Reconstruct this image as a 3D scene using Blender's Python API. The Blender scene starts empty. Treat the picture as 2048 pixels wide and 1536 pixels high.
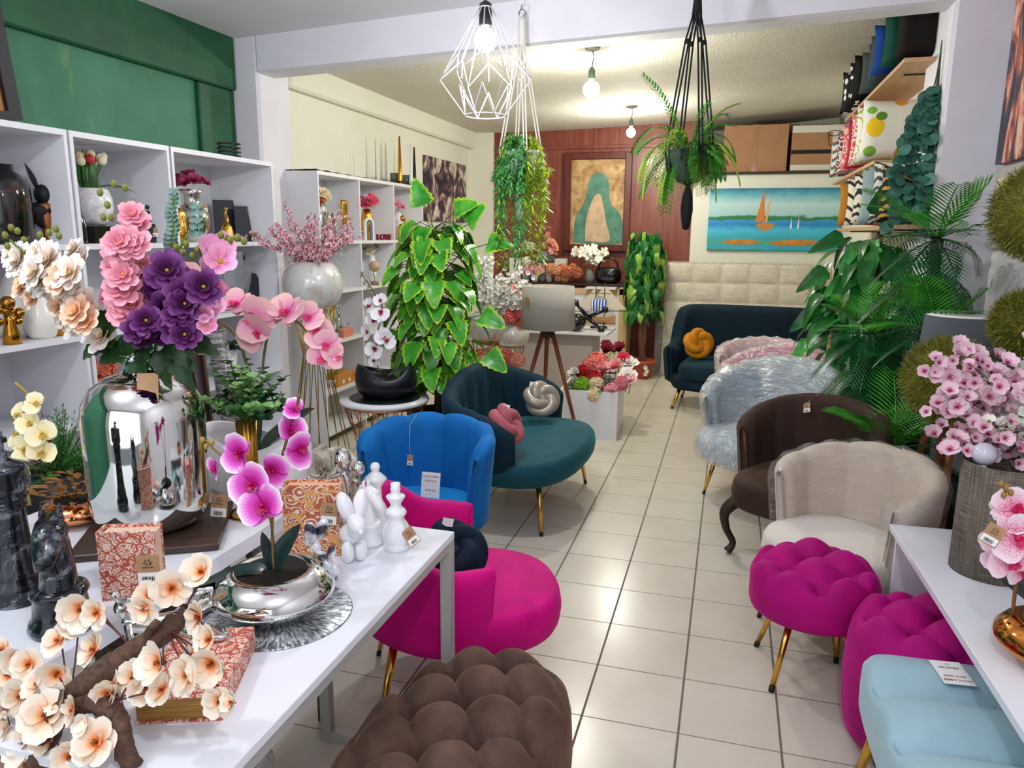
import bpy, math, random
from math import sin, cos, pi, radians, sqrt, exp
from mathutils import Vector, Matrix, noise
random.seed(7)
SC = bpy.context.scene
COL = SC.collection
# ------------------------------------------------------------------ camera
T = 0.333
FPX = 1495.53
YAW, PITCH, ROLL = -0.2797, -0.1982, 0.0087
CAMH = 4.9987 * T
_f = Vector((sin(YAW)*cos(PITCH), cos(YAW)*cos(PITCH), sin(PITCH)))
_r = Vector((cos(YAW), -sin(YAW), 0)); _u = _r.cross(_f)
CR = _r*cos(ROLL) + _u*sin(ROLL); CU = -_r*sin(ROLL) + _u*cos(ROLL)
CP = Vector((0, 0, CAMH))
cd = bpy.data.cameras.new('camera'); cam = bpy.data.objects.new('camera', cd); COL.objects.link(cam)
cd.sensor_width = 36; cd.lens = 36*FPX/2048; cd.clip_start = 0.02
M3 = Matrix((CR, CU, -_f)).transposed()
cam.matrix_world = Matrix.Translation(CP) @ M3.to_4x4()
SC.camera = cam
SC.view_settings.view_transform = 'Standard'; SC.view_settings.look = 'None'
SC.view_settings.gamma = 1; SC.view_settings.use_curve_mapping = False
SC.view_settings.exposure = 0.38
SC.cycles.max_bounces = 7; SC.cycles.transparent_max_bounces = 12
SC.cycles.sample_clamp_indirect = 4.0
W = bpy.data.worlds.new('world'); SC.world = W; W.use_nodes = True
W.node_tree.nodes['Background'].inputs[0].default_value = (0.80, 0.86, 1.0, 1)
W.node_tree.nodes['Background'].inputs[1].default_value = 0.24   # even ambient fill added around the whole scene
def light(name, typ, loc, power, color=(1, 1, 1), radius=0.05, rot=None, size=None):
    L = bpy.data.lights.new(name, typ); L.energy = power; L.color = color
    if typ == 'AREA':
        L.shape = 'RECTANGLE'; L.size, L.size_y = size
    else: L.shadow_soft_size = radius
    o = bpy.data.objects.new(name, L); o.location = loc
    if rot: o.rotation_euler = rot
    COL.objects.link(o); return o
# two more ceiling bulbs of the front room hang behind the camera
light('front_bulb_light', 'POINT', (0.15, 0.15, 2.62), 34, (0.88, 0.92, 1.0), 0.05)
light('front_bulb_light', 'POINT', (-1.9, 0.6, 2.65), 32, (0.88, 0.92, 1.0), 0.05)
# unseen area lamp added behind the camera as soft frontal fill
light('front_fill_light', 'AREA', (-1.0, -1.6, 1.7), 26, (0.85, 0.9, 1.0), rot=(radians(90), 0, 0), size=(3.4, 2.2))

# ------------------------------------------------------------------ pixel -> point on a known plane
def ray(px, py): return _f + CR*((px-1024)/FPX) - CU*((py-768)/FPX)
def AZ(px, py, z): d = ray(px, py); return CP + d*((z-CAMH)/d.z)
def AY(px, py, y): d = ray(px, py); return CP + d*(y/d.y)
def AX(px, py, x): d = ray(px, py); return CP + d*(x/d.x)

# ------------------------------------------------------------------ tagging
def lab(o, label, cat, group=None):
    o['label'] = label; o['category'] = cat
    if group: o['group'] = group
    return o
def thing(name, label, cat, loc=(0, 0, 0), rz=0, group=None):
    o = bpy.data.objects.new(name, None); COL.objects.link(o); o.empty_display_size = 0.05
    o.location = loc; o.rotation_euler = (0, 0, rz)
    return lab(o, label, cat, group)
def dup(root, loc=None, rz=None, label=None, group=None):
    r = root.copy(); COL.objects.link(r)
    if loc is not None: r.location = loc
    if rz is not None: r.rotation_euler = (0, 0, rz)
    if label: r['label'] = label
    if group: r['group'] = group
    for ch in list(root.children):
        c = ch.copy(); COL.objects.link(c); c.parent = r
        for g in ch.children:
            d = g.copy(); COL.objects.link(d); d.parent = c
    return r

# ------------------------------------------------------------------ mesh builder
class MB:
    def __init__(s): s.v = []; s.f = []; s.m = []; s.sm = []
    def add(s, vs, fs, mi=0, smooth=True):
        o = len(s.v); s.v += [tuple(v) for v in vs]
        for f in fs: s.f.append(tuple(i+o for i in f)); s.m.append(mi); s.sm.append(smooth)
        return s
    def xf(s, M):
        s.v = [tuple(M @ Vector(v)) for v in s.v]; return s
    def merge(s, o, M=None):
        n = len(s.v)
        s.v += [tuple(M @ Vector(v)) for v in o.v] if M is not None else list(o.v)
        s.f += [tuple(i+n for i in f) for f in o.f]; s.m += o.m; s.sm += o.sm; return s
    def box(s, c, d, rz=0, mi=0, bev=0):
        x, y, z = d[0]/2, d[1]/2, d[2]/2
        if bev:
            b = min(bev, x*.9, y*.9, z*.9); vs = []; fs = []
            P = {}
            for sx in (-1, 1):
                for sy in (-1, 1):
                    for sz in (-1, 1):
                        for k, (a, bb, cc) in enumerate(((x, y-b, z-b), (x-b, y, z-b), (x-b, y-b, z))):
                            P[sx, sy, sz, k] = len(vs); vs.append((sx*a, sy*bb, sz*cc))
            q = P
            for sg in (-1, 1):
                fs.append((q[sg,-1,-1,0], q[sg,1,-1,0], q[sg,1,1,0], q[sg,-1,1,0]))
                fs.append((q[-1,sg,-1,1], q[1,sg,-1,1], q[1,sg,1,1], q[-1,sg,1,1]))
                fs.append((q[-1,-1,sg,2], q[1,-1,sg,2], q[1,1,sg,2], q[-1,1,sg,2]))
            for a in (-1, 1):
                for c2 in (-1, 1):
                    fs.append((q[a,c2,-1,0], q[a,c2,1,0], q[a,c2,1,1], q[a,c2,-1,1]))
                    fs.append((q[a,-1,c2,0], q[a,1,c2,0], q[a,1,c2,2], q[a,-1,c2,2]))
                    fs.append((q[-1,a,c2,1], q[1,a,c2,1], q[1,a,c2,2], q[-1,a,c2,2]))
                    for e in (-1, 1): fs.append((q[a,c2,e,0], q[a,c2,e,1], q[a,c2,e,2]))
        else:
            vs = [(-x,-y,-z),(x,-y,-z),(x,y,-z),(-x,y,-z),(-x,-y,z),(x,-y,z),(x,y,z),(-x,y,z)]
            fs = [(0,3,2,1),(4,5,6,7),(0,1,5,4),(1,2,6,5),(2,3,7,6),(3,0,4,7)]
        cr, sr = cos(rz), sin(rz)
        vs = [(c[0]+a*cr-b*sr, c[1]+a*sr+b*cr, c[2]+d2) for a, b, d2 in vs]
        return s.add(vs, fs, mi, False)
    def bx(s, x0, x1, y0, y1, z0, z1, mi=0, bev=0):
        return s.box(((x0+x1)/2, (y0+y1)/2, (z0+z1)/2), (abs(x1-x0), abs(y1-y0), abs(z1-z0)), 0, mi, bev)
    def lathe(s, prof, n=32, c=(0, 0, 0), sx=1, sy=1, mi=0, wob=None):
        vs = []; fs = []
        for r, z in prof:
            for k in range(n):
                a = 2*pi*k/n; rr = r*(wob(a, z) if wob else 1)
                vs.append((c[0]+rr*sx*cos(a), c[1]+rr*sy*sin(a), c[2]+z))
        m = len(prof)
        for i in range(m-1):
            for k in range(n):
                k2 = (k+1) % n; fs.append((i*n+k, i*n+k2, (i+1)*n+k2, (i+1)*n+k))
        if prof[0][0] > 1e-5: fs.append(tuple(reversed(range(n))))
        if prof[-1][0] > 1e-5: fs.append(tuple((m-1)*n+k for k in range(n)))
        return s.add(vs, fs, mi)
    def tube(s, pts, r, n=8, mi=0, caps=True, flat=1.0):
        pts = [Vector(p) for p in pts]; m = len(pts)
        rs = r if isinstance(r, (list, tuple)) else [r]*m
        if len(rs) != m: rs = [rs[0]+(rs[-1]-rs[0])*i/(m-1) for i in range(m)]
        vs = []; fs = []; up = None
        for i, p in enumerate(pts):
            t = (pts[min(i+1, m-1)]-pts[max(i-1, 0)])
            if t.length < 1e-9: t = Vector((0, 0, 1))
            t.normalize()
            if up is None: up = t.orthogonal().normalized()
            else:
                up = up - t*up.dot(t)
                up = up.normalized() if up.length > 1e-6 else t.orthogonal().normalized()
            b = t.cross(up)
            for k in range(n):
                a = 2*pi*k/n; vs.append(p + (up*cos(a) + b*sin(a)*flat)*rs[i])
        for i in range(m-1):
            for k in range(n):
                k2 = (k+1) % n; fs.append((i*n+k, i*n+k2, (i+1)*n+k2, (i+1)*n+k))
        if caps: fs.append(tuple(reversed(range(n)))); fs.append(tuple((m-1)*n+k for k in range(n)))
        return s.add(vs, fs, mi)
    def sphere(s, c, r, n=16, m=10, sc=(1, 1, 1), mi=0):
        return s.lathe([(max(1e-6, r*sin(pi*i/m))*1.0, -r*cos(pi*i/m)*sc[2]) for i in range(m+1)], n, c, sc[0], sc[1], mi)
    def grid(s, fn, nu, nv, mi=0, wu=False, wv=False, smooth=True):
        vs = [fn(i/(nu if wu else nu-1), j/(nv if wv else nv-1)) for i in range(nu) for j in range(nv)]
        fs = []
        for i in range(nu if wu else nu-1):
            for j in range(nv if wv else nv-1):
                i2 = (i+1) % nu; j2 = (j+1) % nv
                fs.append((i*nv+j, i2*nv+j, i2*nv+j2, i*nv+j2))
        return s.add(vs, fs, mi, smooth)
    def prism(s, outline, z0, z1, mi=0, smooth=False):
        n = len(outline)
        vs = [(x, y, z0) for x, y in outline] + [(x, y, z1) for x, y in outline]
        fs = [tuple(reversed(range(n))), tuple(range(n, 2*n))] + [(i, (i+1) % n, n+(i+1) % n, n+i) for i in range(n)]
        return s.add(vs, fs, mi, smooth)
    def mesh(s, name, mats):
        me = bpy.data.meshes.new(name); me.from_pydata(s.v, [], s.f)
        for m in (mats if isinstance(mats, (list, tuple)) else [mats]): me.materials.append(m)
        me.polygons.foreach_set('material_index', s.m); me.polygons.foreach_set('use_smooth', s.sm)
        me.update(); return me
def flip(mb):
    mb.f = [tuple(reversed(f)) for f in mb.f]; return mb
def place(name, me, parent=None, loc=None, rot=None, sub=0, angle=None):
    o = bpy.data.objects.new(name, me); COL.objects.link(o)
    if parent is not None: o.parent = parent
    if loc is not None: o.location = loc
    if rot is not None: o.rotation_euler = rot
    if sub:
        md = o.modifiers.new('s', 'SUBSURF'); md.levels = sub; md.render_levels = sub
    return o
def part(name, mb, mats, parent, loc=None, rot=None, sub=0, label=None):
    o = place(name, mb.mesh(name, mats), parent, loc, rot, sub)
    if label: o['label'] = label
    return o
def single(name, mb, mats, label, cat, loc=(0, 0, 0), rz=0, group=None, sub=0):
    o = place(name, mb.mesh(name, mats), None, loc, (0, 0, rz), sub); return lab(o, label, cat, group)
def struct(name, mb, mats):
    o = place(name, mb.mesh(name, mats)); o['kind'] = 'structure'; return o
def V(*a): return Vector(a)
def lerp(a, b, t): return a+(b-a)*t
def bez(p0, p1, p2, n=10):
    p0, p1, p2 = Vector(p0), Vector(p1), Vector(p2)
    return [p0*(1-t)**2 + p1*2*t*(1-t) + p2*t*t for t in [i/(n-1) for i in range(n)]]
def spline(pts, k=6):
    pts = [Vector(p) for p in pts]; out = []
    for i in range(len(pts)-1):
        p0 = pts[max(i-1, 0)]; p1 = pts[i]; p2 = pts[i+1]; p3 = pts[min(i+2, len(pts)-1)]
        for j in range(k):
            t = j/k
            out.append(0.5*((2*p1)+(p2-p0)*t+(2*p0-5*p1+4*p2-p3)*t*t+(3*p1-p0-3*p2+p3)*t**3))
    out.append(pts[-1]); return out
def orient(d, up=(0, 0, 1), roll=0):
    "matrix whose +Z is d"
    d = Vector(d).normalized(); u = Vector(up); x = u.cross(d)
    if x.length < 1e-4: x = Vector((1, 0, 0)).cross(d)
    if x.length < 1e-4: x = Vector((0, 1, 0)).cross(d)
    x.normalize(); y = d.cross(x)
    return Matrix((x, y, d)).transposed().to_4x4() @ Matrix.Rotation(roll, 4, 'Z')
def TM(loc, rot=None, sc=1):
    m = Matrix.Translation(Vector(loc))
    if rot is not None: m = m @ rot
    if sc != 1: m = m @ Matrix.Scale(sc, 4)
    return m

# ------------------------------------------------------------------ materials
def L(c):
    if isinstance(c, str): c = tuple(int(c[i:i+2], 16)/255 for i in (0, 2, 4))
    return tuple(x/12.92 if x <= .04045 else ((x+.055)/1.055)**2.4 for x in c) + (1,)
class NT:
    def __init__(s, name):
        s.mat = bpy.data.materials.new(name); s.mat.use_nodes = True; s.t = s.mat.node_tree; s.n = s.t.nodes
        s.b = s.n['Principled BSDF']
    def node(s, typ, **kw):
        n = s.n.new(typ)
        for k, v in kw.items(): setattr(n, k, v)
        return n
    def link(s, a, b): s.t.links.new(a, b)
    def val(s, inp, v):
        if hasattr(v, 'links') or isinstance(v, bpy.types.NodeSocket): s.link(v, inp)
        else: inp.default_value = v
    def math(s, op, a, b=0.0, c=0.0):
        n = s.node('ShaderNodeMath', operation=op)
        s.val(n.inputs[0], a); s.val(n.inputs[1], b)
        if len(n.inputs) > 2: s.val(n.inputs[2], c)
        return n.outputs[0]
    def coord(s, kind='Object', scale=(1, 1, 1), rot=(0, 0, 0), loc=(0, 0, 0)):
        c = s.node('ShaderNodeTexCoord'); m = s.node('ShaderNodeMapping')
        s.link(c.outputs[kind], m.inputs[0]); m.inputs['Scale'].default_value = scale
        m.inputs['Rotation'].default_value = rot; m.inputs['Location'].default_value = loc
        return m.outputs[0]
    def xyz(s, kind='Object'):
        c = s.node('ShaderNodeTexCoord'); q = s.node('ShaderNodeSeparateXYZ'); s.link(c.outputs[kind], q.inputs[0]); return q.outputs
    def noise(s, vec, scale, detail=3, rough=.5, dist=0):
        n = s.node('ShaderNodeTexNoise'); s.link(vec, n.inputs['Vector']); n.inputs['Scale'].default_value = scale
        n.inputs['Detail'].default_value = detail; n.inputs['Roughness'].default_value = rough; n.inputs['Distortion'].default_value = dist
        return n.outputs['Fac']
    def vor(s, vec, scale, feature='F1', out='Distance', rnd=1):
        n = s.node('ShaderNodeTexVoronoi', feature=feature); s.link(vec, n.inputs['Vector']); n.inputs['Scale'].default_value = scale
        n.inputs['Randomness'].default_value = rnd; return n.outputs[out]
    def wave(s, vec, scale, dist=0, typ='BANDS', dir='X', detail=2):
        n = s.node('ShaderNodeTexWave', wave_type=typ)
        if typ == 'BANDS': n.bands_direction = dir
        s.link(vec, n.inputs['Vector']); n.inputs['Scale'].default_value = scale; n.inputs['Distortion'].default_value = dist
        n.inputs['Detail'].default_value = detail; return n.outputs['Fac']
    def ramp(s, fac, stops, const=False):
        n = s.node('ShaderNodeValToRGB'); e = n.color_ramp.elements
        if const: n.color_ramp.interpolation = 'CONSTANT'
        while len(e) < len(stops): e.new(0.5)
        for el, (p, c) in zip(e, stops): el.position = p; el.color = L(c) if not isinstance(c, (int, float)) else (c, c, c, 1)
        s.link(fac, n.inputs[0]); return n.outputs[0]
    def mix(s, fac, a, b):
        n = s.node('ShaderNodeMix', data_type='RGBA'); s.val(n.inputs[0], fac)
        for i, v in ((6, a), (7, b)):
            if isinstance(v, (str, tuple)): n.inputs[i].default_value = L(v)
            else: s.link(v, n.inputs[i])
        return n.outputs[2]
    def bump(s, h, strength=.3, dist=.01):
        n = s.node('ShaderNodeBump'); s.link(h, n.inputs['Height']); n.inputs['Strength'].default_value = strength
        n.inputs['Distance'].default_value = dist; s.link(n.outputs[0], s.b.inputs['Normal']); return n
    def col(s, c):
        if isinstance(c, (str, tuple)): s.b.inputs['Base Color'].default_value = L(c)
        else: s.link(c, s.b.inputs['Base Color'])
        return s
    def set(s, rough=.5, metal=0, spec=.5, sheen=0, sheen_tint=None, coat=0, trans=0, ior=1.45, sub=0, emit=0, emitc=None, aniso=0):
        b = s.b.inputs; b['Roughness'].default_value = rough; b['Metallic'].default_value = metal
        b['Specular IOR Level'].default_value = spec; b['Coat Weight'].default_value = coat; b['IOR'].default_value = ior
        b['Transmission Weight'].default_value = trans
        if sheen: b['Sheen Weight'].default_value = sheen; b['Sheen Roughness'].default_value = .35
        if sheen_tint: b['Sheen Tint'].default_value = L(sheen_tint)
        if emit: b['Emission Strength'].default_value = emit; b['Emission Color'].default_value = L(emitc or 'ffffff')
        return s
_mc = {}
def mat(c, rough=.5, metal=0, var=0.0, vscale=6, bump=0, bscale=60, **kw):
    key = (c, rough, metal, var, vscale, bump, bscale, tuple(sorted(kw.items())))
    if key in _mc: return _mc[key]
    t = NT('m_'+str(c)); t.set(rough, metal, **kw)
    if var:
        co = t.coord(); f = t.noise(co, vscale, 4)
        base = L(c); rgb = base[:3]
        lo = tuple(max(0, x*(1-var)) for x in rgb); hi = tuple(min(1, x*(1+var)) for x in rgb)
        r = t.node('ShaderNodeValToRGB'); r.color_ramp.elements[0].position = .3; r.color_ramp.elements[1].position = .7
        r.color_ramp.elements[0].color = lo+(1,); r.color_ramp.elements[1].color = hi+(1,)
        t.link(f, r.inputs[0]); t.col(r.outputs[0])
    else: t.col(c)
    if bump:
        t.bump(t.noise(t.coord(), bscale, 3), bump, .004)
    _mc[key] = t.mat; return t.mat
def velvet(c, tint='ffffff', var=.12, sheen=.45):
    key = ('vel', c, tint, sheen)
    if key in _mc: return _mc[key]
    t = NT('velvet_'+c); t.set(.75, 0, spec=.25, sheen=sheen, sheen_tint=tint)
    co = t.coord(); f = t.noise(co, 5, 3, .6, .6); base = L(c)[:3]
    r = t.node('ShaderNodeValToRGB'); r.color_ramp.elements[0].position = .35; r.color_ramp.elements[1].position = .65
    r.color_ramp.elements[0].color = tuple(x*(1-var) for x in base)+(1,); r.color_ramp.elements[1].color = tuple(min(1, x*(1+var)) for x in base)+(1,)
    t.link(f, r.inputs[0]); t.col(r.outputs[0]); t.bump(t.noise(t.coord(), 350, 2), .15, .001)
    _mc[key] = t.mat; return t.mat
def wood(c1, c2, scale=(1, 12, 12), rough=.5, wscale=3, dist=4):
    key = ('wood', c1, c2, scale, rough, wscale, dist)
    if key in _mc: return _mc[key]
    t = NT('wood_'+c1); t.set(rough)
    f = t.noise(t.coord(scale=scale), wscale, 5, .6, dist*.2); t.col(t.ramp(f, [(.3, c1), (.7, c2)]))
    t.bump(f, .1, .003); _mc[key] = t.mat; return t.mat
WHITE = mat('f2f2f4', .35, var=.02); GOLD = mat('d9a84e', .22, 1.0); CHROME = mat('d8d8d4', .04, 1.0)
BLACK = mat('0b0c10', .35); BLACKG = mat('0a0c10', .12, coat=.5); COPPER = mat('c9906a', .25, 1.0)
PAPER = mat('f4f2ee', .6); KRAFT = mat('b08a64', .8, var=.1, vscale=30); GLOSSW = mat('f4f4f6', .12, coat=.6)
def film(strength=.5, seed=0, scale=(1, 6, 1), base=.12, tint='ffffff'):
    "stretched clear plastic wrap"
    key = ('film', strength, seed, scale, base, tint)
    if key in _mc: return _mc[key]
    t = NT('plastic_wrap'); out = t.n['Material Output']
    co = t.coord(scale=scale, loc=(seed, 0, 0)); f = t.noise(co, 9, 5, .65, 1.2)
    bm = t.node('ShaderNodeBump'); t.link(f, bm.inputs['Height']); bm.inputs['Strength'].default_value = 1.0; bm.inputs['Distance'].default_value = .035
    g = t.node('ShaderNodeBsdfGlossy'); g.inputs['Roughness'].default_value = .12; t.link(bm.outputs[0], g.inputs['Normal'])
    g.inputs['Color'].default_value = (1, 1, 1, 1)
    d = t.node('ShaderNodeBsdfDiffuse'); d.inputs['Color'].default_value = L(tint); t.link(bm.outputs[0], d.inputs['Normal'])
    tr = t.node('ShaderNodeBsdfTransparent')
    m1 = t.node('ShaderNodeMixShader'); m1.inputs[0].default_value = .45; t.link(d.outputs[0], m1.inputs[1]); t.link(g.outputs[0], m1.inputs[2])
    m2 = t.node('ShaderNodeMixShader')
    rid = t.math('POWER', t.math('SUBTRACT', 1.0, t.math('MULTIPLY', t.math('ABSOLUTE', t.math('SUBTRACT', f, .5)), 2.0)), 14.0); fac = t.math('MULTIPLY_ADD', rid, strength*.8, base); n = t.node('ShaderNodeClamp'); t.link(fac, n.inputs[0])  # whitish crinkle streaks: highlights painted into the wrap along noise ridges
    n.inputs[1].default_value = .06; n.inputs[2].default_value = .85
    t.link(n.outputs[0], m2.inputs[0]); t.link(tr.outputs[0], m2.inputs[1]); t.link(m1.outputs[0], m2.inputs[2]); t.link(m2.outputs[0], out.inputs[0])
    _mc[key] = t.mat; return t.mat
# ================================================================== the room
FLZ = 0.0
def m_floor():
    t = NT('floor_tiles'); t.set(.22, spec=.5); x, y, z = t.xyz()
    u = t.math('ADD', t.math('DIVIDE', t.math('ADD', x, 1.2137*T), T), 100.5); v = t.math('ADD', t.math('DIVIDE', t.math('SUBTRACT', y, 10.0171*T), T), 100.5)
    du = t.math('ABSOLUTE', t.math('SUBTRACT', t.math('FRACT', u), .5)); dv = t.math('ABSOLUTE', t.math('SUBTRACT', t.math('FRACT', v), .5))
    g = t.math('MAXIMUM', t.math('LESS_THAN', du, .0125), t.math('LESS_THAN', dv, .0065))
    cb = t.node('ShaderNodeCombineXYZ'); t.link(t.math('FLOOR', t.math('ADD', u, .5)), cb.inputs[0]); t.link(t.math('FLOOR', t.math('ADD', v, .5)), cb.inputs[1])
    wn = t.node('ShaderNodeTexWhiteNoise', noise_dimensions='3D'); t.link(cb.outputs[0], wn.inputs[0])
    base = t.mix(wn.outputs[0], 'cfc6b6', 'd6cec0'); cl = t.ramp(t.noise(t.coord(), 3.0, 5, .6), [(.3, 'c9bfae'), (.7, 'dcd4c6')])
    base = t.mix(.5, base, cl); t.col(t.mix(g, base, '6d675b'))
    rr = t.math('MULTIPLY_ADD', g, .5, .24); t.link(rr, t.b.inputs['Roughness'])
    h = t.math('SUBTRACT', t.math('MULTIPLY', t.noise(t.coord(), 14, 3), .25), g); t.bump(h, .25, .003)
    return t.mat
b = MB().bx(-4.2, 2.2, -2.2, 11.2, -0.1, 0.0); struct('floor', b, m_floor())
def plaster(c, sc=40, st=.35, c2=None, rough=.8):
    t = NT('plaster'); t.set(rough, spec=.25); f = t.noise(t.coord(), 2.2, 4); t.col(t.ramp(f, [(.35, c), (.65, c2 or c)])); t.bump(t.noise(t.coord(), sc, 4, .6), st, .01); return t.mat
PW = plaster('e6e2e6', 60, .15, 'eae6ea'); PC = plaster('e9e8d8', 60, .15, 'edeadd'); PCEIL = plaster('e4dfd2', 55, .9, 'dcd8c8'); PB = plaster('e6e2e8', 30, .2, 'eceaf0')
def cz_back(x): return 2.92 + .012*(x+3)**2
def cz_front(x): return 2.985 + .05*(x+3.2)
def bz(x): return 2.745 + .037*(x+3.2)
def slab(x0, x1, y0, y1, fz, top=.12, n=24):
    m = MB(); vs = []; fs = []
    for i in range(n+1):
        x = lerp(x0, x1, i/n); z = fz(x); vs += [(x, y0, z), (x, y1, z), (x, y1, z+top), (x, y0, z+top)]
    for i in range(n):
        a = i*4; c = a+4
        fs += [(a, a+1, c+1, c), (a+3, c+3, c+2, a+2), (a, c, c+3, a+3), (a+1, a+2, c+2, c+1)]
    fs += [(0, 3, 2, 1), (n*4, n*4+1, n*4+2, n*4+3)]
    return m.add(vs, fs, 0, False)
m = slab(-3.9, 1.7, -2.2, 4.9, cz_front); struct('ceiling', m, PW)
m = slab(-3.9, 1.7, 4.9, 11.0, cz_back); struct('ceiling', m, PCEIL)
m = MB()   # beam between the rooms
n = 24; vs = []; fs = []
for i in range(n+1):
    x = lerp(-3.234, 1.3, i/n); z = bz(x); vs += [(x, 4.8, z+.012), (x, 4.83, z), (x, 5.0, z), (x, 5.03, z+.02), (x, 5.03, z+.5), (x, 4.8, z+.5)]
for i in range(n):
    for k in range(5): a = i*6+k; fs.append((a, a+1, a+7, a+6))
    fs.append((i*6+5, i*6, i*6+6, i*6+11))
m.add(vs, fs, 0, False); struct('trim_1', m, PB)
struct('wall_left_pillar', MB().bx(-3.7, -3.234, 4.8, 5.2, 0, 3.2, 0, .02), PB)
struct('wall_right_pillar', MB().bx(1.067, 1.7, 4.8, 5.36, 0, 3.3, 0, .02), PB)
def m_green():
    t = NT('green_paint'); t.set(.55); co = t.coord()
    f = t.noise(co, 3, 5, .6); g2 = t.noise(t.coord(scale=(1, 1, .35)), 5, 4, .7)
    base = t.ramp(f, [(.3, '2a6b4a'), (.5, '37795a'), (.7, '3f8166')])
    t.col(t.mix(t.ramp(g2, [(.62, 0.0), (.74, .55)]), base, '7d9a3c')); t.bump(t.noise(co, 60, 3), .2, .005); return t.mat
def m_dgreen():
    t = NT('dark_green_paint'); t.set(.55); f = t.noise(t.coord(), 4, 4); t.col(t.ramp(f, [(.3, '12472a'), (.7, '1d5c38')])); return t.mat
GR = m_green(); DG = m_dgreen()
struct('wall_left', MB().bx(-3.7, -3.46, -2.2, 4.8, 0, 3.2), GR)
# darker painted soffit along the top and strip at the end of the green wall
struct('trim_2', MB().bx(-3.46, -3.40, -2.2, 4.79, 2.63, 3.1, 0, .01), DG)
struct('trim_3', MB().bx(-3.46, -3.425, 4.42, 4.79, 0, 2.63, 0, .008), DG)
struct('wall_left_back', MB().bx(-3.6, -3.3, 5.2, 9.7, 0, 3.2), PC)
struct('trim_4', MB().bx(-3.3, -3.22, 5.2, 9.45, 2.72, 3.1, 0, .02), PC)
struct('wall_back', MB().bx(-3.6, 1.6, 10.6, 10.8, 0, 3.3), PC)
struct('wall_back_left', MB().bx(-3.3, -2.99, 9.45, 10.6, 0, 3.2), PC)
def m_redwood():
    t = NT('red_brown_wood_panel'); t.set(.35, spec=.4)
    f = t.noise(t.coord(scale=(14, 14, .8)), 2.5, 6, .65, .6); f2 = t.noise(t.coord(scale=(60, 60, 1.5)), 2, 3)
    c = t.ramp(f, [(.3, '6c3426'), (.5, '864636'), (.7, '9c5a4a')]); t.col(t.mix(t.math('MULTIPLY', f2, .3), c, '54281e')); return t.mat
RW = m_redwood()
m = MB().bx(-2.99, -.49, 9.5, 10.6, .06, 3.2); struct('wall_back_panel', m, RW)
struct('trim_5', MB().bx(-2.99, -.49, 9.47, 9.5, 2.70, 2.74, 0, .005), RW)
struct('wall_back_partition', MB().bx(-.49, 1.3, 9.5, 9.75, 0, 2.39, 0, .006).bx(-.49, 1.3, 9.7, 10.6, 2.3, 2.39), PC)
struct('trim_6', MB().bx(-.49, 1.2, 9.44, 9.80, 2.372, 2.40, 0, .004), mat('3a2a20', .6))
struct('wall_right_back', MB().bx(1.2, 1.5, 5.3, 10.8, 0, 3.3), PC)
struct('wall_right', MB().bx(1.36, 1.6, -2.2, 4.8, 0, 3.4), PW)
# the shop's front wall behind the camera with its wide opening
struct('wall_front', MB().bx(-3.7, -2.9, -2.3, -2.1, 0, 3.3).bx(1.0, 1.6, -2.3, -2.1, 0, 3.3).bx(-2.9, 1.0, -2.3, -2.1, 2.6, 3.4), PW)
struct('baseboard_back', MB().bx(-.49, 1.2, 9.47, 9.5, 0, .09).bx(-2.99, -.49, 9.46, 9.5, 0, .06), mat('cdc6b4', .5))
struct('baseboard_left', MB().bx(-3.3, -3.28, 5.2, 9.45, 0, .08), mat('cdc6b4', .5))
struct('baseboard_right', MB().bx(1.18, 1.2, 5.36, 9.5, 0, .08), mat('cdc6b4', .5))

# ------------------------------------------------------------------ ceiling bulbs
BULB = NT('lit_bulb'); BULB.set(.3, emit=22, emitc='fffaf0'); BULB.col('ffffff'); BULB = BULB.mat
def m_glass_bulb(): return mat('f4f2f6', .15, coat=.5)
def bulb_lamp(p, zc, r, cord_h, label, power, color):
    t = thing('ceiling_bulb', label, 'light bulb', (p[0], p[1], 0))
    part('ceiling_rose', MB().lathe([(.055, zc+.0), (.05, zc-.012), (.018, zc-.02)], 20), mat('8d8a7c', .6), t)
    part('cord', MB().tube([(0, 0, zc-.01), (.012, 0, zc-cord_h*.4), (0, 0, zc-cord_h)], .004, 6), mat('5b5a50', .6), t)
    z = zc-cord_h
    part('socket', MB().lathe([(.012, z), (.024, z-.02), (.026, z-.075), (.02, z-.08)], 16), mat('4d5b4e', .5), t)
    z -= .078
    prof = [(.016, z), (.018, z-.02)] + [(max(1e-5, r*sin(a)), z-.02-r*.85+r*cos(a)) for a in [radians(d) for d in range(25, 181, 15)]]
    part('bulb', MB().lathe(prof, 20), BULB, t)
    light('bulb_light', 'POINT', (p[0], p[1], z-.02-2.35*r), power, color, .045)
bulb_lamp((-1.04, 5.62), 2.965, .060, .13, 'round lit bulb hanging bare from the back ceiling, the nearer of two', 54, (1.0, .985, .86))
bulb_lamp((-1.08, 8.15), 2.965, .048, .12, 'smaller lit bulb hanging bare far back in front of the red-brown panel', 50, (1.0, .985, .88))
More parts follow.
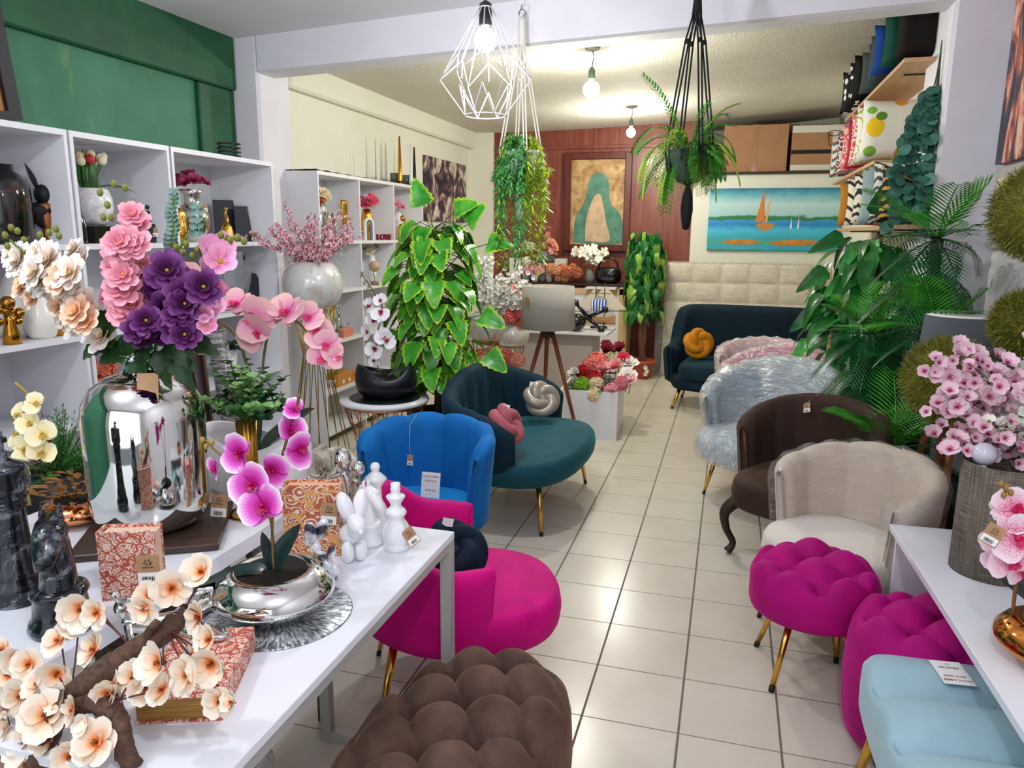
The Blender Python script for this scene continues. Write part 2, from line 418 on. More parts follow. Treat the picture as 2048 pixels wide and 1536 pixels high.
# ================================================================== shape library
def cushion_disc(rx, ry, z0, z1, p=2.6, dome=.03, nr=12, n=48, c=(0, 0), bulge=.02, top=None):
    "upholstered pad: superellipse outline, soft edges; top(x, y) adds to the height"
    m = MB(); vs = []; fs = []; rings = []
    H = z1-z0
    def out(a): ca, sa = cos(a), sin(a); r = (abs(ca)**p+abs(sa)**p)**(-1/p); return r*ca, r*sa
    prof = [(.90, 0), (.97, .04), (1.0, .18), (1+bulge, .5), (1.0, .8), (.965, .93)]
    for s_, t_ in prof: rings.append((s_, z0+H*t_, False))
    for k in range(nr, -1, -1):
        q = .93*k/nr; rings.append((max(q, 1e-4), z1+dome*(1-q*q)-.07*H*(q/.93)**8, True))
    for s_, z, tp in rings:
        for k in range(n):
            x, y = out(2*pi*k/n); x *= rx*s_; y *= ry*s_
            vs.append((c[0]+x, c[1]+y, z+(top(x, y) if (tp and top) else 0)))
    R_ = len(rings)
    for i in range(R_-1):
        for k in range(n): k2 = (k+1) % n; fs.append((i*n+k, i*n+k2, (i+1)*n+k2, (i+1)*n+k))
    fs.append(tuple(reversed(range(n))))
    return m.add(vs, fs)
def tufts(s, A=.03, pit=.035, e=.55, ox=0, oy=0, sx=1, sy=1):
    def f(x, y):
        x = (x-ox)/sx; y = (y-oy)/sy
        u = (x+y)/s; v = (x-y)/s
        pil = (abs(sin(pi*u))**e)*(abs(sin(pi*v))**e)
        du = u-round(u); dv = v-round(v)
        return A*pil - pit*exp(-(du*du+dv*dv)/.018)
    return f
def shell(rx, ry, ph0, ph1, zb, hf, flare=.12, th=.06, ch=7, bul=.02, scal=.02, nphi=72, inb=True, pw=2.0, lean=0.0):
    "curved upholstered back; phi 0 is straight back (+Y); hf(t) top height for t in -1..1"
    m = MB(); K = 20; vs = []; fs = []
    for i in range(nphi+1):
        t = -1+2*i/nphi; ph = lerp(ph0, ph1, (t+1)/2)
        d = abs(sin(ph))**pw+abs(cos(ph))**pw; rr = d**(-1/pw)
        px, py = sin(ph)*rr, cos(ph)*rr
        c = abs(sin(pi*ch*(t+1)/2)) if ch else 0
        h = hf(t)+scal*(c**.7)
        endf = min(1, (1-abs(t))*9+.35)
        for k in range(K):
            a = k/K
            if a < .4: w = a/.4; z = lerp(zb, h-th*.5, w); off = -th*.5 - bul*(c**.6)*min(1, 4*w)*min(1, 3*(1-w)+.55)
            elif a < .6: q = (a-.4)/.2*pi; z = h-th*.5+th*.5*sin(q); off = -cos(q)*(th*.5+bul*(c**.6)*.55*(1-q/pi))
            else: w = 1-(a-.6)/.4; z = lerp(zb, h-th*.5, w); off = th*.5
            f_ = 1+flare*max(0, (z-zb))/max(.2, (h-zb))
            off *= endf
            vs.append((px*(rx*f_+off), py*(ry*f_+off)+lean*(z-zb), z))
    for i in range(nphi):
        for k in range(K): k2 = (k+1) % K; fs.append((i*K+k, i*K+k2, (i+1)*K+k2, (i+1)*K+k))
    fs.append(tuple(range(K))); fs.append(tuple(reversed([nphi*K+k for k in range(K)])))
    return flip(m.add(vs, fs))
def leg_mb(p0, p1, r0, r1, n=12):
    return MB().tube([p0, p1], [r0, r1], n)
def add_leg(t, p0, p1, r0=.014, r1=.008, m=None, foot=True, name='leg'):
    o = part(name, leg_mb(p0, p1, r0, r1), m or GOLD, t)
    if foot:
        p0 = Vector(p0); p1 = Vector(p1); d = (p1-p0).normalized()
        part('foot_cap', MB().tube([p1-d*.022, p1], [r1*1.15, r1*1.1], 10), BLACK, o)
    return o
def knot(t_r=.055, R=.1, n=200, sc=(1, 1, .8), p=2, q=3, k=14):
    "fabric ball knot: a thick tube tied on itself"
    pts = []
    for i in range(n):
        a = 2*pi*i/n; r = R*(1+.42*cos(q*a))
        pts.append((r*cos(p*a)*sc[0], r*sin(p*a)*sc[1], R*.62*sin(q*a)*sc[2]))
    m = MB(); P = [Vector(x) for x in pts]; vs = []; fs = []
    for i in range(n):
        tg = (P[(i+1) % n]-P[i-1]).normalized(); rad = P[i].normalized(); s_ = tg.cross(rad).normalized(); up = s_.cross(tg)
        for j in range(k): a = 2*pi*j/k; vs.append(P[i]+(up*cos(a)+s_*sin(a))*t_r)
    for i in range(n):
        for j in range(k):
            i2 = (i+1) % n; j2 = (j+1) % k; fs.append((i*k+j, i2*k+j, i2*k+j2, i*k+j2))
    return flip(m.add(vs, fs))
def cushion_mb(w, h, th, seed=0, n=14):
    "square throw cushion standing up; thickness along Y, corner ears"
    m = MB()
    def f(sg):
        def g(u, v):
            a = u*2-1; b = v*2-1
            e = max(0, (1-a**4)*(1-b**4))**.5
            cx = a*w/2*(1-.07*(1-b*b)*abs(a)**2 if True else 1); cz = b*h/2*(1-.07*(1-a*a)*abs(b)**2)
            wr = .012*noise.noise(Vector((a*2+seed, b*2, sg*3)))
            return (cx, sg*(th/2*e**.8+wr*e), cz+h/2)
        return g
    m.grid(f(-1), n, n); m2 = MB().grid(f(1), n, n); flip(m2); m.merge(m2); return m
# ---- leaves and petals
def leaf_verts(Ln, Wd, droop=.3, fold=.15, prof='oval', nu=7, nv=5, twist=0, serr=0):
    "leaf along +Y from origin, up +Z"
    vs = []; fs = []
    for i in range(nu):
        u = i/(nu-1)
        if prof == 'oval': w = sin(pi*min(1, u*1.0)**.8)**.8
        elif prof == 'heart': w = (min(1, (u+.03)*6)**.5)*(1-u)**.62*1.15
        elif prof == 'strap': w = min(1, u*5+.25)*(1-u**4)**.8
        elif prof == 'round': w = sqrt(max(0, 1-(2*u-1)**2))
        elif prof == 'pet': w = sin(pi*(u*.86+.04)**1.3)**.75
        elif prof == 'lance': w = sin(pi*u**.75)
        else: w = sin(pi*u)
        w = max(w, .02)
        if serr: w *= 1+serr*(1 if i % 2 else -1)*(0 if i in (0, nu-1) else 1)
        for j in range(nv):
            v = 2*j/(nv-1)-1
            x = v*Wd/2*w; y = Ln*u; z = -droop*Ln*u*u + fold*Wd*abs(v)*w
            vs.append((x, y, z))
    for i in range(nu-1):
        for j in range(nv-1): a = i*nv+j; fs.append((a, a+1, a+nv+1, a+nv))
    return vs, fs
def leaf_mi(nu, nv, edge=True):
    return [(1 if (edge and (j in (0, nv-2) or i == nu-2)) else 0) for i in range(nu-1) for j in range(nv-1)]
def put_leaf(m, M, vf, mi=0, mis=None):
    vs, fs = vf; o = len(m.v)
    m.v += [tuple(M @ Vector(v)) for v in vs]
    m.f += [tuple(i+o for i in f) for f in fs]; m.m += mis if mis else [mi]*len(fs); m.sm += [True]*len(fs)
def frame_to(loc, d, up=(0, 0, 1), roll=0, sc=1):
    "matrix: local +Y -> d, local +Z near up"
    d = Vector(d).normalized(); u = Vector(up); x = d.cross(u)
    if x.length < 1e-3: x = d.cross(Vector((1, 0, .1)))
    x.normalize(); z = x.cross(d)
    M = Matrix((x, d, z)).transposed().to_4x4()
    if roll: M = M @ Matrix.Rotation(roll, 4, 'Y')
    if sc != 1: M = M @ Matrix.Scale(sc, 4)
    return Matrix.Translation(Vector(loc)) @ M
def petal_ring(m, n, Ln, Wd, tilt, cup=.25, curl=.2, a0=0, mi=0, inner=None, nu=5, nv=5, prof='pet', jit=0, z0=0, rnd=random):
    for k in range(n):
        a = a0+2*pi*k/n+rnd.uniform(-jit, jit); s_ = 1+rnd.uniform(-jit, jit)*.5
        vs, fs = leaf_verts(Ln*s_, Wd*s_, -curl*.5, cup, prof, nu, nv)
        tl = tilt+rnd.uniform(-jit, jit)*.4
        M = Matrix.Translation((0, 0, z0)) @ Matrix.Rotation(a, 4, 'Z') @ Matrix.Rotation(tl, 4, 'X')
        mis = [inner if (inner is not None and i < (2 if nu > 5 else 1)) else mi for i in range(nu-1) for j in range(nv-1)]
        put_leaf(m, M, (vs, fs), mi, mis)
    return m
def R0(k): return random.Random(k)
def bloom_cherry(r=.02, seed=0, cen=True):
    "mats: petal, inner, stamen"
    g = R0(seed); m = MB(); petal_ring(m, 5, r, r*.95, .35, .3, .5, 0, 0, 1, 4, 3, jit=.12, rnd=g)
    if cen: m.sphere((0, 0, r*.12), r*.16, 6, 4, mi=2)
    return m
def bloom_peach(r=.03, seed=0):
    g = R0(seed); m = MB(); petal_ring(m, 6, r*1.1, r*1.05, .22+g.uniform(-.15, .25), .12, .25, 0, 0, 0, 7, 6, jit=.22, rnd=g)
    petal_ring(m, 2, r*.8, r*.7, .55, .2, .3, .6, 0, 0, 6, 5, jit=.4, rnd=g)
    for k in range(7):
        a = k*2.4; m.tube([(0, 0, 0), (r*.10*cos(a), r*.10*sin(a), r*.32)], [r*.02, r*.03], 4, 1)
    m.lathe([(r*.1, -r*.22), (r*.16, -.02*r)], 6, mi=2); return m
def bloom_double(r=.05, seed=0, layers=3, n=7):
    g = R0(seed); m = MB()
    for l in range(layers):
        f = 1-.24*l; petal_ring(m, max(4, n-l), r*f*1.1, r*f*.8, .05+.34*l, .16, .25, l*.45, 0, 1 if l == layers-1 else None, 5, 4, jit=.18, z0=l*r*.05, rnd=g)
    m.sphere((0, 0, r*.22), r*.12, 8, 5, mi=2)
    return m
def bloom_rose(r=.035, seed=0):
    g = R0(seed); m = MB()
    for l in range(5):
        f = 1-.17*l; petal_ring(m, 5, r*f, r*f*1.25, .35+.26*l, .45, .15+.1*l, l*.7, 0, None, 5, 4, jit=.15, rnd=g)
    return m
def head_pom(r=.05, n=70, seed=0, pr=.35):
    "hydrangea or pompon head: many small florets on a ball"
    g = R0(seed); m = MB(); ga = pi*(3-sqrt(5))
    for k in range(n):
        z = 1-1.75*k/n; q = sqrt(max(0, 1-z*z)); d = Vector((q*cos(ga*k), q*sin(ga*k), z))
        M = Matrix.Translation(d*r*(.72+g.uniform(-.08, .08))) @ orient(d, roll=g.uniform(0, 6))
        for j in range(4):
            vs, fs = leaf_verts(r*pr, r*pr*1.0, -.1, .2, 'pet', 3, 3)
            put_leaf(m, M @ Matrix.Rotation(j*pi/2, 4, 'Z') @ Matrix.Rotation(.5, 4, 'X'), (vs, fs), 0)
    m.sphere((0, 0, 0), r*.66, 10, 7, mi=0); return m
def bloom_orchid(r=.05, seed=0):
    "phalaenopsis facing +Z. mats: petal, lip"
    g = R0(seed); m = MB()
    def pet(a, Ln, Wd, prof, tilt=.12, cup=.08):
        vs, fs = leaf_verts(Ln, Wd, -.12, cup, prof, 7, 7)
        put_leaf(m, Matrix.Rotation(a, 4, 'Z') @ Matrix.Rotation(tilt, 4, 'X'), (vs, fs), 0)
    for a in (0, 2.25, -2.25): pet(a, r*.95, r*.72, 'oval', -.02)
    for a in (1.38, -1.38):
        vs, fs = leaf_verts(r*1.08, r*1.42, -.15, .06, 'round', 7, 7)
        put_leaf(m, Matrix.Translation((0, 0, r*.04)) @ Matrix.Rotation(a, 4, 'Z') @ Matrix.Rotation(.14, 4, 'X'), (vs, fs), 0)
    for a in (2.5, -2.5, pi):
        vs, fs = leaf_verts(r*.42, r*.26, .3, .3, 'pet', 5, 3)
        put_leaf(m, Matrix.Translation((0, 0, r*.07)) @ Matrix.Rotation(a, 4, 'Z') @ Matrix.Rotation(.8, 4, 'X'), (vs, fs), 1)
    m.sphere((0, r*.03, r*.14), r*.11, 8, 6, (1, 1, 1.3), 1); return m
def grad(stops, rough=.55, r=.05, vein=None, trans=.0, key=None):
    "petal material shading from the heart of the flower to the rim (object space)"
    kk = ('grad', tuple(stops), r, vein, key)
    if kk in _mc: return _mc[kk]
    t = NT('petal'); t.set(rough, spec=.3); c = t.node('ShaderNodeTexCoord'); l = t.node('ShaderNodeVectorMath', operation='LENGTH')
    t.link(c.outputs['Object'], l.inputs[0]); d = t.math('DIVIDE', l.outputs['Value'], r)
    col = t.ramp(d, stops)
    if vein:
        sp = t.node('ShaderNodeSeparateXYZ'); t.link(c.outputs['Object'], sp.inputs[0])
        an = t.math('ARCTAN2', sp.outputs[0], sp.outputs[1]); w = t.math('SINE', t.math('MULTIPLY', an, 34))
        k = t.math('MULTIPLY', t.math('GREATER_THAN', w, .55), t.math('MULTIPLY', t.math('SUBTRACT', 1.05, d), .75)); t.link
        n = t.node('ShaderNodeClamp'); t.link(k, n.inputs[0]); col = t.mix(n.outputs[0], col, vein)
    t.col(col); t.b.inputs['Subsurface Weight'].default_value = .0
    _mc[kk] = t.mat; return t.mat
def scatter_blooms(t, spots, meshes, name='flower', limit=100, mats=None, mbs=None):
    "spots: (pos, dir, scale). the nearest 100 as parts of their own, any others joined in one part"
    spots = sorted(spots, key=lambda s_: (t.matrix_world @ Vector(s_[0]) - CP).length if False else 0)
    g = R0(len(spots))
    for i, (p, d, s_) in enumerate(spots[:limit]):
        o = place(name, meshes[i % len(meshes)], t)
        M = TM(p, orient(d, roll=g.uniform(0, 6)), s_)
        o.matrix_local = M
    if len(spots) > limit and mbs:
        m = MB()
        for i, (p, d, s_) in enumerate(spots[limit:]): m.merge(mbs[i % len(mbs)], TM(p, orient(d, roll=g.uniform(0, 6)), s_))
        o = part(name, m, mats, t); o['kind'] = 'stuff'
def buds(t, pts, r, mt):
    me = MB().sphere((0, 0, 0), r, 8, 6, (1, 1, 1.3)).mesh('bud', mt)
    for p in pts: place('bud', me, t, p)
def price_tag(t, p, d=(0, -1, 0), w=.035, h=.055, up=(0, 0, 1), tilt=0, string=None, name='price_tag'):
    "kraft card hanging from a string with a white bar-code sticker; d is its facing"
    d = Vector(d).normalized(); u = Vector(up); x = u.cross(d).normalized(); u = d.cross(x)
    M = Matrix((x, u, d)).transposed().to_4x4(); M = Matrix.Translation(Vector(p)) @ M @ Matrix.Rotation(tilt, 4, 'Z')
    m = MB()
    m.box((0, 0, 0), (w, h, .0012), mi=0)
    m.box((0, -h*.26, .0014), (w*.92, h*.36, .0006), mi=1)
    g = R0(3)
    x0 = -w*.28
    while x0 < w*.26:
        bw = g.choice((.018, .03, .045))*w; m.box((x0+bw/2, -h*.30, .0021), (bw, h*.17, .0004), mi=2); x0 += bw+g.choice((.02, .035))*w
    for k in range(6):   # the little printed sprig
        a = k*1.1; m.box((w*.14*cos(a), h*.26+h*.08*sin(a), .0012), (w*.11, h*.025, .0006), a, mi=2)
    m.box((0, h*.09, .0012), (w*.5, h*.022, .0005), mi=2)
    m.xf(M); o = part(name, m, [KRAFT, PAPER, mat('221c1c', .6)], t)
    if string: part('string', MB().tube([Vector(q) for q in string]+[M @ Vector((0, h*.48, 0))], .0009, 5), mat('c8c0ae', .8), o)
    return o
def text_mb(s_, size, ext=.0004):
    c = bpy.data.curves.new('txt', 'FONT'); c.body = s_; c.size = size; c.align_x = 'CENTER'; c.extrude = ext; c.resolution_u = 2
    o = bpy.data.objects.new('txt', c); COL.objects.link(o)
    dg = bpy.context.evaluated_depsgraph_get(); dg.update(); me = bpy.data.meshes.new_from_object(o.evaluated_get(dg))
    m = MB().add([v.co[:] for v in me.vertices], [tuple(p.vertices) for p in me.polygons], 0, False)
    bpy.data.objects.remove(o); bpy.data.curves.remove(c); bpy.data.meshes.remove(me); return m
def paper_sign(label, loc, rz, tilt, w=.075, h=.1, flat=False, lean_cat='sign'):
    "small white card asking not to sit; root at its lower edge"
    t = thing('paper_sign', label, 'sign', loc, rz, None)
    M = Matrix.Rotation(radians(90)-tilt, 4, 'X')
    part('card', MB().box((0, h/2, 0), (w, h, .0018)).xf(M), PAPER, t)
    m = MB(); LT = [mat('9a5a6a', .7), mat('3a3036', .7)]
    for s_, y, sz, mi in (('FAVOR DE', .80, .010, 0), ('SENTARSE', .63, .0105, 0), ('\u00a1GRACIAS!', .27, .010, 1)):
        m2 = text_mb(s_, sz*h/.1); m2.m = [mi]*len(m2.f); m2.xf(M @ Matrix.Translation(((-w*.13 if s_[0] == 'F' else 0), h*y, .0012))); part('lettering', m2, LT, t)
    m2 = text_mb('NO', .0115*h/.1, .0008); m2.m = [1]*len(m2.f); m2.xf(M @ Matrix.Translation((w*.31, h*.80, .0012))); part('lettering', m2, LT, t)
    m3 = MB().tube([(-.006, 0, 0), (-.004, -.004, 0), (0, -.005, 0), (.004, -.004, 0), (.006, 0, 0)], .0007, 4, 1); m.merge(m3, Matrix.Translation((0, h*.17, .0012)))
    m.xf(M); part('smile_mark', m, LT, t)
    return t
# ================================================================== seating
def legs4(t, x, yf, yb, zt, spl=.07, r0=.016, r1=.009, m=None):
    for sx in (-1, 1):
        add_leg(t, (sx*x, yf, zt), (sx*(x+spl), yf-spl, 0), r0, r1, m)
        add_leg(t, (sx*x, yb, zt), (sx*(x+spl), yb+spl, 0), r0, r1, m)
def rimmed(f, rx, ry):
    def g(x, y):
        q = (abs(x/rx)**2.3+abs(y/ry)**2.3)**(1/2.3); k = max(0, 1-q**7)
        return f(x, y)*k
    return g
# ---- blue shell chair
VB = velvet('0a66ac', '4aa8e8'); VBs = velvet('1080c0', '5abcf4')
t = thing('shell_chair', 'bright blue velvet shell chair with channelled scalloped back and gold legs', 'chair', (-1.33, 3.16, 0), radians(2))
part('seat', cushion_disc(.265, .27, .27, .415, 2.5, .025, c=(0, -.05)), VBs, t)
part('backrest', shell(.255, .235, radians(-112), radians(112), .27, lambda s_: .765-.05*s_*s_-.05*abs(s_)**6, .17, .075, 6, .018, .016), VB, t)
legs4(t, .17, -.2, .16, .28, .06)
price_tag(t, (-.10, .05, .585), (0.05, -1, .1), .03, .052, string=[(-.12, .20, .78), (-.125, .12, .74), (-.105, .06, .66)])
o = t
paper_sign('white paper sign standing on the seat of the blue shell chair', (-1.295, 3.12, .437), radians(3), radians(12), .092, .122)
# ---- dark teal velvet loveseat in the middle
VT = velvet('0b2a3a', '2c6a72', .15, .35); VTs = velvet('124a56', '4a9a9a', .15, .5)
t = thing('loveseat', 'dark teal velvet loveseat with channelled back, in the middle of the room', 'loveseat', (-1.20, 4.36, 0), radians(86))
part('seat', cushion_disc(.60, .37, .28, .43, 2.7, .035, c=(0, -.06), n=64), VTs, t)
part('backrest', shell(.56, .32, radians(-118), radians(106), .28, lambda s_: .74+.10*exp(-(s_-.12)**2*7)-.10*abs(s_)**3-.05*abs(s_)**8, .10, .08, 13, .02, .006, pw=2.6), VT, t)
for sx, sy in ((-.44, -.27), (.43, -.27), (-.42, .22), (.42, .22)):
    add_leg(t, (sx, sy, .29), (sx*1.12, sy*1.15, 0), .018, .010)
    # ---- magenta shell chair
VM = velvet('d0007c', 'ff60b8', .12, .4)
t = thing('shell_chair', 'magenta velvet shell chair with its back to the white desk and gold legs', 'chair', (-.94, 2.37, 0), radians(116))
part('seat', cushion_disc(.31, .33, .27, .42, 2.3, .03, c=(0, -.10)), VM, t)
part('backrest', shell(.295, .26, radians(-120), radians(120), .27, lambda s_: .60+.15/(1+exp((abs(s_)-.55)*14)), .14, .075, 7, .010, .004), VM, t)
legs4(t, .18, -.22, .18, .28, .06)
# ---- magenta stool, round, tufted, gold legs
VM2 = velvet('a8006e', 'ff4fc0', .14, .45)
t = thing('tufted_stool', 'round magenta velvet stool with deep button tufting on gold legs', 'stool', (.38, 2.86, 0), 0)
part('seat', cushion_disc(.232, .232, .27, .43, 2, .02, 34, 96, bulge=.0, top=rimmed(tufts(.215, .060, .050, .6, 0, .02), .232, .232)), VM2, t)
for k, a in enumerate((45, 135, 225, 315)):
    a = radians(a+8); add_leg(t, (.13*cos(a), .13*sin(a), .28), (.225*cos(a), .225*sin(a), 0), .014, .010)
# ---- magenta pouf
t = thing('tufted_pouf', 'tall magenta velvet pouf with button tufting, partly under the white table', 'pouf', (.71, 2.515, 0), 0)
part('body', cushion_disc(.25, .25, .03, .41, 2.3, .03, 34, 96, bulge=.03, top=rimmed(tufts(.215, .060, .050, .6, .03, .02), .25, .25)), VM2, t)
for sx in (-1, 1):
    for sy in (-1, 1): part('foot', MB().lathe([(.018, 0), (.022, .04)], 12, (sx*.15, sy*.15, 0)), BLACK, t)
# ---- pale blue channelled bench
VP = velvet('9dbcc6', 'e8f6fa', .06, .35)
t = thing('upholstered_bench', 'pale blue velvet bench with wide stitched channels and gold legs', 'bench', (.680, 1.845, 0), radians(2))
def ch_top(x, y): return .045*abs(sin(pi*(y-.47)/.235))**.6-.03
part('seat', cushion_disc(.225, .47, .27, .44, 7, .01, 40, 240, bulge=.005, top=ch_top), VP, t)
for sx in (-1, 1):
    for sy in (-1, 1): add_leg(t, (sx*.15, sy*.36, .28), (sx*.20, sy*.41, 0), .018, .012)
paper_sign('white paper sign lying flat on the pale blue bench', (.665, 2.235, .463), radians(186), radians(89), .082, .12)
# ---- brown tufted ottoman in the foreground
def m_brown():
    t = NT('brown_velvet'); t.set(.8, spec=.2, sheen=.5, sheen_tint='b08a70'); f = t.noise(t.coord(), 9, 4, .65); t.col(t.ramp(f, [(.3, '4c3831'), (.7, '6c5347')])); t.bump(t.noise(t.coord(), 240, 3), .35, .002); return t.mat
BR = m_brown()
t = thing('tufted_ottoman', 'long brown velvet ottoman with diamond button tufting, nearest seat to the camera', 'ottoman', (-.60, 1.60, 0), radians(-14))
part('body', cushion_disc(.235, .40, .06, .43, 2.6, .04, 46, 128, bulge=.02, top=rimmed(tufts(.2, .058, .055, .6, .0, .03), .235, .40)), BR, t)
for sx in (-1, 1):
    for sy in (-1, 1): part('foot', MB().lathe([(.018, 0), (.024, .07)], 12, (sx*.14, sy*.27, 0)), BLACK, t)
# ---- cream shell chair in wrap
VC = velvet('c9b9a8', 'fff4ea', .05, .3)
def shell_chair_wrapped(label, loc, rz, mt, mts, sc=1, rx=.32, ry=.27, top=.80, ch=6, fs=.5, seed=1, full=False, drop=.12):
    t = thing('shell_chair', label, 'chair', loc, rz)
    part('seat', cushion_disc(rx, ry+.02, .27, .42, 2.5, .03, c=(0, -.07)), mts, t)
    hf = lambda s_: top-drop*abs(s_)**1.8
    part('backrest', shell(rx*.97, ry*.95, radians(-118), radians(118), .27, hf, .18, .075, ch, .014, .012), mt, t)
    legs4(t, rx*.55, -.22, .14, .28, .05)
    w = shell(rx*.97, ry*.95, radians(-126), radians(126), .26, lambda s_: hf(s_)+.016+.006*sin(40*s_), .18, .115, ch, .002, .0, nphi=90)
    part('plastic_wrap', w, film(fs, seed, (1, 1, 3), (.24 if full else .05)), t)
    if full:
        part('plastic_wrap', cushion_disc(rx+.02, ry+.045, .255, .435, 2.5, .03, c=(0, -.07)), film(fs, seed+3, (2, 2, 2), .26), t)
    return t
shell_chair_wrapped('cream velvet shell chair whose back is wrapped in clear plastic, gold legs', (.555, 3.29, 0), radians(-46), VC, velvet('ddd6cc', 'ffffff', .04, .3), rx=.28, ry=.25, top=.76, fs=.24)
# ---- brown velvet chair with cabriole legs
VBr = velvet('3b2a22', 'a08068', .15, .4)
t = thing('slipper_chair', 'dark brown velvet chair with rolled tufted back and carved cabriole legs', 'chair', (.45, 4.06, 0), radians(-30))
part('seat', cushion_disc(.30, .31, .27, .43, 3.0, .03, c=(0, -.06), bulge=.03), VBr, t)
part('backrest', shell(.31, .27, radians(-105), radians(105), .27, lambda s_: .815-.17*abs(s_)**2.2, .14, .10, 9, .006, .002), VBr, t)
wd = wood('1c100a', '38241a', (8, 8, 1))
for sx in (-1, 1):
    pts = spline([(sx*.23, -.27, .30), (sx*.275, -.315, .23), (sx*.265, -.31, .14), (sx*.235, -.285, .06), (sx*.25, -.31, .012)], 6)
    part('leg', MB().tube(pts, [.034, .036, .035, .034, .033, .031, .029, .027, .025, .023, .022, .021, .02, .019, .018, .018, .018, .018, .018, .018, .019, .02, .021, .022, .022], 12), wd, t)
    part('leg', MB().tube([(sx*.2, .2, .3), (sx*.23, .27, .0)], [.026, .018], 10), wd, t)
price_tag(t, (-.12, .215, .74), (-.1, -1, .35), .04, .055, tilt=.3, string=[(-.08, .29, .825)])
# ---- blue grey chair fully in wrap
t = shell_chair_wrapped('pale blue-grey shell chair completely bagged in clear plastic, behind the brown chair', (.29, 4.90, 0), radians(-38), velvet('93a9b8', 'f0faff', .05, .3), velvet('a3bacb', 'f0faff', .05, .3), rx=.37, ry=.30, top=.88, ch=9, fs=.75, seed=5, full=True, drop=.26)
t = shell_chair_wrapped('pink velvet shell chair bagged in crinkled clear plastic', (.36, 5.78, 0), radians(-38), velvet('c0407e', 'ffb0d8', .05, .3), velvet('c64a8a', 'ffb0d8', .05, .3), rx=.36, ry=.29, top=.84, ch=8, fs=.75, seed=9, full=True, drop=.25)
t = shell_chair_wrapped('white and pink shell chair in plastic, half hidden behind the pink one', (.30, 6.50, 0), radians(-20), velvet('d0a8b8', 'ffffff', .05, .3), velvet('d0a8b8', 'ffffff', .05, .3), rx=.30, ry=.26, top=.80, ch=6, fs=.8, seed=12, full=True)
# ---- navy sofa at the back
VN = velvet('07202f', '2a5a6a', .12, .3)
t = thing('loveseat', 'dark navy velvet loveseat with rounded arms, in front of the cream headboard', 'loveseat', (.22, 7.50, 0), radians(-6))
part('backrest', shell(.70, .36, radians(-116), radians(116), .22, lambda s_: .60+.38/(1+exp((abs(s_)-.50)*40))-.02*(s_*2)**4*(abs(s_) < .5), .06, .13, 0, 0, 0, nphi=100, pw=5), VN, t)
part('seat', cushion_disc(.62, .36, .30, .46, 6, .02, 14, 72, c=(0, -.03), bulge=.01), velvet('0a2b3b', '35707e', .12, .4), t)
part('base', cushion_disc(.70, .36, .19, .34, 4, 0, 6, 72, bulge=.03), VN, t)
for sx in (-.60, .60):
    add_leg(t, (sx, -.22, .2), (sx*1.1, -.28, 0), .02, .012); add_leg(t, (sx, .22, .2), (sx*1.1, .3, 0), .02, .012)
paper_sign('white paper sign standing on the dark navy loveseat', tuple(AY(1475, 713, 7.55)), radians(-5), radians(8), .115, .135)
# ---- headboards
def headboard(label, x0, x1, y, z1, seed, lean=.06, thick=.1):
    t = thing('headboard', label, 'headboard', ((x0+x1)/2, y, 0), 0); w = x1-x0; nx = 5; nz = 6
    m = MB(); cw = w/nx; chh = z1/nz
    def fr(u, v):
        x = (u-.5)*w; z = v*z1; a = abs(sin(pi*nx*u))**.45; b = abs(sin(pi*nz*v))**.45
        return (x, -.03-.05*a*b+lean*2*v, z)
    m.grid(fr, 71, 73); part('padded_panel', m, mat('e6dac4', .6, var=.04), t)
    m = MB().add([(-w/2, -.03, 0), (w/2, -.03, 0), (w/2, .05, 0), (-w/2, .05, 0), (-w/2, -.03+2*lean, z1), (w/2, -.03+2*lean, z1), (w/2, .05+2*lean, z1), (-w/2, .05+2*lean, z1)],
                 [(0, 4, 5, 1)[::-1], (1, 5, 6, 2), (2, 6, 7, 3), (3, 7, 4, 0), (4, 7, 6, 5), (0, 1, 2, 3)], 0, False); part('frame', m, mat('cfc4b0', .7), t)
    m = MB()
    def wr(u, v):
        x = (u-.5)*(w+.03); z = v*(z1+.02); q = noise.noise(Vector((x*3+seed, z*14, 0)))
        return (x, -.088+lean*2*v+.004*q, z)
    m.grid(wr, 50, 90)
    m.bx(-w/2-.02, w/2+.02, -.06+2*lean, .06+2*lean, z1+.005, z1+.012)
    part('plastic_wrap', m, film(.7, seed, (1, 1, 6), .06), t)
    return t
headboard('cream tufted headboard wrapped in plastic, standing behind the navy loveseat', -.735, .875, 9.12, 1.345, 3)
headboard('second cream headboard in plastic behind the first, by the leafy plant', .90, 1.17, 9.26, 1.33, 7, .05)
# ---- knot pillows
def knot_pillow(label, p, mt, r=.09, rot=(0.3, 0.2, 0), tr=.05, tag=None, sc=1, p_=3, q_=4):
    t = thing('knot_pillow', label, 'pillow', p)
    o = part('knot', knot(tr*.92, r*1.0, n=320, p=p_, q=q_).sphere((0, 0, 0), r*.62, 16, 10), mt, t, rot=rot)
    if tag: part('care_label', MB().add([(-.02, 0, 0), (.02, 0, 0), (.025, .005, .028), (-.015, .005, .03)], [(0, 1, 2, 3)], 0, False), PAPER, t, loc=tag)
    return t
knot_pillow('mustard yellow knotted ball pillow on the navy loveseat', tuple(AY(1397, 687, 7.50)), velvet('c07c12', 'ffd070', .1, .4), .082, (1.2, .2, .4), .045)
knot_pillow('silver beige satin knot pillow on the teal loveseat', tuple(AY(1083, 798, 4.66)), mat('a89c8e', .32, .25, var=.1, sheen=.3), .067, (.9, .3, .5), .036, (-.06, -.02, .085))
knot_pillow('dusty pink knot pillow on the near end of the teal loveseat', tuple(AY(1013, 850, 3.86)), velvet('a85a62', 'ffb0b0', .1, .4), .066, (1.0, .5, 1.2), .037, (-.0, -.02, .09))
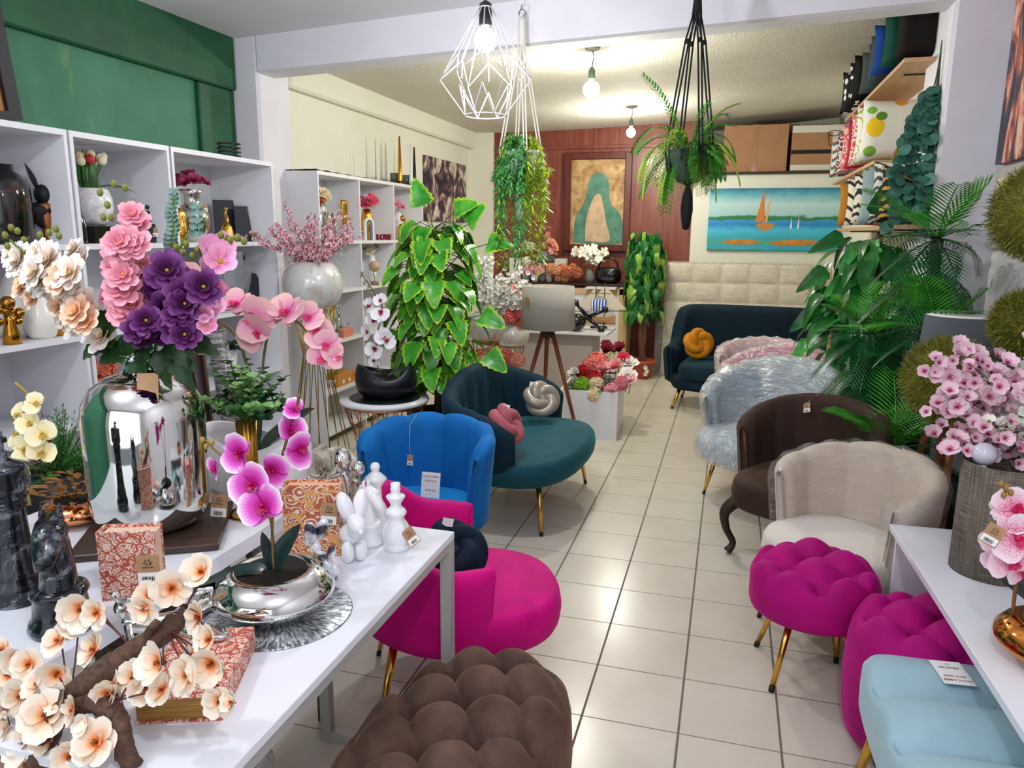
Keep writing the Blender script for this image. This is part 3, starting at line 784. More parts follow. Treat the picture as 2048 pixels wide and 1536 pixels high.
knot_pillow('navy blue knot pillow lying on the magenta chair behind the desk corner', tuple(AY(905, 1100, 2.30)), velvet('071a2c', '204a6a', .1, .3), .064, (.4, .3, .2), .040, (-.02, .0, .085))
# ================================================================== tables, desks, shelving
LAM = mat('eceef4', .18, var=.01, coat=.3); LAMS = mat('e6e6ea', .35)
# ---- white desk in the foreground
def frame_desk(label, x0, x1, y0, y1, z, th, leg, name='desk'):
    t = thing(name, label, 'desk', ((x0+x1)/2, (y0+y1)/2, 0)); hx, hy = (x1-x0)/2, (y1-y0)/2
    part('tabletop', MB().box((0, 0, z-th/2), (2*hx, 2*hy, th), 0, 0, .002), LAM, t)
    gm = mat('b9b7b4', .35, .3)
    for sy in (-1, 1):
        for sx in (-1, 1): part('leg', MB().box((sx*(hx-leg/2), sy*(hy-leg/2), (z-th)/2), (leg, leg, z-th), 0, 0, .002), gm, t)
        part('foot_rail', MB().box((0, sy*(hy-leg/2), leg/2), (2*hx-2*leg, leg, leg)), gm, t)
    for sx in (-1, 1): part('apron', MB().box((sx*(hx-.012), 0, z-th-.0125), (.018, 2*hy-2*leg, .025)), gm, t)
    return t
frame_desk('white desk with square grey legs in the foreground, holding the silver saucer pot', -1.215, -.748, .86, 1.99, .785, .022, .035)
t = thing('display_table', 'raised white table behind the front desk, holding the big silver vase', 'table', (-1.575, 1.30, 0))
part('tabletop', MB().box((0, 0, .822), (.71, 1.60, .046), 0, 0, .002), LAM, t)
for sx in (-1, 1):
    for sy in (-1, 1): part('leg', MB().box((sx*.32 if sx > 0 else -.32, sy*.76, .4), (.04, .04, .80)), mat('4a4038', .5), t)
# ---- white table at the right
t = thing('console_table', 'white laminate table at the right edge with a solid end panel', 'table', (1.0, 2.15, 0), radians(2))
RTZ = .60
part('tabletop', MB().box((0, 0, RTZ-.0125), (.66, 1.66, .025), 0, 0, .0015), LAM, t)
part('end_panel', MB().box((0.0, .80, (RTZ-.025)/2), (.62, .02, RTZ-.025)), LAM, t)
part('end_panel', MB().box((0.0, -.80, (RTZ-.025)/2), (.62, .02, RTZ-.025)), LAM, t)
# ---- round side table with copper wire base
t = thing('side_table', 'round white-topped side table on crossed copper wires, under the black planter', 'table', (-2.08, 4.28, 0))
part('tabletop', MB().lathe([(.26, .60), (.28, .603), (.287, .615), (.28, .63), (.0001, .63)], 48), GLOSSW, t)
part('rim', MB().lathe([(.265, .585), (.272, .590), (.27, .60), (.26, .60)], 48), COPPER, t)
n = 14; m = MB()
for k in range(n):
    a = 2*pi*k/n
    for s_ in (-1, 1): m.tube([(.262*cos(a), .262*sin(a), .595), (.175*cos(a+s_*.45), .175*sin(a+s_*.45), .30), (.20*cos(a+s_*.68), .20*sin(a+s_*.68), .0)], .0035, 5)
part('wire_base', m, COPPER, t)
m = MB(); m.tube([(.2*cos(a), .2*sin(a), .004) for a in [2*pi*k/40 for k in range(41)]], .004, 6, caps=False); part('base_ring', m, COPPER, t)
# ---- white plinth with artificial flower heads, display table, counter
t = thing('plinth_planter', 'tall white box holding assorted artificial flower heads', 'planter', (-1.07, 6.265, 0), radians(3))
bxm = LAMS
m = MB().bx(-.24, .24, -.33, -.31, 0, .405).bx(-.24, .24, .31, .33, 0, .405).bx(-.24, -.22, -.31, .31, 0, .405).bx(.22, .24, -.31, .31, 0, .405)
part('box', m, bxm, t); part('filling', MB().bx(-.22, .22, -.31, .31, .02, .34), mat('1c3a22', .9), t)
t = thing('display_table', 'white table top on a box base, carrying the big black jack and model ship', 'table', (-1.56, 7.22, 0))
part('tabletop', MB().box((.0, 0, .739), (.98, .56, .022), 0, 0, .002), LAMS, t)
part('base', MB().box((-.05, .02, .364), (.78, .44, .728)), mat('b5aaa4', .5), t)
t = thing('reception_counter', 'light wood and white reception counter in front of the red-brown panel', 'counter', (-1.93, 9.18, 0))
wl = wood('c9a878', 'd8bc90', (1, 8, 8), .45)
part('worktop', MB().box((.0, .02, 1.07), (1.58, .44, .03), 0, 0, .003), mat('2c1c14', .4), t)
part('frame', MB().bx(-.78, .78, -.23, -.20, .96, 1.03).bx(.68, .78, -.23, .22, 0, 1.05).bx(-.78, -.68, -.23, .22, 0, 1.05), wl, t)
part('front_panel', MB().bx(-.68, .68, -.215, -.205, .02, .97), LAMS, t)
part('side_ledge', MB().bx(.30, .66, -.42, -.23, 1.035, 1.055), LAMS, t)
# ---- bookcases on the left
def bookcase(label, x0, x1, y0, y1, zs, cols=1, th=.018, ths=.026, back=True):
    "open front faces +X; zs shelf heights incl. bottom and top"
    t = thing('bookcase', label, 'bookcase', ((x0+x1)/2, (y0+y1)/2, 0)); hx, hy = (x1-x0)/2, (y1-y0)/2
    part('side_panel', MB().box((0, -hy+th/2, zs[-1]/2), (2*hx, th, zs[-1])), LAMS, t)
    part('side_panel', MB().box((0, hy-th/2, zs[-1]/2), (2*hx, th, zs[-1])), LAMS, t)
    for i, z in enumerate(zs): part('top_panel' if i == len(zs)-1 else 'shelf', MB().box((0, 0, z-ths/2), (2*hx-.001, 2*hy-2*th, ths)), LAMS, t)
    for k in range(1, cols): part('divider', MB().box((0, -hy+2*hy*k/cols, zs[-1]/2-.01), (2*hx-.004, th, zs[-1]-.03)), LAMS, t)
    part('back_panel', MB().box((-hx+.004, 0, zs[-1]/2), (.006, 2*hy-2*th, zs[-1]-.01)), LAMS, t)
    return t
ZS = [.08, .335, .755, 1.176, 1.60, 2.11]
bookcase('white open bookcase at the left edge, partly out of frame', -3.42, -2.93, 1.45, 2.846, ZS, 2)
bookcase('white open bookcase behind the big bouquet, second from the left edge', -3.42, -2.93, 2.862, 3.50, ZS)
bookcase('white open bookcase beside the left pillar with the silver trophy vase on it', -3.42, -2.93, 3.516, 4.459, ZS)
ZS2 = [.10, .44, .86, 1.28, 1.585, 2.11]
ZS2 = [.10, .43, .82, 1.215, 1.60, 2.11]
bookcase('white three-column bookcase in the back room beyond the pillar', -3.29, -2.965, 5.08, 7.06, ZS2, 3)
# ---- wall shelves at the right
wb = wood('c09468', 'd0a880', (8, 1, 8), .5)
for lb, x0, y0, y1, z in (('highest wooden wall shelf, holding velvet cushions under the ceiling', .9, 5.10, 7.55, 2.69), ('middle wooden wall shelf with the lemon print cushion', .9, 5.80, 8.05, 2.18), ('lowest wooden wall shelf with ochre and leaf print cushions', .9, 4.85, 7.5, 1.735)):
    t = thing('wall_shelf', lb, 'shelf', ((x0+1.2)/2, (y0+y1)/2, z)); part('board', MB().box((0, 0, -.012), (1.2-x0, y1-y0, .024)), wb, t)
    for k in (-.35, .35): part('bracket', MB().bx(-.08, .15, k*(y1-y0)-.01, k*(y1-y0)+.01, -.032, -.024).bx(.135, .15, k*(y1-y0)-.01, k*(y1-y0)+.01, -.15, -.03), BLACK, t)
# ================================================================== big artificial plants
def gmat(c, c2=None, rough=.38, scale=14, spec=.5):
    key = ('gm', c, c2, rough)
    if key in _mc: return _mc[key]
    t = NT('leaf_'+c); t.set(rough, spec=spec); f = t.noise(t.coord(), scale, 3, .6); t.col(t.ramp(f, [(.35, c), (.65, c2 or c)])); _mc[key] = t.mat; return t.mat
def pot_mb(r, h, rim=.012): return MB().lathe([(r*.72, 0), (r*.78, .004), (r*.96, h-.03), (r+rim*.6, h-.03), (r+rim, h-.02), (r+rim, h), (r-.01, h), (r-.02, h-.03), (.0001, h-.03)], 32)
DARKP = mat('17181c', .45); SOIL = mat('241c14', .95, var=.3, vscale=60)
# ---- variegated grape-leaf tree behind the side table
g = R0(11)
t = thing('artificial_tree', 'leafy artificial tree with yellow-edged green leaves, behind the round side table', 'plant', (-1.86, 4.62, 0))
part('pot', pot_mb(.19, .48), DARKP, t); part('trunk', MB().tube(spline([(0, 0, .4), (.02, .0, .7), (-.02, 0, 1.2), (.0, 0, 1.62)], 5), .03, 8), wood('2c2018', '4a382a', (6, 6, 1)), t)
m = MB(); st = MB(); lv = [leaf_verts(1, .95, .35, .10, 'heart', 11, 9, serr=s_) for s_ in (.09, .07)]; mis = leaf_mi(11, 9)
for k in range(225):
    z = .60+1.13*(k/225)**.9; a = g.uniform(0, 2*pi); q = 1-abs((z-1.15)/.72)**3; r = (.10+.15*max(0, q))*g.uniform(.5, 1.1)
    p = V(r*cos(a), r*sin(a), z); d = V(cos(a), sin(a), -g.uniform(.3, 1.3)); s_ = g.uniform(.12, .175)
    st.tube([(0, 0, z-.02), (p.x*.6, p.y*.6, z+.02), p], .003, 4)
    put_leaf(m, frame_to(p, d, (cos(a)*.6, sin(a)*.6, 1), g.uniform(-.4, .4), s_), lv[k % 2], 0, mis)
for (x, z, dx, dz) in ((.16, 1.80, 1, .5), (-.05, 1.84, -.3, 1), (.38, 1.60, 1, .1), (.34, 1.15, 1, -.3), (.38, .90, .8, -.5), (.25, 1.72, .6, .8)):
    st.tube([(0, 0, z-.25), (x*.5, 0, z-.05), (x, -.05, z)], .0035, 5); put_leaf(m, frame_to((x, -.05, z), (dx, -.4, dz), (0, -1, .6), 0, .17), lv[0], 0, mis)
def m_vargreen():
    t = NT('leaf_green'); t.set(.32, spec=.5); f = t.noise(t.coord(), 9, 4, .6); t.col(t.ramp(f, [(.3, '2a7c20'), (.55, '45a02c'), (.75, '78c040')])); return t.mat
part('foliage', m, [m_vargreen(), gmat('b4d034', '7cb82c', .35)], t); part('stems', st, gmat('2e4a1c', '40602a'), t)
# ---- split-leaf climber tree at the right
t = thing('artificial_tree', 'dark green broad-leaved artificial tree at the right, between headboards and palms', 'plant', (.90, 5.35, 0))
part('pot', pot_mb(.16, .28), DARKP, t); part('trunk', MB().tube([(0, 0, .2), (.01, 0, 1.0), (0, 0, 1.68)], .028, 8), wood('5a3022', '7a4a34', (6, 6, 1)), t)
m = MB(); lv = [leaf_verts(1, .46, .5, .12, 'heart', 9, 5), leaf_verts(1, .56, .35, .1, 'heart', 9, 5)]; g = R0(4)
for k in range(230):
    z = .55+1.12*k/230; a = g.uniform(0, 2*pi); q = 1-abs((z-1.0)/.75)**2.5; r = (.14+.18*max(0, q))*g.uniform(.5, 1.15)
    if a > pi*1.0 or g.random() < .6:
        p = V(min(.10, r*cos(a)), r*sin(a), z); d = V(cos(a)*.8, sin(a)*.8-.2, -g.uniform(.3, 1.6))
        put_leaf(m, frame_to(p, d, (cos(a), sin(a)-.3, .9), g.uniform(-.5, .5), g.uniform(.16, .26)), lv[k % 2], k % 5 == 0)
for (x, z, dx, dz) in ((-.22, 1.66, -1, -.3), (-.05, 1.80, .2, 1), (.10, 1.72, 1, .3), (-.3, 1.45, -1, -.6), (-.33, 1.2, -1, -.7), (-.02, 1.62, -.2, -1)):
    put_leaf(m, frame_to((x, -.12, z), (dx, -.4, dz), (0, -1, .6), 0, .22), lv[1], 0)
m.v = [(min(v_[0], -.02 if v_[2] > 1.60 else .14), v_[1], v_[2]) for v_ in m.v]
part('foliage', m, [gmat('12521e', '1f7a2c', .3), gmat('2f8a34', '4aa64a', .28)], t)
# ---- palms
def frond(m, base, d, L_=.5, n=30, w=.13, sag=.5, mi=0, up=(0, 0, 1), rach=None):
    d = Vector(d).normalized(); pts = []
    p = Vector(base); dd = d.copy(); N = n
    for i in range(N+1):
        pts.append(p.copy()); p = p+dd*(L_/N); dd = (dd+Vector((0, 0, -sag/N))).normalized()
    m.tube(pts[::3]+[pts[-1]], [.006, .002], 4, mi)
    for i in range(3, N):
        t_ = (pts[i+1]-pts[i-1]).normalized() if i < N else dd
        side = t_.cross(Vector(up)); side = side.normalized() if side.length > .01 else Vector((1, 0, 0)); u = i/N
        ll = w*1.45*sin(pi*min(1, .14+u*.84))**.6
        for s_ in (-1, 1):
            dr = (side*s_*1.0+t_*(.75+.5*u)+Vector((0, 0, -.12))).normalized()
            nrm = side.cross(t_)*s_
            hw = .0062; a = pts[i]; b = a+dr*ll*.5+Vector((0, 0, .006)); c = a+dr*ll
            q = t_*hw
            o = len(m.v); m.v += [tuple(a-q*.5), tuple(a+q*.5), tuple(b+q*1.1), tuple(b-q*1.1), tuple(c)]
            m.f += [(o, o+1, o+2, o+3), (o+3, o+2, o+4)]; m.m += [mi, mi]; m.sm += [True, True]
PG1 = gmat('124a22', '1f6a34', .28); PG2 = gmat('2a7c1e', '4fa82c', .3); PTR = wood('1c1612', '33271e', (4, 4, 10))
def palm(label, x, y, tiers, pot_r=.13, seed=0, trunk_r=.04):
    "tiers: (z, n, frond length, bright share, low elevation, high elevation)"
    g = R0(seed); t = thing('artificial_palm', label, 'plant', (x, y, 0), 0, None)
    part('pot', pot_mb(pot_r, .24), DARKP, t); zt = max(q[0] for q in tiers)
    part('trunk', MB().tube([(0, 0, .2), (.0, 0, zt*.6), (0, 0, zt)], [trunk_r, trunk_r*.8], 10), PTR, t)
    for z, n, L_, br, e0, e1 in tiers:
        for k in range(n):
            a = 2*pi*k/n+g.uniform(-.25, .25)+seed; el = lerp(e0, e1, ((k*7) % n)/max(1, n-1))
            bright = 1 if (el > lerp(e0, e1, 1-br)) else 0
            m = MB(); d = (cos(a)*cos(el), sin(a)*cos(el), sin(el))
            frond(m, (0, 0, z), d, L_*g.uniform(.85, 1.1), 18, .13, .75, 0)
            # keep fronds out of the wall
            vx = 1.17-x
            m.v = [(min(v_[0], (1.055-x) if v_[1]+y > 4.75 else vx), v_[1], max(.03, v_[2])) for v_ in m.v]
            part('frond', m, PG2 if bright else PG1, t)
    return t
palm('tall artificial palm against the right pillar, its crown level with the lowest cushion shelf', 1.02, 4.40, [(1.66, 20, .44, .35, -.6, 1.1), (1.50, 14, .44, 0, -1.0, .1)], seed=1)
palm('middle artificial palm with bright green upper fronds, left of the tall palm', .84, 4.60-.12, [(1.10, 15, .36, .5, -.6, 1.1), (.98, 7, .34, 0, -1.1, -.3)], seed=5) if False else None
palm('palm with bright green upper fronds above the brown chair', .80, 4.66, [(1.12, 22, .36, .5, -.6, 1.2), (.95, 14, .36, 0, -1.1, .1)], seed=5, pot_r=.12)
palm('lowest artificial palm just behind the brown chair and the cream chair', .86, 4.02, [(.62, 20, .40, .45, -.4, 1.2)], seed=9, pot_r=.1)
palm('artificial palm behind the grey lampshade', 1.02, 4.20, [(1.20, 18, .34, .5, -.5, 1.2)], seed=13, pot_r=.1)
# ---- pothos column in a terracotta pot at the back
p = AY(1281, 742, 8.85)
t = thing('potted_plant', 'tall pothos pole plant in a terracotta pot in front of the red-brown panel', 'plant', (p.x, 8.85, 0))
TC = mat('b4573c', .7, var=.08)
part('pot', MB().lathe([(.11, 0), (.125, .01), (.15, .17), (.17, .172), (.175, .215), (.15, .215), (.14, .17), (.0001, .17)], 32), TC, t)
part('trunk', MB().tube(spline([(0.03, 0, .15), (-.01, 0, .5), (.03, 0, .9), (.0, 0, 1.4)], 5), .035, 8).tube(spline([(-.03, 0, .15), (.03, 0, .5), (-.01, 0, .9)], 5), .022, 8), wood('5a3a28', '7a5238', (6, 6, 1)), t)
m = MB(); lv = leaf_verts(1, .62, .4, .08, 'heart', 7, 5); g = R0(21)
for k in range(330):
    z = .78+.92*k/330; a = g.uniform(0, 2*pi); r = .19*g.uniform(.75, 1.1)*(1-.35*max(0, (z-1.45)/.3))
    put_leaf(m, frame_to((r*cos(a), r*sin(a), z), (cos(a)*g.uniform(.2, .8), sin(a)*g.uniform(.2, .8), -1), (cos(a), sin(a), .3), g.uniform(-.9, .9), g.uniform(.11, .18)), lv, 1 if g.random() < .3 else 0)
part('foliage', m, [gmat('134f1e', '1f7030', .3), gmat('6a9a34', '94b848', .3)], t)
m = MB(); 
for k, (px, py) in enumerate(((.07, .13), (.09, .09), (.075, .05))): m.merge(bloom_cherry(.03, k), TM((px, -.155, py+.02), orient((.1, -1, .1))))
part('flower_decal', m, [PAPER, PAPER, mat('caa', .6) if False else mat('c9a0a0', .6)], t)
# ---- topiary trees at the right
def ball(m, c, r, n, g, bl=.028, mi2=.3):
    ga = pi*(3-sqrt(5))
    for k in range(n):
        z = 1-2*(k+.5)/n; q = sqrt(1-z*z); a = ga*k; d = Vector((q*cos(a), q*sin(a), z))
        for j in range(3):
            dd = (d+Vector((g.uniform(-.6, .6), g.uniform(-.6, .6), g.uniform(-.6, .6)))).normalized(); p = Vector(c)+d*r*g.uniform(.86, .98)
            s_ = dd.cross(Vector((g.uniform(-1, 1), g.uniform(-1, 1), 1))).normalized()*.0022; e = p+dd*bl*g.uniform(.7, 1.3)
            o = len(m.v); m.v += [tuple(p-s_), tuple(p+s_), tuple(e+s_*.4), tuple(e-s_*.4)]; m.f.append((o, o+1, o+2, o+3)); m.m.append(1 if g.random() < mi2 else 0); m.sm.append(True)
    return m
TB = [gmat('62641a', '7e7e26', .7), gmat('9a9a38', '86802a', .7)]
def topiary(label, x, y, balls, seed):
    g = R0(seed); t = thing('topiary_tree', label, 'plant', (x, y, 0)); zt = max(b_[3] for b_ in balls)
    part('pot', pot_mb(.10, .2), DARKP, t); part('trunk', MB().tube(spline([(0, 0, .15), (.01, 0, zt*.5), (0, 0, zt)], 6), .02, 8), wood('4a2418', '6a3626', (6, 6, 1)), t)
    for dx, dy, r, z in balls:
        m = MB().sphere((dx, dy, z), r*.90, 24, 16); ball(m, (dx, dy, z), r, 1500, g); part('clipped_ball', m, TB, t)
    return t
topiary('topiary tree with two round clipped balls one above the other at the right edge', 1.045, 3.10, [(.0, 0, .165, 1.755), (.0, 0, .115, 1.36)], 3)
topiary('single-ball topiary tree just left of the pink and white blossoms', .915, 3.50, [(0, 0, .177, 1.075)], 5)
# ---- hanging eucalyptus on the pillar side
t = thing('hanging_greenery', 'bunch of blue-green eucalyptus branches hanging head down on the right pillar', 'plant', (1.0, 4.98, 0))
g = R0(8); m = MB(); st = MB(); lv = leaf_verts(1, .92, .2, .05, 'round', 7, 5)
for k in range(9):
    a = g.uniform(-1, 1); b_ = g.uniform(-1, .3)
    pts = spline([(.05, -.05, 2.74), (.04+a*.02, -.06, 2.46), (-.02+a*.09, -.08+b_*.06, 2.22), (-.03+a*.13, -.08+b_*.10, 1.80-.1*abs(a))], 9); st.tube(pts, .003, 4)
    for i in range(8, len(pts)):
        for s_ in (-1, 1):
            aa = g.uniform(0, 6.28); d = V(s_*cos(aa), sin(aa)-.3, -.7); put_leaf(m, frame_to(pts[i]+V(0, 0, 0), d, (0, -1, .4), g.uniform(-.6, .6), g.uniform(.05, .085)), lv, 0 if g.random() < .8 else 1)
m.v = [(min(v_[0], .062), v_[1], v_[2]) for v_ in m.v]
part('foliage', m, [gmat('2c5c50', '47806e', .5), gmat('5f9a88', '3c7464', .5)], t); part('stems', st, gmat('3a4a38', '4a5a40'), t)
# ---- macrame hanging planters
def hanging(label, c, ztop, zpot, pr, cord, kn, leafmats, kind, seed, potm, n=4, gather=.55):
    t = thing('hanging_planter', label, 'hanging planter', (c[0], c[1], 0)); g = R0(seed)
    part('hook', MB().tube([(.022*cos(a), 0, ztop+.022+.022*sin(a)) for a in [radians(-100+22*k) for k in range(15)]]+[(0, 0.0, ztop+.07)], .0022, 6), mat('6a6a66', .3, .8), t)
    cm = mat(cord, .8, var=.05, bump=.4, bscale=200)
    zk = lerp(ztop, zpot, gather)
    for k in range(n):
        a = 2*pi*k/n+.5; m = MB(); R_ = pr+.01
        for s_ in (-.009, .009):
            m.tube([(s_, 0, ztop), (.016*cos(a)+s_, .016*sin(a), lerp(ztop, zk, .6)), (.05*cos(a)+s_, .05*sin(a), zk), (R_*cos(a)+s_, R_*sin(a), zpot), (R_*.9*cos(a+s_*20), R_*.9*sin(a+s_*20), zpot-pr*.9), (.01*cos(a), .01*sin(a), zpot-pr*1.5)], .0055, 6)
        m.sphere((.05*cos(a), .05*sin(a), zk), .014, 10, 7); part('cord', m, cm, t)
    part('cord_wrap', MB().lathe([(.018, ztop-.16), (.022, ztop-.12), (.022, ztop-.03), (.016, ztop)], 12), cm, t)
    part('tassel', MB().lathe([(.012, zpot-pr*1.5), (.03, zpot-pr*1.5-.06), (.035, zpot-pr*1.5-.14), (.02, zpot-pr*1.5-.24), (.001, zpot-pr*1.5-.25)], 14), cm, t)
    part('pot', MB().lathe([(pr*.45, zpot-pr*1.4), (pr*.8, zpot-pr*1.1), (pr, zpot-pr*.4), (pr, zpot), (pr*.9, zpot), (.0001, zpot-.02)], 24), potm, t)
    m = MB()
    if kind == 'bamboo':
        for k in range(64):
            a = g.uniform(0, 6.28); r1 = pr*g.uniform(.6, 1.35); ln = g.uniform(.35, 1.0)*.74 if k > 18 else g.uniform(.1, .3)
            pts = spline([(0, 0, zpot), (r1*.7*cos(a), r1*.7*sin(a), zpot+.09*g.random()), (r1*1.15*cos(a), r1*1.15*sin(a), zpot-.12), (r1*1.2*cos(a)+g.uniform(-.03, .03), r1*1.2*sin(a), zpot-ln)], 9)
            m.tube(pts[::3], .0014, 3, 0); mi = 1 if (cos(a) > .45 or g.random() < .2) else 0
            for i in range(3, len(pts)):
                for j in range(5):
                    aa = g.uniform(0, 6.28); d = V(cos(aa), sin(aa), g.uniform(-1.4, .1)).normalized(); p = pts[i]+V(0, 0, g.uniform(-.015, .015)); l_ = g.uniform(.04, .07)
                    s_ = d.cross(V(0, 0, 1)).normalized()*.006; o = len(m.v); m.v += [tuple(p), tuple(p+d*l_*.45+s_), tuple(p+d*l_), tuple(p+d*l_*.45-s_)]; m.f.append((o, o+1, o+2, o+3)); m.m.append(mi); m.sm.append(True)
    else:
        for k in range(58):
            sg = g.uniform(.05, .26); a = g.uniform(0, 6.28); el = g.uniform(-.6, 1.3); ln = g.uniform(.22, .38)*(1.3 if cos(a) < -.2 else 1)
            pts = []; p = V(pr*.3*cos(a), pr*.3*sin(a), zpot); d = V(cos(a)*cos(el), sin(a)*cos(el), sin(el)); N = 22
            for i in range(N): pts.append(p.copy()); p = p+d*ln/N; d = (d+V(0, 0, -sg)).normalized()
            m.tube(pts[::4], .0012, 3, 0); mi = 1 if g.random() < .5 else 0
            for i in range(2, N):
                tt = d if i == N-1 else (pts[i+1]-pts[i]).normalized(); sd = tt.cross(V(0, 0, 1)); sd = sd.normalized() if sd.length > .05 else V(1, 0, 0); w = .055*sin(pi*(.15+.85*(1-i/N)))**.7
                for s_ in (-1, 1):
                    dr = (sd*s_+tt*.5).normalized()
                    for q in range(4):
                        b0 = pts[i]+dr*w*q/4; e = b0+(tt*.8+sd*s_*.5+V(0, 0, g.uniform(-.3, .3)))*.026; wd_ = tt.cross(dr).cross(dr)*0+V(0, 0, 1).cross(dr)*.005
                        o = len(m.v); m.v += [tuple(b0-wd_), tuple(b0+wd_), tuple(e)]; m.f.append((o, o+1, o+2)); m.m.append(mi); m.sm.append(True)
    part('foliage', m, leafmats, t); return t
p = AY(1046, 20, 4.68)
hanging('trailing bamboo-leaf plant in a white cord hanger below the beam', (p.x, 4.66), 2.94, 2.17, .115, 'e4ded2', 0, [gmat('4c9a4a', '6fb86a', .4), gmat('a9c22c', 'c4d838', .4)], 'bamboo', 2, mat('d8dee0', .4), gather=.45)
p = AY(1395, 10, 4.45)
hanging('bushy fern in a black macrame hanger, right of the ceiling bulbs', (p.x+.0, 4.45), 3.0, 2.13, .125, '0c0e12', 0, [gmat('3a8a2a', '5ca838', .4), gmat('98c038', 'b4d048', .4)], 'fern', 6, mat('3c4246', .7, var=.2, vscale=30), gather=.35)
# ---- geometric pendant lamp
p = AY(971, 100, 3.5); cx, cy = p.x, 3.5
t = thing('pendant_lamp', 'white geometric wire cage pendant lamp with a lit bulb, hanging in the front room', 'lamp', (cx, cy, 0))
wm = mat('f0f0f0', .4); zt, zm, zb = 2.655, 2.365, 2.205
part('cord', MB().tube([(0, 0, 2.70), (0, 0, cz_front(cx))], .0035, 6), BLACK, t)
part('socket', MB().lathe([(.008, 2.705), (.028, 2.69), (.03, 2.60), (.026, 2.595)], 16), mat('14181a', .4), t)
n = 6; m = MB()
for k in range(n):
    a = 2*pi*k/n+.2; a2 = 2*pi*(k+1)/n+.2; am = (a+a2)/2
    T_ = V(.028*cos(a), .028*sin(a), zt+.02); A = V(.215*cos(a), .215*sin(a), zm); Bm = V(.135*cos(am), .135*sin(am), zm+.10); Bt = V(.028*cos(am), .028*sin(am), zt+.02)
    Bo = V(.095*cos(a), .095*sin(a), zb); Cm = V(.13*cos(am), .13*sin(am), zm-.035); Bo2 = V(.095*cos(a2), .095*sin(a2), zb); A2 = V(.215*cos(a2), .215*sin(a2), zm)
    for q in ((T_, A), (Bt, Bm), (A, Bm), (Bm, A2), (A, Bo), (Bm, V(.14*cos(am), .14*sin(am), zm+.02)), (Cm, Bo), (Cm, Bo2)): m.tube(q, .0026, 5)
m.tube([(.095*cos(a), .095*sin(a), zb) for a in [2*pi*k/36 for k in range(37)]], .003, 6, caps=False)
m.tube([(.028*cos(a), .028*sin(a), zt+.02) for a in [2*pi*k/20 for k in range(21)]], .003, 6, caps=False)
part('wire_cage', m, wm, t)
part('bulb', MB().lathe([(.015, 2.60), (.018, 2.585)]+[(max(1e-5, .052*sin(a)), 2.535+.052*cos(a)) for a in [radians(d) for d in range(22, 181, 15)]], 20), BULB, t)
light('pendant_light', 'POINT', (cx, cy, 2.44), 34, (.90, .93, 1.0), .05)
# ================================================================== things on the two white foreground tables
DZ, RZ = .785, .845
def bspots(root, lst, Y0, toward=.6, outc=None):
    "(px, py, dY, scale[, dir]) -> local spots; blooms face outwards from the bunch and partly the room's middle"
    out = []
    for q in lst:
        p = AY(q[0], q[1], Y0+q[2]); c = Vector(outc) if outc is not None else Vector((root.location.x, root.location.y, p.z-.1))
        if len(q) > 4: d = Vector(q[4])
        else: d = (p-c).normalized()*(1-toward)+Vector((.35, -.9, .25))*toward
        out.append((p-root.location, d, q[3]))
    return out
def tubepx(m, pts, Y0, root, r, n=6, mi=0, k=5):
    w = [AY(a, b, Y0+dy)-root.location for a, b, dy in pts]; w = spline(w, k); m.tube(w, r, n, mi); return w
STEM = gmat('5a6a2a', '6f7f36', .5)
# ---- dark wood board and the big silver bottle vase
c = AZ(300, 1085, RZ)
wbd = wood('2c1f1a', '4c382e', (2, 14, 14), .35)
single('serving_board', MB().box((0, 0, .012), (.36, .33, .018), 0, 0, .003), wbd, 'square dark wooden board under the big silver bottle vase', 'board', (-1.475, 1.60, RZ), radians(30))
vx, vy = -1.50, 1.615
vase = [(.0001, .024), (.11, .024), (.135, .04), (.150, .075), (.154, .12), (.154, .33), (.148, .37), (.125, .41), (.09, .435), (.055, .445), (.042, .455), (.038, .475), (.046, .495), (.05, .50), (.043, .50), (.034, .475), (.034, .455), (.0001, .45)]
t = thing('bottle_vase', 'big mirror-silver bottle vase on a wooden board, holding the tall bouquet', 'vase', (vx, vy, RZ))
part('body', MB().lathe(vase, 64, sy=1), CHROME, t)
part('label_card', MB().box((0, 0, 0), (.05, .078, .0012)).xf(TM((.085, -.07, .425), Matrix.Rotation(.6, 4, 'Z') @ Matrix.Rotation(radians(62), 4, 'X'))), KRAFT, t)
# ---- the bouquet
BY = 1.615
t = thing('bouquet', 'tall bouquet of white, pink and purple artificial blooms in the big silver vase', 'bouquet', (vx, vy, RZ))
P1 = grad([(0, 'd8b460'), (.25, 'f4d8b8'), (.6, 'f8ece0'), (1, 'fdf8f4')], r=.045, key=1); P2 = grad([(0, 'e0b860'), (.25, 'e07a94'), (.6, 'ee9aaa'), (1, 'f6b8c4')], r=.05, key=2)
P3 = grad([(0, '1c0418'), (.3, '380c34'), (.6, '5c1e5c'), (1, '8a4c92')], r=.05, key=3); P4 = grad([(0, 'f0c0d8'), (.4, 'f090b8'), (1, 'f4b8d8')], r=.05, key=4); P5 = grad([(0, 'f4a868'), (.5, 'fac8a0'), (1, 'fde4d0')], r=.05, key=5)
YC = mat('c8a040', .6)
def bl_meshes(P, n=3, r=.041, fn=bloom_double): return [fn(r, 10+i).mesh('flower', [P, P, YC]) for i in range(n)]
g = R0(33)
def cloud(poly, n, sc=(.75, 1.1), dy=(-.10, .06)):
    out = []
    for k in range(n):
        u = (k+.5)/n; x, y = poly(u); out.append((x+g.uniform(-22, 22), y+g.uniform(-26, 26), g.uniform(*dy), g.uniform(*sc)))
    return out
seg = lambda a, b: (lambda u: (lerp(a[0], b[0], u), lerp(a[1], b[1], u)))
ms = bl_meshes(P1)+bl_meshes(P5, 1)
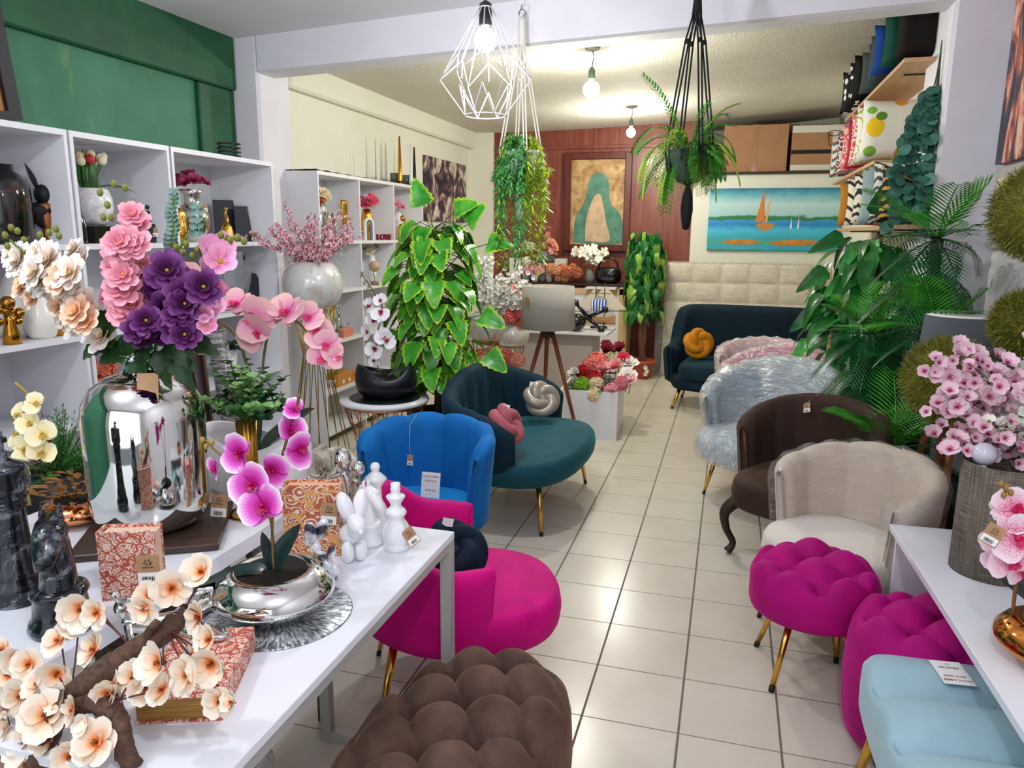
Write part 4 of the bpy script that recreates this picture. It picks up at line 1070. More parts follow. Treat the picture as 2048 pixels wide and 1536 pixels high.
scatter_blooms(t, bspots(t, cloud(seg((20, 500), (190, 660)), 26, (.85, 1.25))+cloud(seg((80, 520), (185, 630)), 22, (.85, 1.25))+[(150, 500, .05, .8), (165, 520, .05, .9)], BY), ms)
scatter_blooms(t, bspots(t, [(265, 430, -.05, .8)]+cloud(seg((255, 460), (255, 640)), 30, (.85, 1.2)), BY), bl_meshes(P2))
scatter_blooms(t, bspots(t, cloud(seg((335, 535), (290, 672)), 26, (.8, 1.2))+cloud(seg((390, 570), (345, 670)), 20, (.8, 1.2)), BY-.03), bl_meshes(P3))
scatter_blooms(t, bspots(t, cloud(seg((430, 500), (395, 640)), 20, (.6, .95)), BY), bl_meshes(P4, 2, .05, bloom_cherry))
m = MB(); st = []
for pts in ([(290, 770, 0), (230, 680, 0), (120, 570, -.02), (20, 480, -.03)], [(295, 770, 0), (262, 640, 0), (252, 500, 0), (265, 400, 0)], [(300, 770, 0), (320, 640, 0), (350, 520, 0), (375, 470, 0)], [(300, 770, 0), (370, 640, 0), (430, 520, 0), (455, 470, 0)], [(298, 770, 0), (330, 600, .05), (345, 480, .05), (348, 390, .05)]): tubepx(m, pts, BY, t, .0035)
part('stems', m, STEM, t)
buds(t, [AY(x, y, BY)-t.location for x, y in ((10, 470), (22, 455), (35, 462), (48, 480), (15, 492), (80, 470), (98, 465), (112, 458), (118, 472), (200, 385), (228, 368), (215, 410), (222, 435), (248, 410), (250, 375), (207, 435), (345, 510), (365, 505), (385, 512), (352, 495), (395, 500), (372, 488), (460, 480), (475, 475), (488, 482), (442, 470))], .008, gmat('8a8a3a', '6f7a2c', .5))
m = MB(); lv = leaf_verts(1, .75, .5, .15, 'heart', 9, 5, serr=.12)
for x, y, a in ((215, 690, 200), (240, 720, 190), (270, 740, 260), (310, 720, 280), (330, 700, 320), (260, 690, 230), (290, 760, 270), (360, 690, 345), (225, 660, 170), (340, 730, 300), (280, 700, 250), (200, 700, 200)):
    p = AY(x, y, BY-.06)-t.location; put_leaf(m, frame_to(p+V(0, .03, .02), (cos(radians(a)), -.45, sin(radians(a))), (0, -1, .5), 0, .095), lv)
part('leaves', m, gmat('14300f', '28481c', .35), t)
m = MB(); lv = leaf_verts(1, .9, .1, .1, 'round', 5, 5)
for i in range(15):
    y = 385+i*9; 
    for s_ in (-1, 1): put_leaf(m, frame_to(AY(347+3*sin(i), y, BY+.05)-t.location, (s_, -.3, .4), (0, -1, .5), 0, .018+.0007*i), lv)
for i in range(5):
    for s_ in (-1, 1): put_leaf(m, frame_to(AY(395, 470-i*14, BY+.08)-t.location, (s_, -.3, .4), (0, -1, .5), 0, .024), lv)
part('eucalyptus_sprig', m, gmat('5f8478', '7f9f90', .6), t)
# ---- patterned book boxes
def m_floral(bg, fg, fg2, sc, rough=.55):
    t = NT('floral_cloth'); t.set(rough); co = t.coord()
    w = t.node('ShaderNodeTexNoise'); w.inputs['Scale'].default_value = sc*.5; t.link(co, w.inputs['Vector'])
    ad = t.node('ShaderNodeVectorMath', operation='ADD'); t.link(co, ad.inputs[0]); sc_ = t.node('ShaderNodeVectorMath', operation='SCALE'); sc_.inputs['Scale'].default_value = .035; t.link(w.outputs['Color'], sc_.inputs[0]); t.link(sc_.outputs[0], ad.inputs[1])
    v1 = t.vor(ad.outputs[0], sc, 'F1'); v2 = t.vor(ad.outputs[0], sc*.5, 'DISTANCE_TO_EDGE'); wv = t.math('FRACT', t.math('MULTIPLY', v1, 3.2))
    a = t.math('GREATER_THAN', wv, .58); b = t.math('LESS_THAN', v2, .05)
    c1 = t.mix(a, bg, fg); c2 = t.mix(b, c1, fg2); t.col(c2); t.bump(t.noise(co, 500, 2), .1, .001); return t.mat
FL1 = m_floral('e6cdbd', 'c0604c', 'b4503e', 62); FL2 = m_floral('b5613f', 'e8cdb8', 'd8a060', 36)
def book_box(label, loc, rz, w, h, d, cov, pages, flat=False, tag=False):
    "hollow box bound like a book: covers, spine, page block"
    t = thing('book_box', label, 'box', loc, rz); th = .004
    if flat:   # w along x, d along y, h high; pages face -Y, spine +Y side
        part('cover', MB().box((0, 0, h-th/2), (w, d, th), 0, 0, .001), cov, t); part('cover', MB().box((0, 0, th/2), (w, d, th), 0, 0, .001), cov, t)
        part('spine', MB().box((w/2-th/2, 0, h/2), (th, d, h-2*th)), cov, t)
        part('page_block', MB().box((-.004, 0, h/2), (w-.012, d-.012, h-2*th)), pages, t)
    else:      # standing: h high, w wide (x), d thick (y)
        part('cover', MB().box((0, -d/2+th/2, h/2), (w, th, h), 0, 0, .001), cov, t); part('cover', MB().box((0, d/2-th/2, h/2), (w, th, h), 0, 0, .001), cov, t)
        part('spine', MB().box((-w/2+th/2, 0, h/2), (th, d-2*th, h)), cov, t)
        part('page_block', MB().box((.003, 0, h/2-.002), (w-.012, d-2*th, h-.012)), pages, t)
    return t
def m_pages():
    t = NT('gilt_pages'); t.set(.5, .2); x, y, z = t.xyz(); w = t.noise(t.coord(scale=(1, 1, 60)), 8, 3); t.col(t.ramp(w, [(.3, '7a5220'), (.7, 'c0924a')])); t.bump(w, .3, .001); return t.mat
PG = m_pages()
t = book_box('small book-shaped box with red floral cover standing before the big silver vase', (-1.262, 1.285, RZ), radians(22), .125, .165, .05, FL1, mat('e8c8b0', .6))
price_tag(t, (.045, -.031, .075), (0, -1, 0), .050, .070, string=[(.035, -.027, .16)])
t = book_box('tall orange floral book-shaped box standing behind the silver saucer pot', (-1.068, 1.735, DZ), radians(18), .155, .205, .055, FL2, mat('f0b894', .6))
price_tag(t, (.05, -.034, .125), (0, -1, 0), .046, .066, tilt=-.1, string=[(.045, -.03, .195)])
book_box('large red floral book-shaped box lying flat under the silver sculpture', (-.958, 1.115, DZ), radians(21), .155, .052, .245, FL1, PG, flat=True)
# ---- silver reclining sculpture on the book
t = thing('silver_sculpture', 'mirror-silver reclining sculpture lying on the large floral book box', 'sculpture', (-1.02, 1.16, DZ+.052))
L3 = lambda px, py, Y: AY(px, py, Y)-Vector((-1.02, 1.16, DZ+.052))
def cl(p): return Vector((p.x, p.y, max(p.z, .008)))
m = MB().tube(spline([cl(L3(250, 1240, 1.18)), cl(L3(300, 1250, 1.19)), cl(L3(360, 1250, 1.22)), cl(L3(415, 1215, 1.30))], 6), [.014]+[.022]*9+[.024]*8+[.018], 14)
part('body', m, CHROME, t)
part('head', MB().sphere(cl(L3(250, 1215, 1.16)), .022, 14, 10, (1, 1, 1.1)).tube([L3(245, 1205, 1.15), L3(226, 1186, 1.13)], [.010, .006], 8), CHROME, t)
part('arm', MB().tube(spline([cl(L3(255, 1250, 1.15)), cl(L3(262, 1300, 1.12)), cl(L3(270, 1335, 1.11))], 5), .009, 8), CHROME, t)
part('cup', MB().lathe([(.001, -.03), (.018, -.028), (.022, 0), (.02, .02), (.012, .034), (.006, .04), (.009, .05), (.001, .056)], 18).xf(TM(cl(L3(405, 1185, 1.34)), orient((.6, .5, .35)))), CHROME, t)
part('handle', MB().tube(spline([cl(L3(345, 1262, 1.2)), cl(L3(380, 1285, 1.18)), cl(L3(430, 1290, 1.18)), cl(L3(452, 1270, 1.2)), cl(L3(430, 1258, 1.22))], 5), .008, 8), CHROME, t)
# ---- placemat, saucer pot with magenta orchid
def m_mat():
    t = NT('silver_placemat'); t.set(.3, .8); x, y, z = t.xyz(); an = t.math('ARCTAN2', y, x); rr = t.math('SQRT', t.math('ADD', t.math('MULTIPLY', x, x), t.math('MULTIPLY', y, y)))
    cb = t.node('ShaderNodeCombineXYZ'); t.link(t.math('FLOOR', t.math('MULTIPLY', an, 32)), cb.inputs[0])
    wn0 = t.node('ShaderNodeTexWhiteNoise', noise_dimensions='3D'); t.link(cb.outputs[0], wn0.inputs[0])
    cb2 = t.node('ShaderNodeCombineXYZ'); t.link(t.math('FLOOR', t.math('MULTIPLY', an, 32)), cb2.inputs[0]); t.link(t.math('FLOOR', t.math('ADD', t.math('MULTIPLY', rr, 70), wn0.outputs[0])), cb2.inputs[1])
    wn = t.node('ShaderNodeTexWhiteNoise', noise_dimensions='3D'); t.link(cb2.outputs[0], wn.inputs[0])
    t.col(t.ramp(wn.outputs[0], [(.15, '70767a'), (.55, 'b4babc'), (.9, 'f0f2f2')])); t.bump(wn.outputs[0], .5, .002); return t.mat
single('placemat', MB().lathe([(.0001, 0), (.166, 0), (.168, .002), (.164, .0035), (.0001, .003)], 72), m_mat(), 'round silver radial-textured placemat on the front desk', 'placemat', (-.967, 1.405, DZ))
sx_, sy_ = -.985, 1.412
def saucer(root, r, h, top_m, soil=True, lip=.6):
    part('pot', MB().lathe([(.0001, .0), (r*.42, 0), (r*.5, .006), (r*.86, h*.26), (r*.99, h*.44), (r*1.0, h*.52), (r*.97, h*.66), (r*.84, h*.86), (r*.68, h*.98), (r*lip, h), (r*(lip-.03), h*.95), (.0001, h*.93)], 64), top_m, root)
    part('soil', MB().lathe([(.0001, h*.94), (r*(lip-.04), h*.96)], 32), SOIL, root)
t = thing('potted_orchid', 'magenta orchid in a mirror-silver saucer pot on the silver placemat', 'potted orchid', (sx_, sy_, DZ+.0035))
saucer(t, .142, .104, CHROME)
part('foot_ring', MB().lathe([(.052, 0), (.06, -.0), (.112, .028), (.105, .032), (.05, .006)], 48), GLOSSW, t)
OL = gmat('0c2220', '14302c', .3)
def orchid_leaf(root, p, d, up, ln, wd, droop=.5, m_=None): 
    m = MB(); put_leaf(m, frame_to(p, d, up, 0, ln), leaf_verts(1, wd, droop, .08, 'strap', 10, 5)); part('leaf', m, m_ or OL, root)
orchid_leaf(t, (-.01, 0, .092), (-.9, -.75, .9), (0, -.2, 1), .12, .42, 1.0); orchid_leaf(t, (0, 0, .092), (.35, -.15, 1.0), (-.2, -1, .2), .12, .42, .5); orchid_leaf(t, (0, .01, .092), (-.25, -.1, 1), (.5, -1, 0), .10, .3, .1)
m = MB(); Y0 = 1.41
tubepx(m, [(548, 1140, 0), (545, 1040, .02), (560, 930, .03), (592, 820, .03), (598, 790, .02)], Y0, t, .0035)
tubepx(m, [(550, 1100, .02), (530, 1000, 0), (480, 940, -.03), (430, 900, -.04), (412, 880, -.04)], Y0, t, .0025)
part('stem', m, gmat('6a5426', '8a6a34', .5), t)
PM = grad([(0, '90004c'), (.3, 'b80c84'), (.65, 'dc58c0'), (.92, 'f0b4e4'), (1, 'f8e4f4')], r=.045, vein='c01a90', key='mag'); LM = mat('a8004c', .4)
om = [bloom_orchid(.045, i).mesh('flower', [PM, LM]) for i in range(2)]
spots = [(478, 905, -.05, 1.0, (-.1, -1, .15)), (432, 937, -.06, .62, (-.5, -1, 0)), (505, 968, -.08, 1.12, (.05, -1, .25)), (545, 940, -.03, .95, (.5, -1, 0)), (528, 1012, -.09, 1.15, (.1, -1, .35)), (597, 900, .0, .95, (.9, -.4, .1)), (580, 860, .02, .85, (.8, -.3, .3)), (588, 820, .02, .6, (.4, -.6, .6))]
scatter_blooms(t, bspots(t, spots, Y0), om)
buds(t, [AY(x, y, Y0-.04)-t.location for x, y in ((405, 880), (412, 893), (424, 885), (452, 897))], .006, gmat('b08a40', '98883c', .5))
# ---- white orchard planter with the pale pink orchid behind
t = thing('potted_orchid', 'big pale pink arching orchid in a wavy white ceramic planter behind the silver vase', 'potted orchid', (-1.45, 2.0, RZ))
def wavy(root, rx, ry, h, mt, amp=.16, ph=0.0, name='pot', fr=2, dent=.06):
    m = MB(); n = 64; rings = []
    prof = [(.55, 0), (.70, .03), (.92, .25), (1.0, .5), (1.0, .72), (.93, .9), (.86, 1.0), (.80, .99), (.80, .85), (.74, .6)]
    vs = []; fs = []
    for i, (q, z) in enumerate(prof):
        for k in range(n):
            a = 2*pi*k/n; top = 1+amp*sin(fr*a+ph)*max(0, z-.4)/.6+dent*sin(3*a+1)*z; r = q*(1+.05*sin(3*a+ph)*sin(pi*z))
            vs.append((rx*r*cos(a), ry*r*sin(a), h*z*top))
    for i in range(len(prof)-1):
        for k in range(n): k2 = (k+1) % n; fs.append((i*n+k, i*n+k2, (i+1)*n+k2, (i+1)*n+k))
    fs.append(tuple(reversed(range(n)))); fs.append(tuple((len(prof)-1)*n+k for k in range(n)))
    m.add(vs, fs); part(name, m, mt, root); part('soil', MB().lathe([(.0001, h*.66), (.78*rx, h*.62)], 32, sy=ry/rx), SOIL, root)
wavy(t, .20, .14, .19, mat('e9e8e8', .3), .14, 1.2)
m = MB(); tubepx(m, [(500, 850, 0), (495, 740, 0), (470, 670, 0), (430, 642, 0), (395, 660, -.02), (370, 700, -.03)], 2.0, t, .005); w = tubepx(m, [(520, 850, 0), (527, 720, 0), (545, 650, .02), (590, 640, .02), (635, 690, 0), (670, 735, -.02)], 2.0, t, .0042)
part('stem', m, gmat('5a6a30', '7a6a3a', .5), t)
PP = grad([(0, 'e85a90'), (.25, 'f08ab8'), (.55, 'f4b0c4'), (1, 'f6c8c0')], r=.06, vein='e088a8', key='palep'); LP = mat('e83a78', .4)
om2 = [bloom_orchid(.06, i).mesh('flower', [PP, LP]) for i in range(2)]
spots = [(475, 610, -.05, 1.0, (.1, -.6, .8)), (425, 600, -.04, .9, (-.4, -.8, .4)), (510, 640, -.07, 1.15, (.5, -.9, .2)), (513, 665, -.08, 1.0, (.1, -1, -.1)), (577, 625, -.04, 1.05, (.0, -.8, .7)), (548, 628, -.02, .9, (-.3, -.7, .3)), (620, 635, -.03, .8, (.3, -.8, .5)), (638, 665, -.03, .8, (.4, -1, .1)), (655, 690, -.03, .8, (.5, -.8, .1)), (645, 715, -.03, .75, (.2, -1, 0)), (672, 715, -.03, .55, (.7, -.7, 0)), (395, 640, -.02, .75, (-.4, -1, 0)), (375, 600, -.03, .8, (-.2, -1, .4)), (385, 560, -.02, .9, (.3, -1, .2)), (400, 690, 0, .5, (.2, -1, -.5))]
scatter_blooms(t, bspots(t, spots, 2.0), om2)
OL2 = gmat('123018', '22482a', .3)
orchid_leaf(t, (0.02, 0, .12), (.85, -.1, .75), (-.3, -.6, 1), .28, .36, .1, OL2); orchid_leaf(t, (0, .02, .12), (-.3, .3, 1), (0, -1, .3), .2, .34, .5, OL2); orchid_leaf(t, (0, -.02, .11), (-.8, -.5, .4), (0, 0, 1), .17, .3, .5, OL2)
# ---- gold ribbed vase with boxwood
p = AZ(505, 1030, RZ)
t = thing('ribbed_vase', 'slim gold ribbed vase on a round gold foot, holding boxwood greenery', 'vase', (-1.315, 1.80, RZ))
rg = mat('a8792e', .3, .9)
part('neck', MB().lathe([(.02, .01), (.023, .04), (.026, .16), (.029, .285), (.026, .285), (.0001, .27)], 48, wob=lambda a, z: 1+.05*sin(14*a)), rg, t)
part('foot', MB().lathe([(.0001, 0), (.062, 0), (.066, .004), (.06, .010), (.02, .016), (.0001, .016)], 40), GOLD, t)
price_tag(t, (-.045, -.085, .05), (0.1, -1, .25), .052, .068, string=[(-.03, -.03, .24)])
g = R0(5)
t = thing('boxwood_sprigs', 'bunch of pale and dark green boxwood sprigs in the slim gold vase', 'greenery', (-1.315, 1.80, RZ)); m = MB(); st = MB(); lv = leaf_verts(1, .8, .2, .12, 'round', 5, 3)
for k in range(46):
    a = g.uniform(0, 6.28); el = g.uniform(.0, 1.45); ln = g.uniform(.09, .19)*(.75+.3*sin(el)); d = V(cos(a)*cos(el), sin(a)*cos(el), sin(el)); pts = bez((0, 0, .27), V(0, 0, .31)+d*ln*.5, V(0, 0, .29)+d*ln+V(0, 0, .01), 9); st.tube(pts, .0014, 4); mi = g.choice((0, 0, 1, 2))
    for i in range(3, 9):
        for s_ in range(3):
            aa = g.uniform(0, 6.28); dd = V(cos(aa), sin(aa), .5); put_leaf(m, frame_to(pts[i], dd, (d.x, d.y, d.z+.5), 0, g.uniform(.018, .028)), lv, mi)
part('foliage', m, [gmat('2a5c2c', '3d7a3c', .4), gmat('7fb86a', '9ccc7c', .4), gmat('173c20', '28502c', .4)], t); part('stems', st, STEM, t)
# ---- black chess pieces
def m_marble():
    t = NT('black_silver_ceramic'); t.set(.16, .35, coat=.4); f = t.noise(t.coord(), 11, 6, .75, .8); t.col(t.ramp(f, [(.40, '08090c'), (.52, '20252c'), (.62, '8c9298')])); return t.mat
MBK = m_marble()
king = [(.0001, 0), (.062, 0), (.064, .012), (.060, .022), (.066, .03), (.063, .045), (.05, .06), (.054, .066), (.05, .075), (.042, .09), (.036, .14), (.033, .21), (.040, .225), (.035, .232), (.044, .243), (.036, .25), (.048, .262), (.050, .272), (.046, .30), (.05, .312), (.03, .32), (.012, .33), (.012, .345), (.0001, .35)]
t = thing('chess_king', 'large black and silver marbled chess king at the left edge of the raised table', 'chess piece', (-1.505, 1.20, RZ))
part('body', MB().lathe(king, 40), MBK, t); part('cross', MB().box((0, 0, .365), (.014, .012, .05), 0, 0, .002).box((0, 0, .372), (.036, .012, .012), 0, 0, .002), MBK, t)
def knight(root, mt, s=1.0, base=True, face=-1):
    m = MB()
    part('base', MB().lathe([(.0001, 0), (.058*s, 0), (.062*s, .012*s), (.058*s, .024*s), (.052*s, .03*s), (.048*s, .07*s), (.054*s, .08*s), (.05*s, .088*s), (.042*s, .092*s), (.0001, .092*s)], 36), mt, root)
    # neck and head: profile sections along a curved spine (x forward)
    secs = [(0.0, .085, .040, .036), (-.004, .12, .036, .032), (-.006, .15, .036, .028), (.0, .18, .038, .026), (.010, .205, .042, .024), (.024, .222, .040, .022)]
    n = 18; vs = []; fs = []
    for (x, z, rx, ry) in secs:
        for k in range(n): a = 2*pi*k/n; vs.append(((x+rx*cos(a))*s*face, ry*sin(a)*s, (z+.012*cos(a)*0)*s))
    for i in range(len(secs)-1):
        for k in range(n): k2 = (k+1) % n; fs.append((i*n+k, i*n+k2, (i+1)*n+k2, (i+1)*n+k))
    fs.append(tuple((len(secs)-1)*n+k for k in range(n))); m.add(vs, fs)
    m.tube([V(.0*face, 0, .212)*s, V(.03*face, 0, .20)*s, V(.058*face, 0, .165)*s, V(.066*face, 0, .15)*s], [.030*s, .028*s, .019*s, .015*s], 14)
    part('head', m, mt, root)
    for sy in (-1, 1): part('ear', MB().tube([V(-.002*face, sy*.014, .225)*s, V(-.004*face, sy*.016, .258)*s], [.010*s, .002*s], 8), mt, root)
    part('mane', MB().tube(spline([V(-.02*face, 0, .23)*s, V(-.042*face, 0, .19)*s, V(-.044*face, 0, .14)*s, V(-.036*face, 0, .10)*s], 5), [.010*s, .013*s], 8), mt, root)
t = thing('chess_knight', 'large black and silver marbled chess knight near the left edge of the raised table', 'chess piece', (-1.30, 1.125, RZ), radians(-60)); knight(t, MBK, 1.05, face=1)
# ---- white ceramic chess pieces and balloon dogs
WC = mat('f2f3f6', .12, coat=.6)
t = thing('chess_king', 'glossy white chess king nearest the far corner of the front desk', 'chess piece', (-.862, 1.828, DZ))
part('body', MB().lathe([(.0001, 0), (.036, 0), (.037, .006), (.036, .018), (.034, .021), (.038, .03), (.041, .045), (.039, .06), (.032, .074), (.024, .086), (.022, .094), (.030, .106), (.0295, .111), (.024, .118), (.016, .124), (.015, .134), (.026, .152), (.027, .156), (.022, .160), (.013, .163), (.013, .172), (.015, .176), (.013, .18), (.014, .194), (.0001, .197)], 40), WC, t)
price_tag(t, (.05, -.012, .045), (.7, -.8, .3), .034, .052, tilt=.5, string=[(.02, -.01, .11)])
t = thing('chess_bishop', 'glossy white chess bishop with a ball top behind the white knight', 'chess piece', (-.972, 1.925, DZ))
part('body', MB().lathe([(.0001, 0), (.034, 0), (.036, .015), (.03, .022), (.036, .04), (.036, .06), (.026, .085), (.018, .10), (.017, .14), (.033, .162), (.034, .166), (.018, .18), (.010, .188), (.014, .196), (.015, .203), (.010, .212), (.0001, .215)], 36), WC, t)
t = thing('chess_knight', 'glossy white chess knight between the balloon dogs and the white king', 'chess piece', (-.955, 1.835, DZ), radians(-10)); knight(t, WC, .74, face=1)
def balloon_dog(label, loc, rz, mt, s=1.0, tag=False):
    t = thing('balloon_dog', label, 'figurine', loc, rz)
    e = lambda c, r, d, l: MB().lathe([(max(1e-5, r*sin(pi*i/10)), -l*cos(pi*i/10)) for i in range(11)], 20).xf(TM(Vector(c)*s, orient(d)))
    def pt(n_, c, r, d, l): part(n_, e(c, r*s, d, l*s), mt, t)
    pt('body', (0, 0, .052), .022, (1, 0, .15), .036); pt('neck', (.034, 0, .075), .014, (.3, 0, 1), .022); pt('head', (.052, 0, .094), .019, (1, 0, -.35), .026)
    part('nose', MB().sphere(Vector((.078, 0, .085))*s, .006*s, 10, 8), mt, t)
    for sy in (-1, 1): pt('ear', (.028, sy*.016, .125), .016, (-.25, sy*.25, 1), .032)
    for sx in (-1, 1):
        for sy in (-1, 1): pt('leg', (sx*.028, sy*.014, .024), .0135, (sx*.1, sy*.1, 1), .025)
    pt('tail', (-.042, 0, .085), .011, (-.4, 0, 1), .026)
    return t
balloon_dog('glossy white balloon dog figurine beside the orange floral book box', (-.958, 1.735, DZ), radians(-45), WC, 1.3)
def m_wmarb():
    t = NT('white_silver_marble'); t.set(.1, .3, coat=.6); f = t.wave(t.coord(rot=(.4, .9, 0)), 4, 12, detail=3); t.col(t.ramp(f, [(.55, 'eef0f4'), (.78, 'b8bcc4'), (.9, '3a3e46')])); return t.mat
t = balloon_dog('white and silver marbled balloon dog with a kraft price tag, at the placemat edge', (-.955, 1.585, DZ+.003), radians(150), m_wmarb(), 1.0)
price_tag(t, (-.03, .045, .062), (.35, 1, .35), .045, .065, tilt=.2, string=[(.03, .02, .10)])
# ---- silver couple figurine
t = thing('silver_figurine', 'slim mirror-silver family figurine with round heads behind the orange book box', 'figurine', (-1.045, 1.885, DZ))
part('base', MB().lathe([(.0001, 0), (.032, 0), (.03, .006), (.0001, .007)], 24), CHROME, t)
part('body', MB().tube(spline([(-.0, 0, .005), (-.012, 0, .07), (.004, 0, .13), (-.01, 0, .19)], 6), [.012, .02, .012], 10).tube(spline([(.02, 0, .005), (.03, 0, .08), (.02, 0, .14), (.03, 0, .17)], 6), [.010, .016, .010], 10), CHROME, t)
part('head', MB().sphere((-.012, 0, .225), .032, 18, 12, (.85, .85, 1.15)), CHROME, t); part('head', MB().sphere((.038, 0, .205), .020, 14, 10, (1, 1, 1.1)), CHROME, t)
part('arm', MB().tube(spline([(-.01, 0, .18), (-.045, -.01, .17), (-.04, -.012, .12), (.0, -.016, .10), (.03, -.015, .13), (.06, 0, .17)], 5), .006, 8), CHROME, t)
part('arm', MB().tube(spline([(-.035, 0, .10), (-.05, 0, .07), (-.03, 0, .03)], 5), .007, 8), CHROME, t)
# ---- rose gold pot with yellow orchid and bronze leaves
t = thing('potted_orchid', 'pale yellow orchid in a small rose-gold pot behind the black chess pieces', 'potted orchid', (-1.75, 1.60, RZ))
RGP = mat('d89060', .1, 1.0); saucer(t, .095, .07, RGP)
m = MB(); Y1 = 1.58; tubepx(m, [(60, 1010, 0), (48, 930, 0), (55, 860, 0), (62, 800, 0), (30, 765, -.02)], Y1, t, .0035); part('stem', m, gmat('a08a30', 'b89a3a', .5), t)
PY = grad([(0, 'e0b840'), (.3, 'f0dc98'), (1, 'f6ecc4')], r=.04, key='yel'); oy = [bloom_orchid(.045, i).mesh('flower', [PY, YC]) for i in range(2)]
scatter_blooms(t, bspots(t, [(70, 808, -.02, .7, (.4, -.8, .5)), (40, 830, 0, .8, (-.3, -.8, .6)), (60, 845, -.02, .8, (.2, -.9, .3)), (35, 870, 0, .8, (-.4, -.8, .3)), (85, 868, -.02, .9, (.5, -.8, .3)), (50, 900, -.02, .95, (0, -1, .2)), (85, 905, -.02, .85, (.5, -.7, .3)), (50, 935, -.02, .6, (0, -1, -.4))], Y1), oy)
m = MB(); lv = leaf_verts(1, .5, .3, .12, 'oval', 5, 3); g = R0(9)
for k in range(60):
    a = g.uniform(0, 6.28); r = g.uniform(.03, .13); p = V(r*cos(a)+.02, r*sin(a), .075+g.uniform(0, .10)*(1-r*3)); put_leaf(m, frame_to(p, (cos(a), sin(a), .5), (0, 0, 1), 0, g.uniform(.03, .045)), lv)
for k in range(8): a = k*.8; m.tube([(0, 0, .065), (.06*cos(a), .06*sin(a), .12), (.12*cos(a), .12*sin(a), .13)], .0014, 4)
part('bronze_leaves', m, mat('9a6a28', .45, .3, var=.3, vscale=30), t)
# ---- driftwood with peach blossoms, nearest of all
t = thing('driftwood_blossoms', 'twisted driftwood branch with peach artificial blossoms in the bottom left corner', 'blossom branch', (-.93, .93, DZ))
def m_drift():
    t = NT('driftwood'); t.set(.85); f = t.noise(t.coord(scale=(1, 1, 1)), 60, 5, .7, 1.0); f2 = t.noise(t.coord(), 14, 3); t.col(t.mix(f2, t.ramp(f, [(.35, '3a2820'), (.6, '7a5c48'), (.8, 'a08068')]), '4a342a')); t.bump(f, .8, .004); return t.mat
DW = m_drift(); LW = lambda q: AY(q[0], q[1], q[2])-Vector((-.93, .93, DZ))
m = MB()
def rough_tube(m, pts, rs, seed):
    P = spline([LW(q) for q in pts], 7); n0 = len(m.v); m.tube(P, [lerp(rs[0], rs[-1], i/(len(P)-1)) if len(rs) == 2 else rs[min(len(rs)-1, int(i/(len(P)-1)*(len(rs)-1)+.5))] for i in range(len(P))], 14)
    for i in range(n0, len(m.v)):
        v = Vector(m.v[i]); q = noise.noise(v*70+Vector((seed, 0, 0)))*.0045; m.v[i] = tuple(v+Vector((q, q*.6, q)))
rough_tube(m, [(140, 1395, .92), (200, 1350, .93), (270, 1300, .96), (330, 1265, .98), (372, 1215, 1.0)], [.022, .024, .02, .019, .008], 1)
rough_tube(m, [(150, 1400, .92), (205, 1405, .91), (235, 1440, .90), (250, 1500, .885), (268, 1535, .875)], [.022, .02, .018, .016, .015], 2)
rough_tube(m, [(150, 1400, .92), (110, 1440, .9), (85, 1500, .88), (70, 1560, .86)], [.022, .02], 3)
rough_tube(m, [(285, 1292, .96), (300, 1262, .96), (312, 1245, .95)], [.010, .006], 4)
part('branch', m, DW, t)
PK = [grad([(0, 'b84818'), (.16, 'ee7430'), (.34, 'f4a468'), (.52, 'f6d2b0'), (.8, 'f3e2ca'), (1, 'f5ead8')], r=.032, key='pk%d' % i) for i in range(1)]
pm = [bloom_peach(.033, i).mesh('flower', [PK[0], mat('8a4a20', .6), mat('5a2a20', .6)]) for i in range(5)]
px = [(405, 1145, 1.02, .95), (345, 1175, .99, 1.0), (300, 1190, .98, .8), (290, 1215, .96, .8), (400, 1235, .99, .9), (165, 1215, .98, 1.15), (195, 1225, .97, .8), (155, 1250, .98, .9), (118, 1282, .96, .85), (190, 1300, .96, .9), (35, 1312, .95, .9), (60, 1328, .94, .9), (115, 1345, .93, 1.0), (20, 1350, .94, .9), (45, 1390, .92, 1.0), (80, 1370, .92, .9), (10, 1410, .92, .9), (130, 1400, .91, .9), (95, 1430, .89, 1.25), (150, 1420, .89, .8), (20, 1460, .9, 1.0), (50, 1490, .88, 1.1), (100, 1480, .88, .9), (140, 1510, .87, .9), (195, 1485, .87, 1.2), (10, 1520, .88, 1.0), (60, 1530, .87, 1.0), (322, 1325, .93, 1.15), (270, 1355, .93, .9), (230, 1375, .92, .8), (290, 1375, .93, .85), (325, 1380, .92, .8), (425, 1325, .95, 1.1), (390, 1310, .96, .8), (378, 1350, .93, 1.0), (420, 1280, .97, .8), (440, 1400, .94, .8), (465, 1405, .94, .6), (215, 1385, .91, .8), (5, 1300, .95, .7), (170, 1450, .88, .6)]
g = R0(17); sp = []
for x, y, Y, s_ in px:
    p = AY(x, y, Y); sp.append((p-t.location, (g.uniform(-.6, .6), -1, g.uniform(-.2, .9)), s_))
scatter_blooms(t, sp, pm)
m = MB(); hub = [LW(q) for q in ((140, 1395, .92), (270, 1300, .955), (340, 1260, .975), (372, 1215, 1.0), (240, 1400, .905), (90, 1470, .885))]
for p, d, s_ in sp:
    h = min(hub, key=lambda q: (q-p).length); mid = (h+p)/2+V(g.uniform(-.012, .012), -.006, g.uniform(.0, .02)); m.tube(bez(h, mid, p-Vector(d).normalized()*.006, 8), .0016, 5)
part('twigs', m, mat('5a2c2c', .6), t)
t2 = None
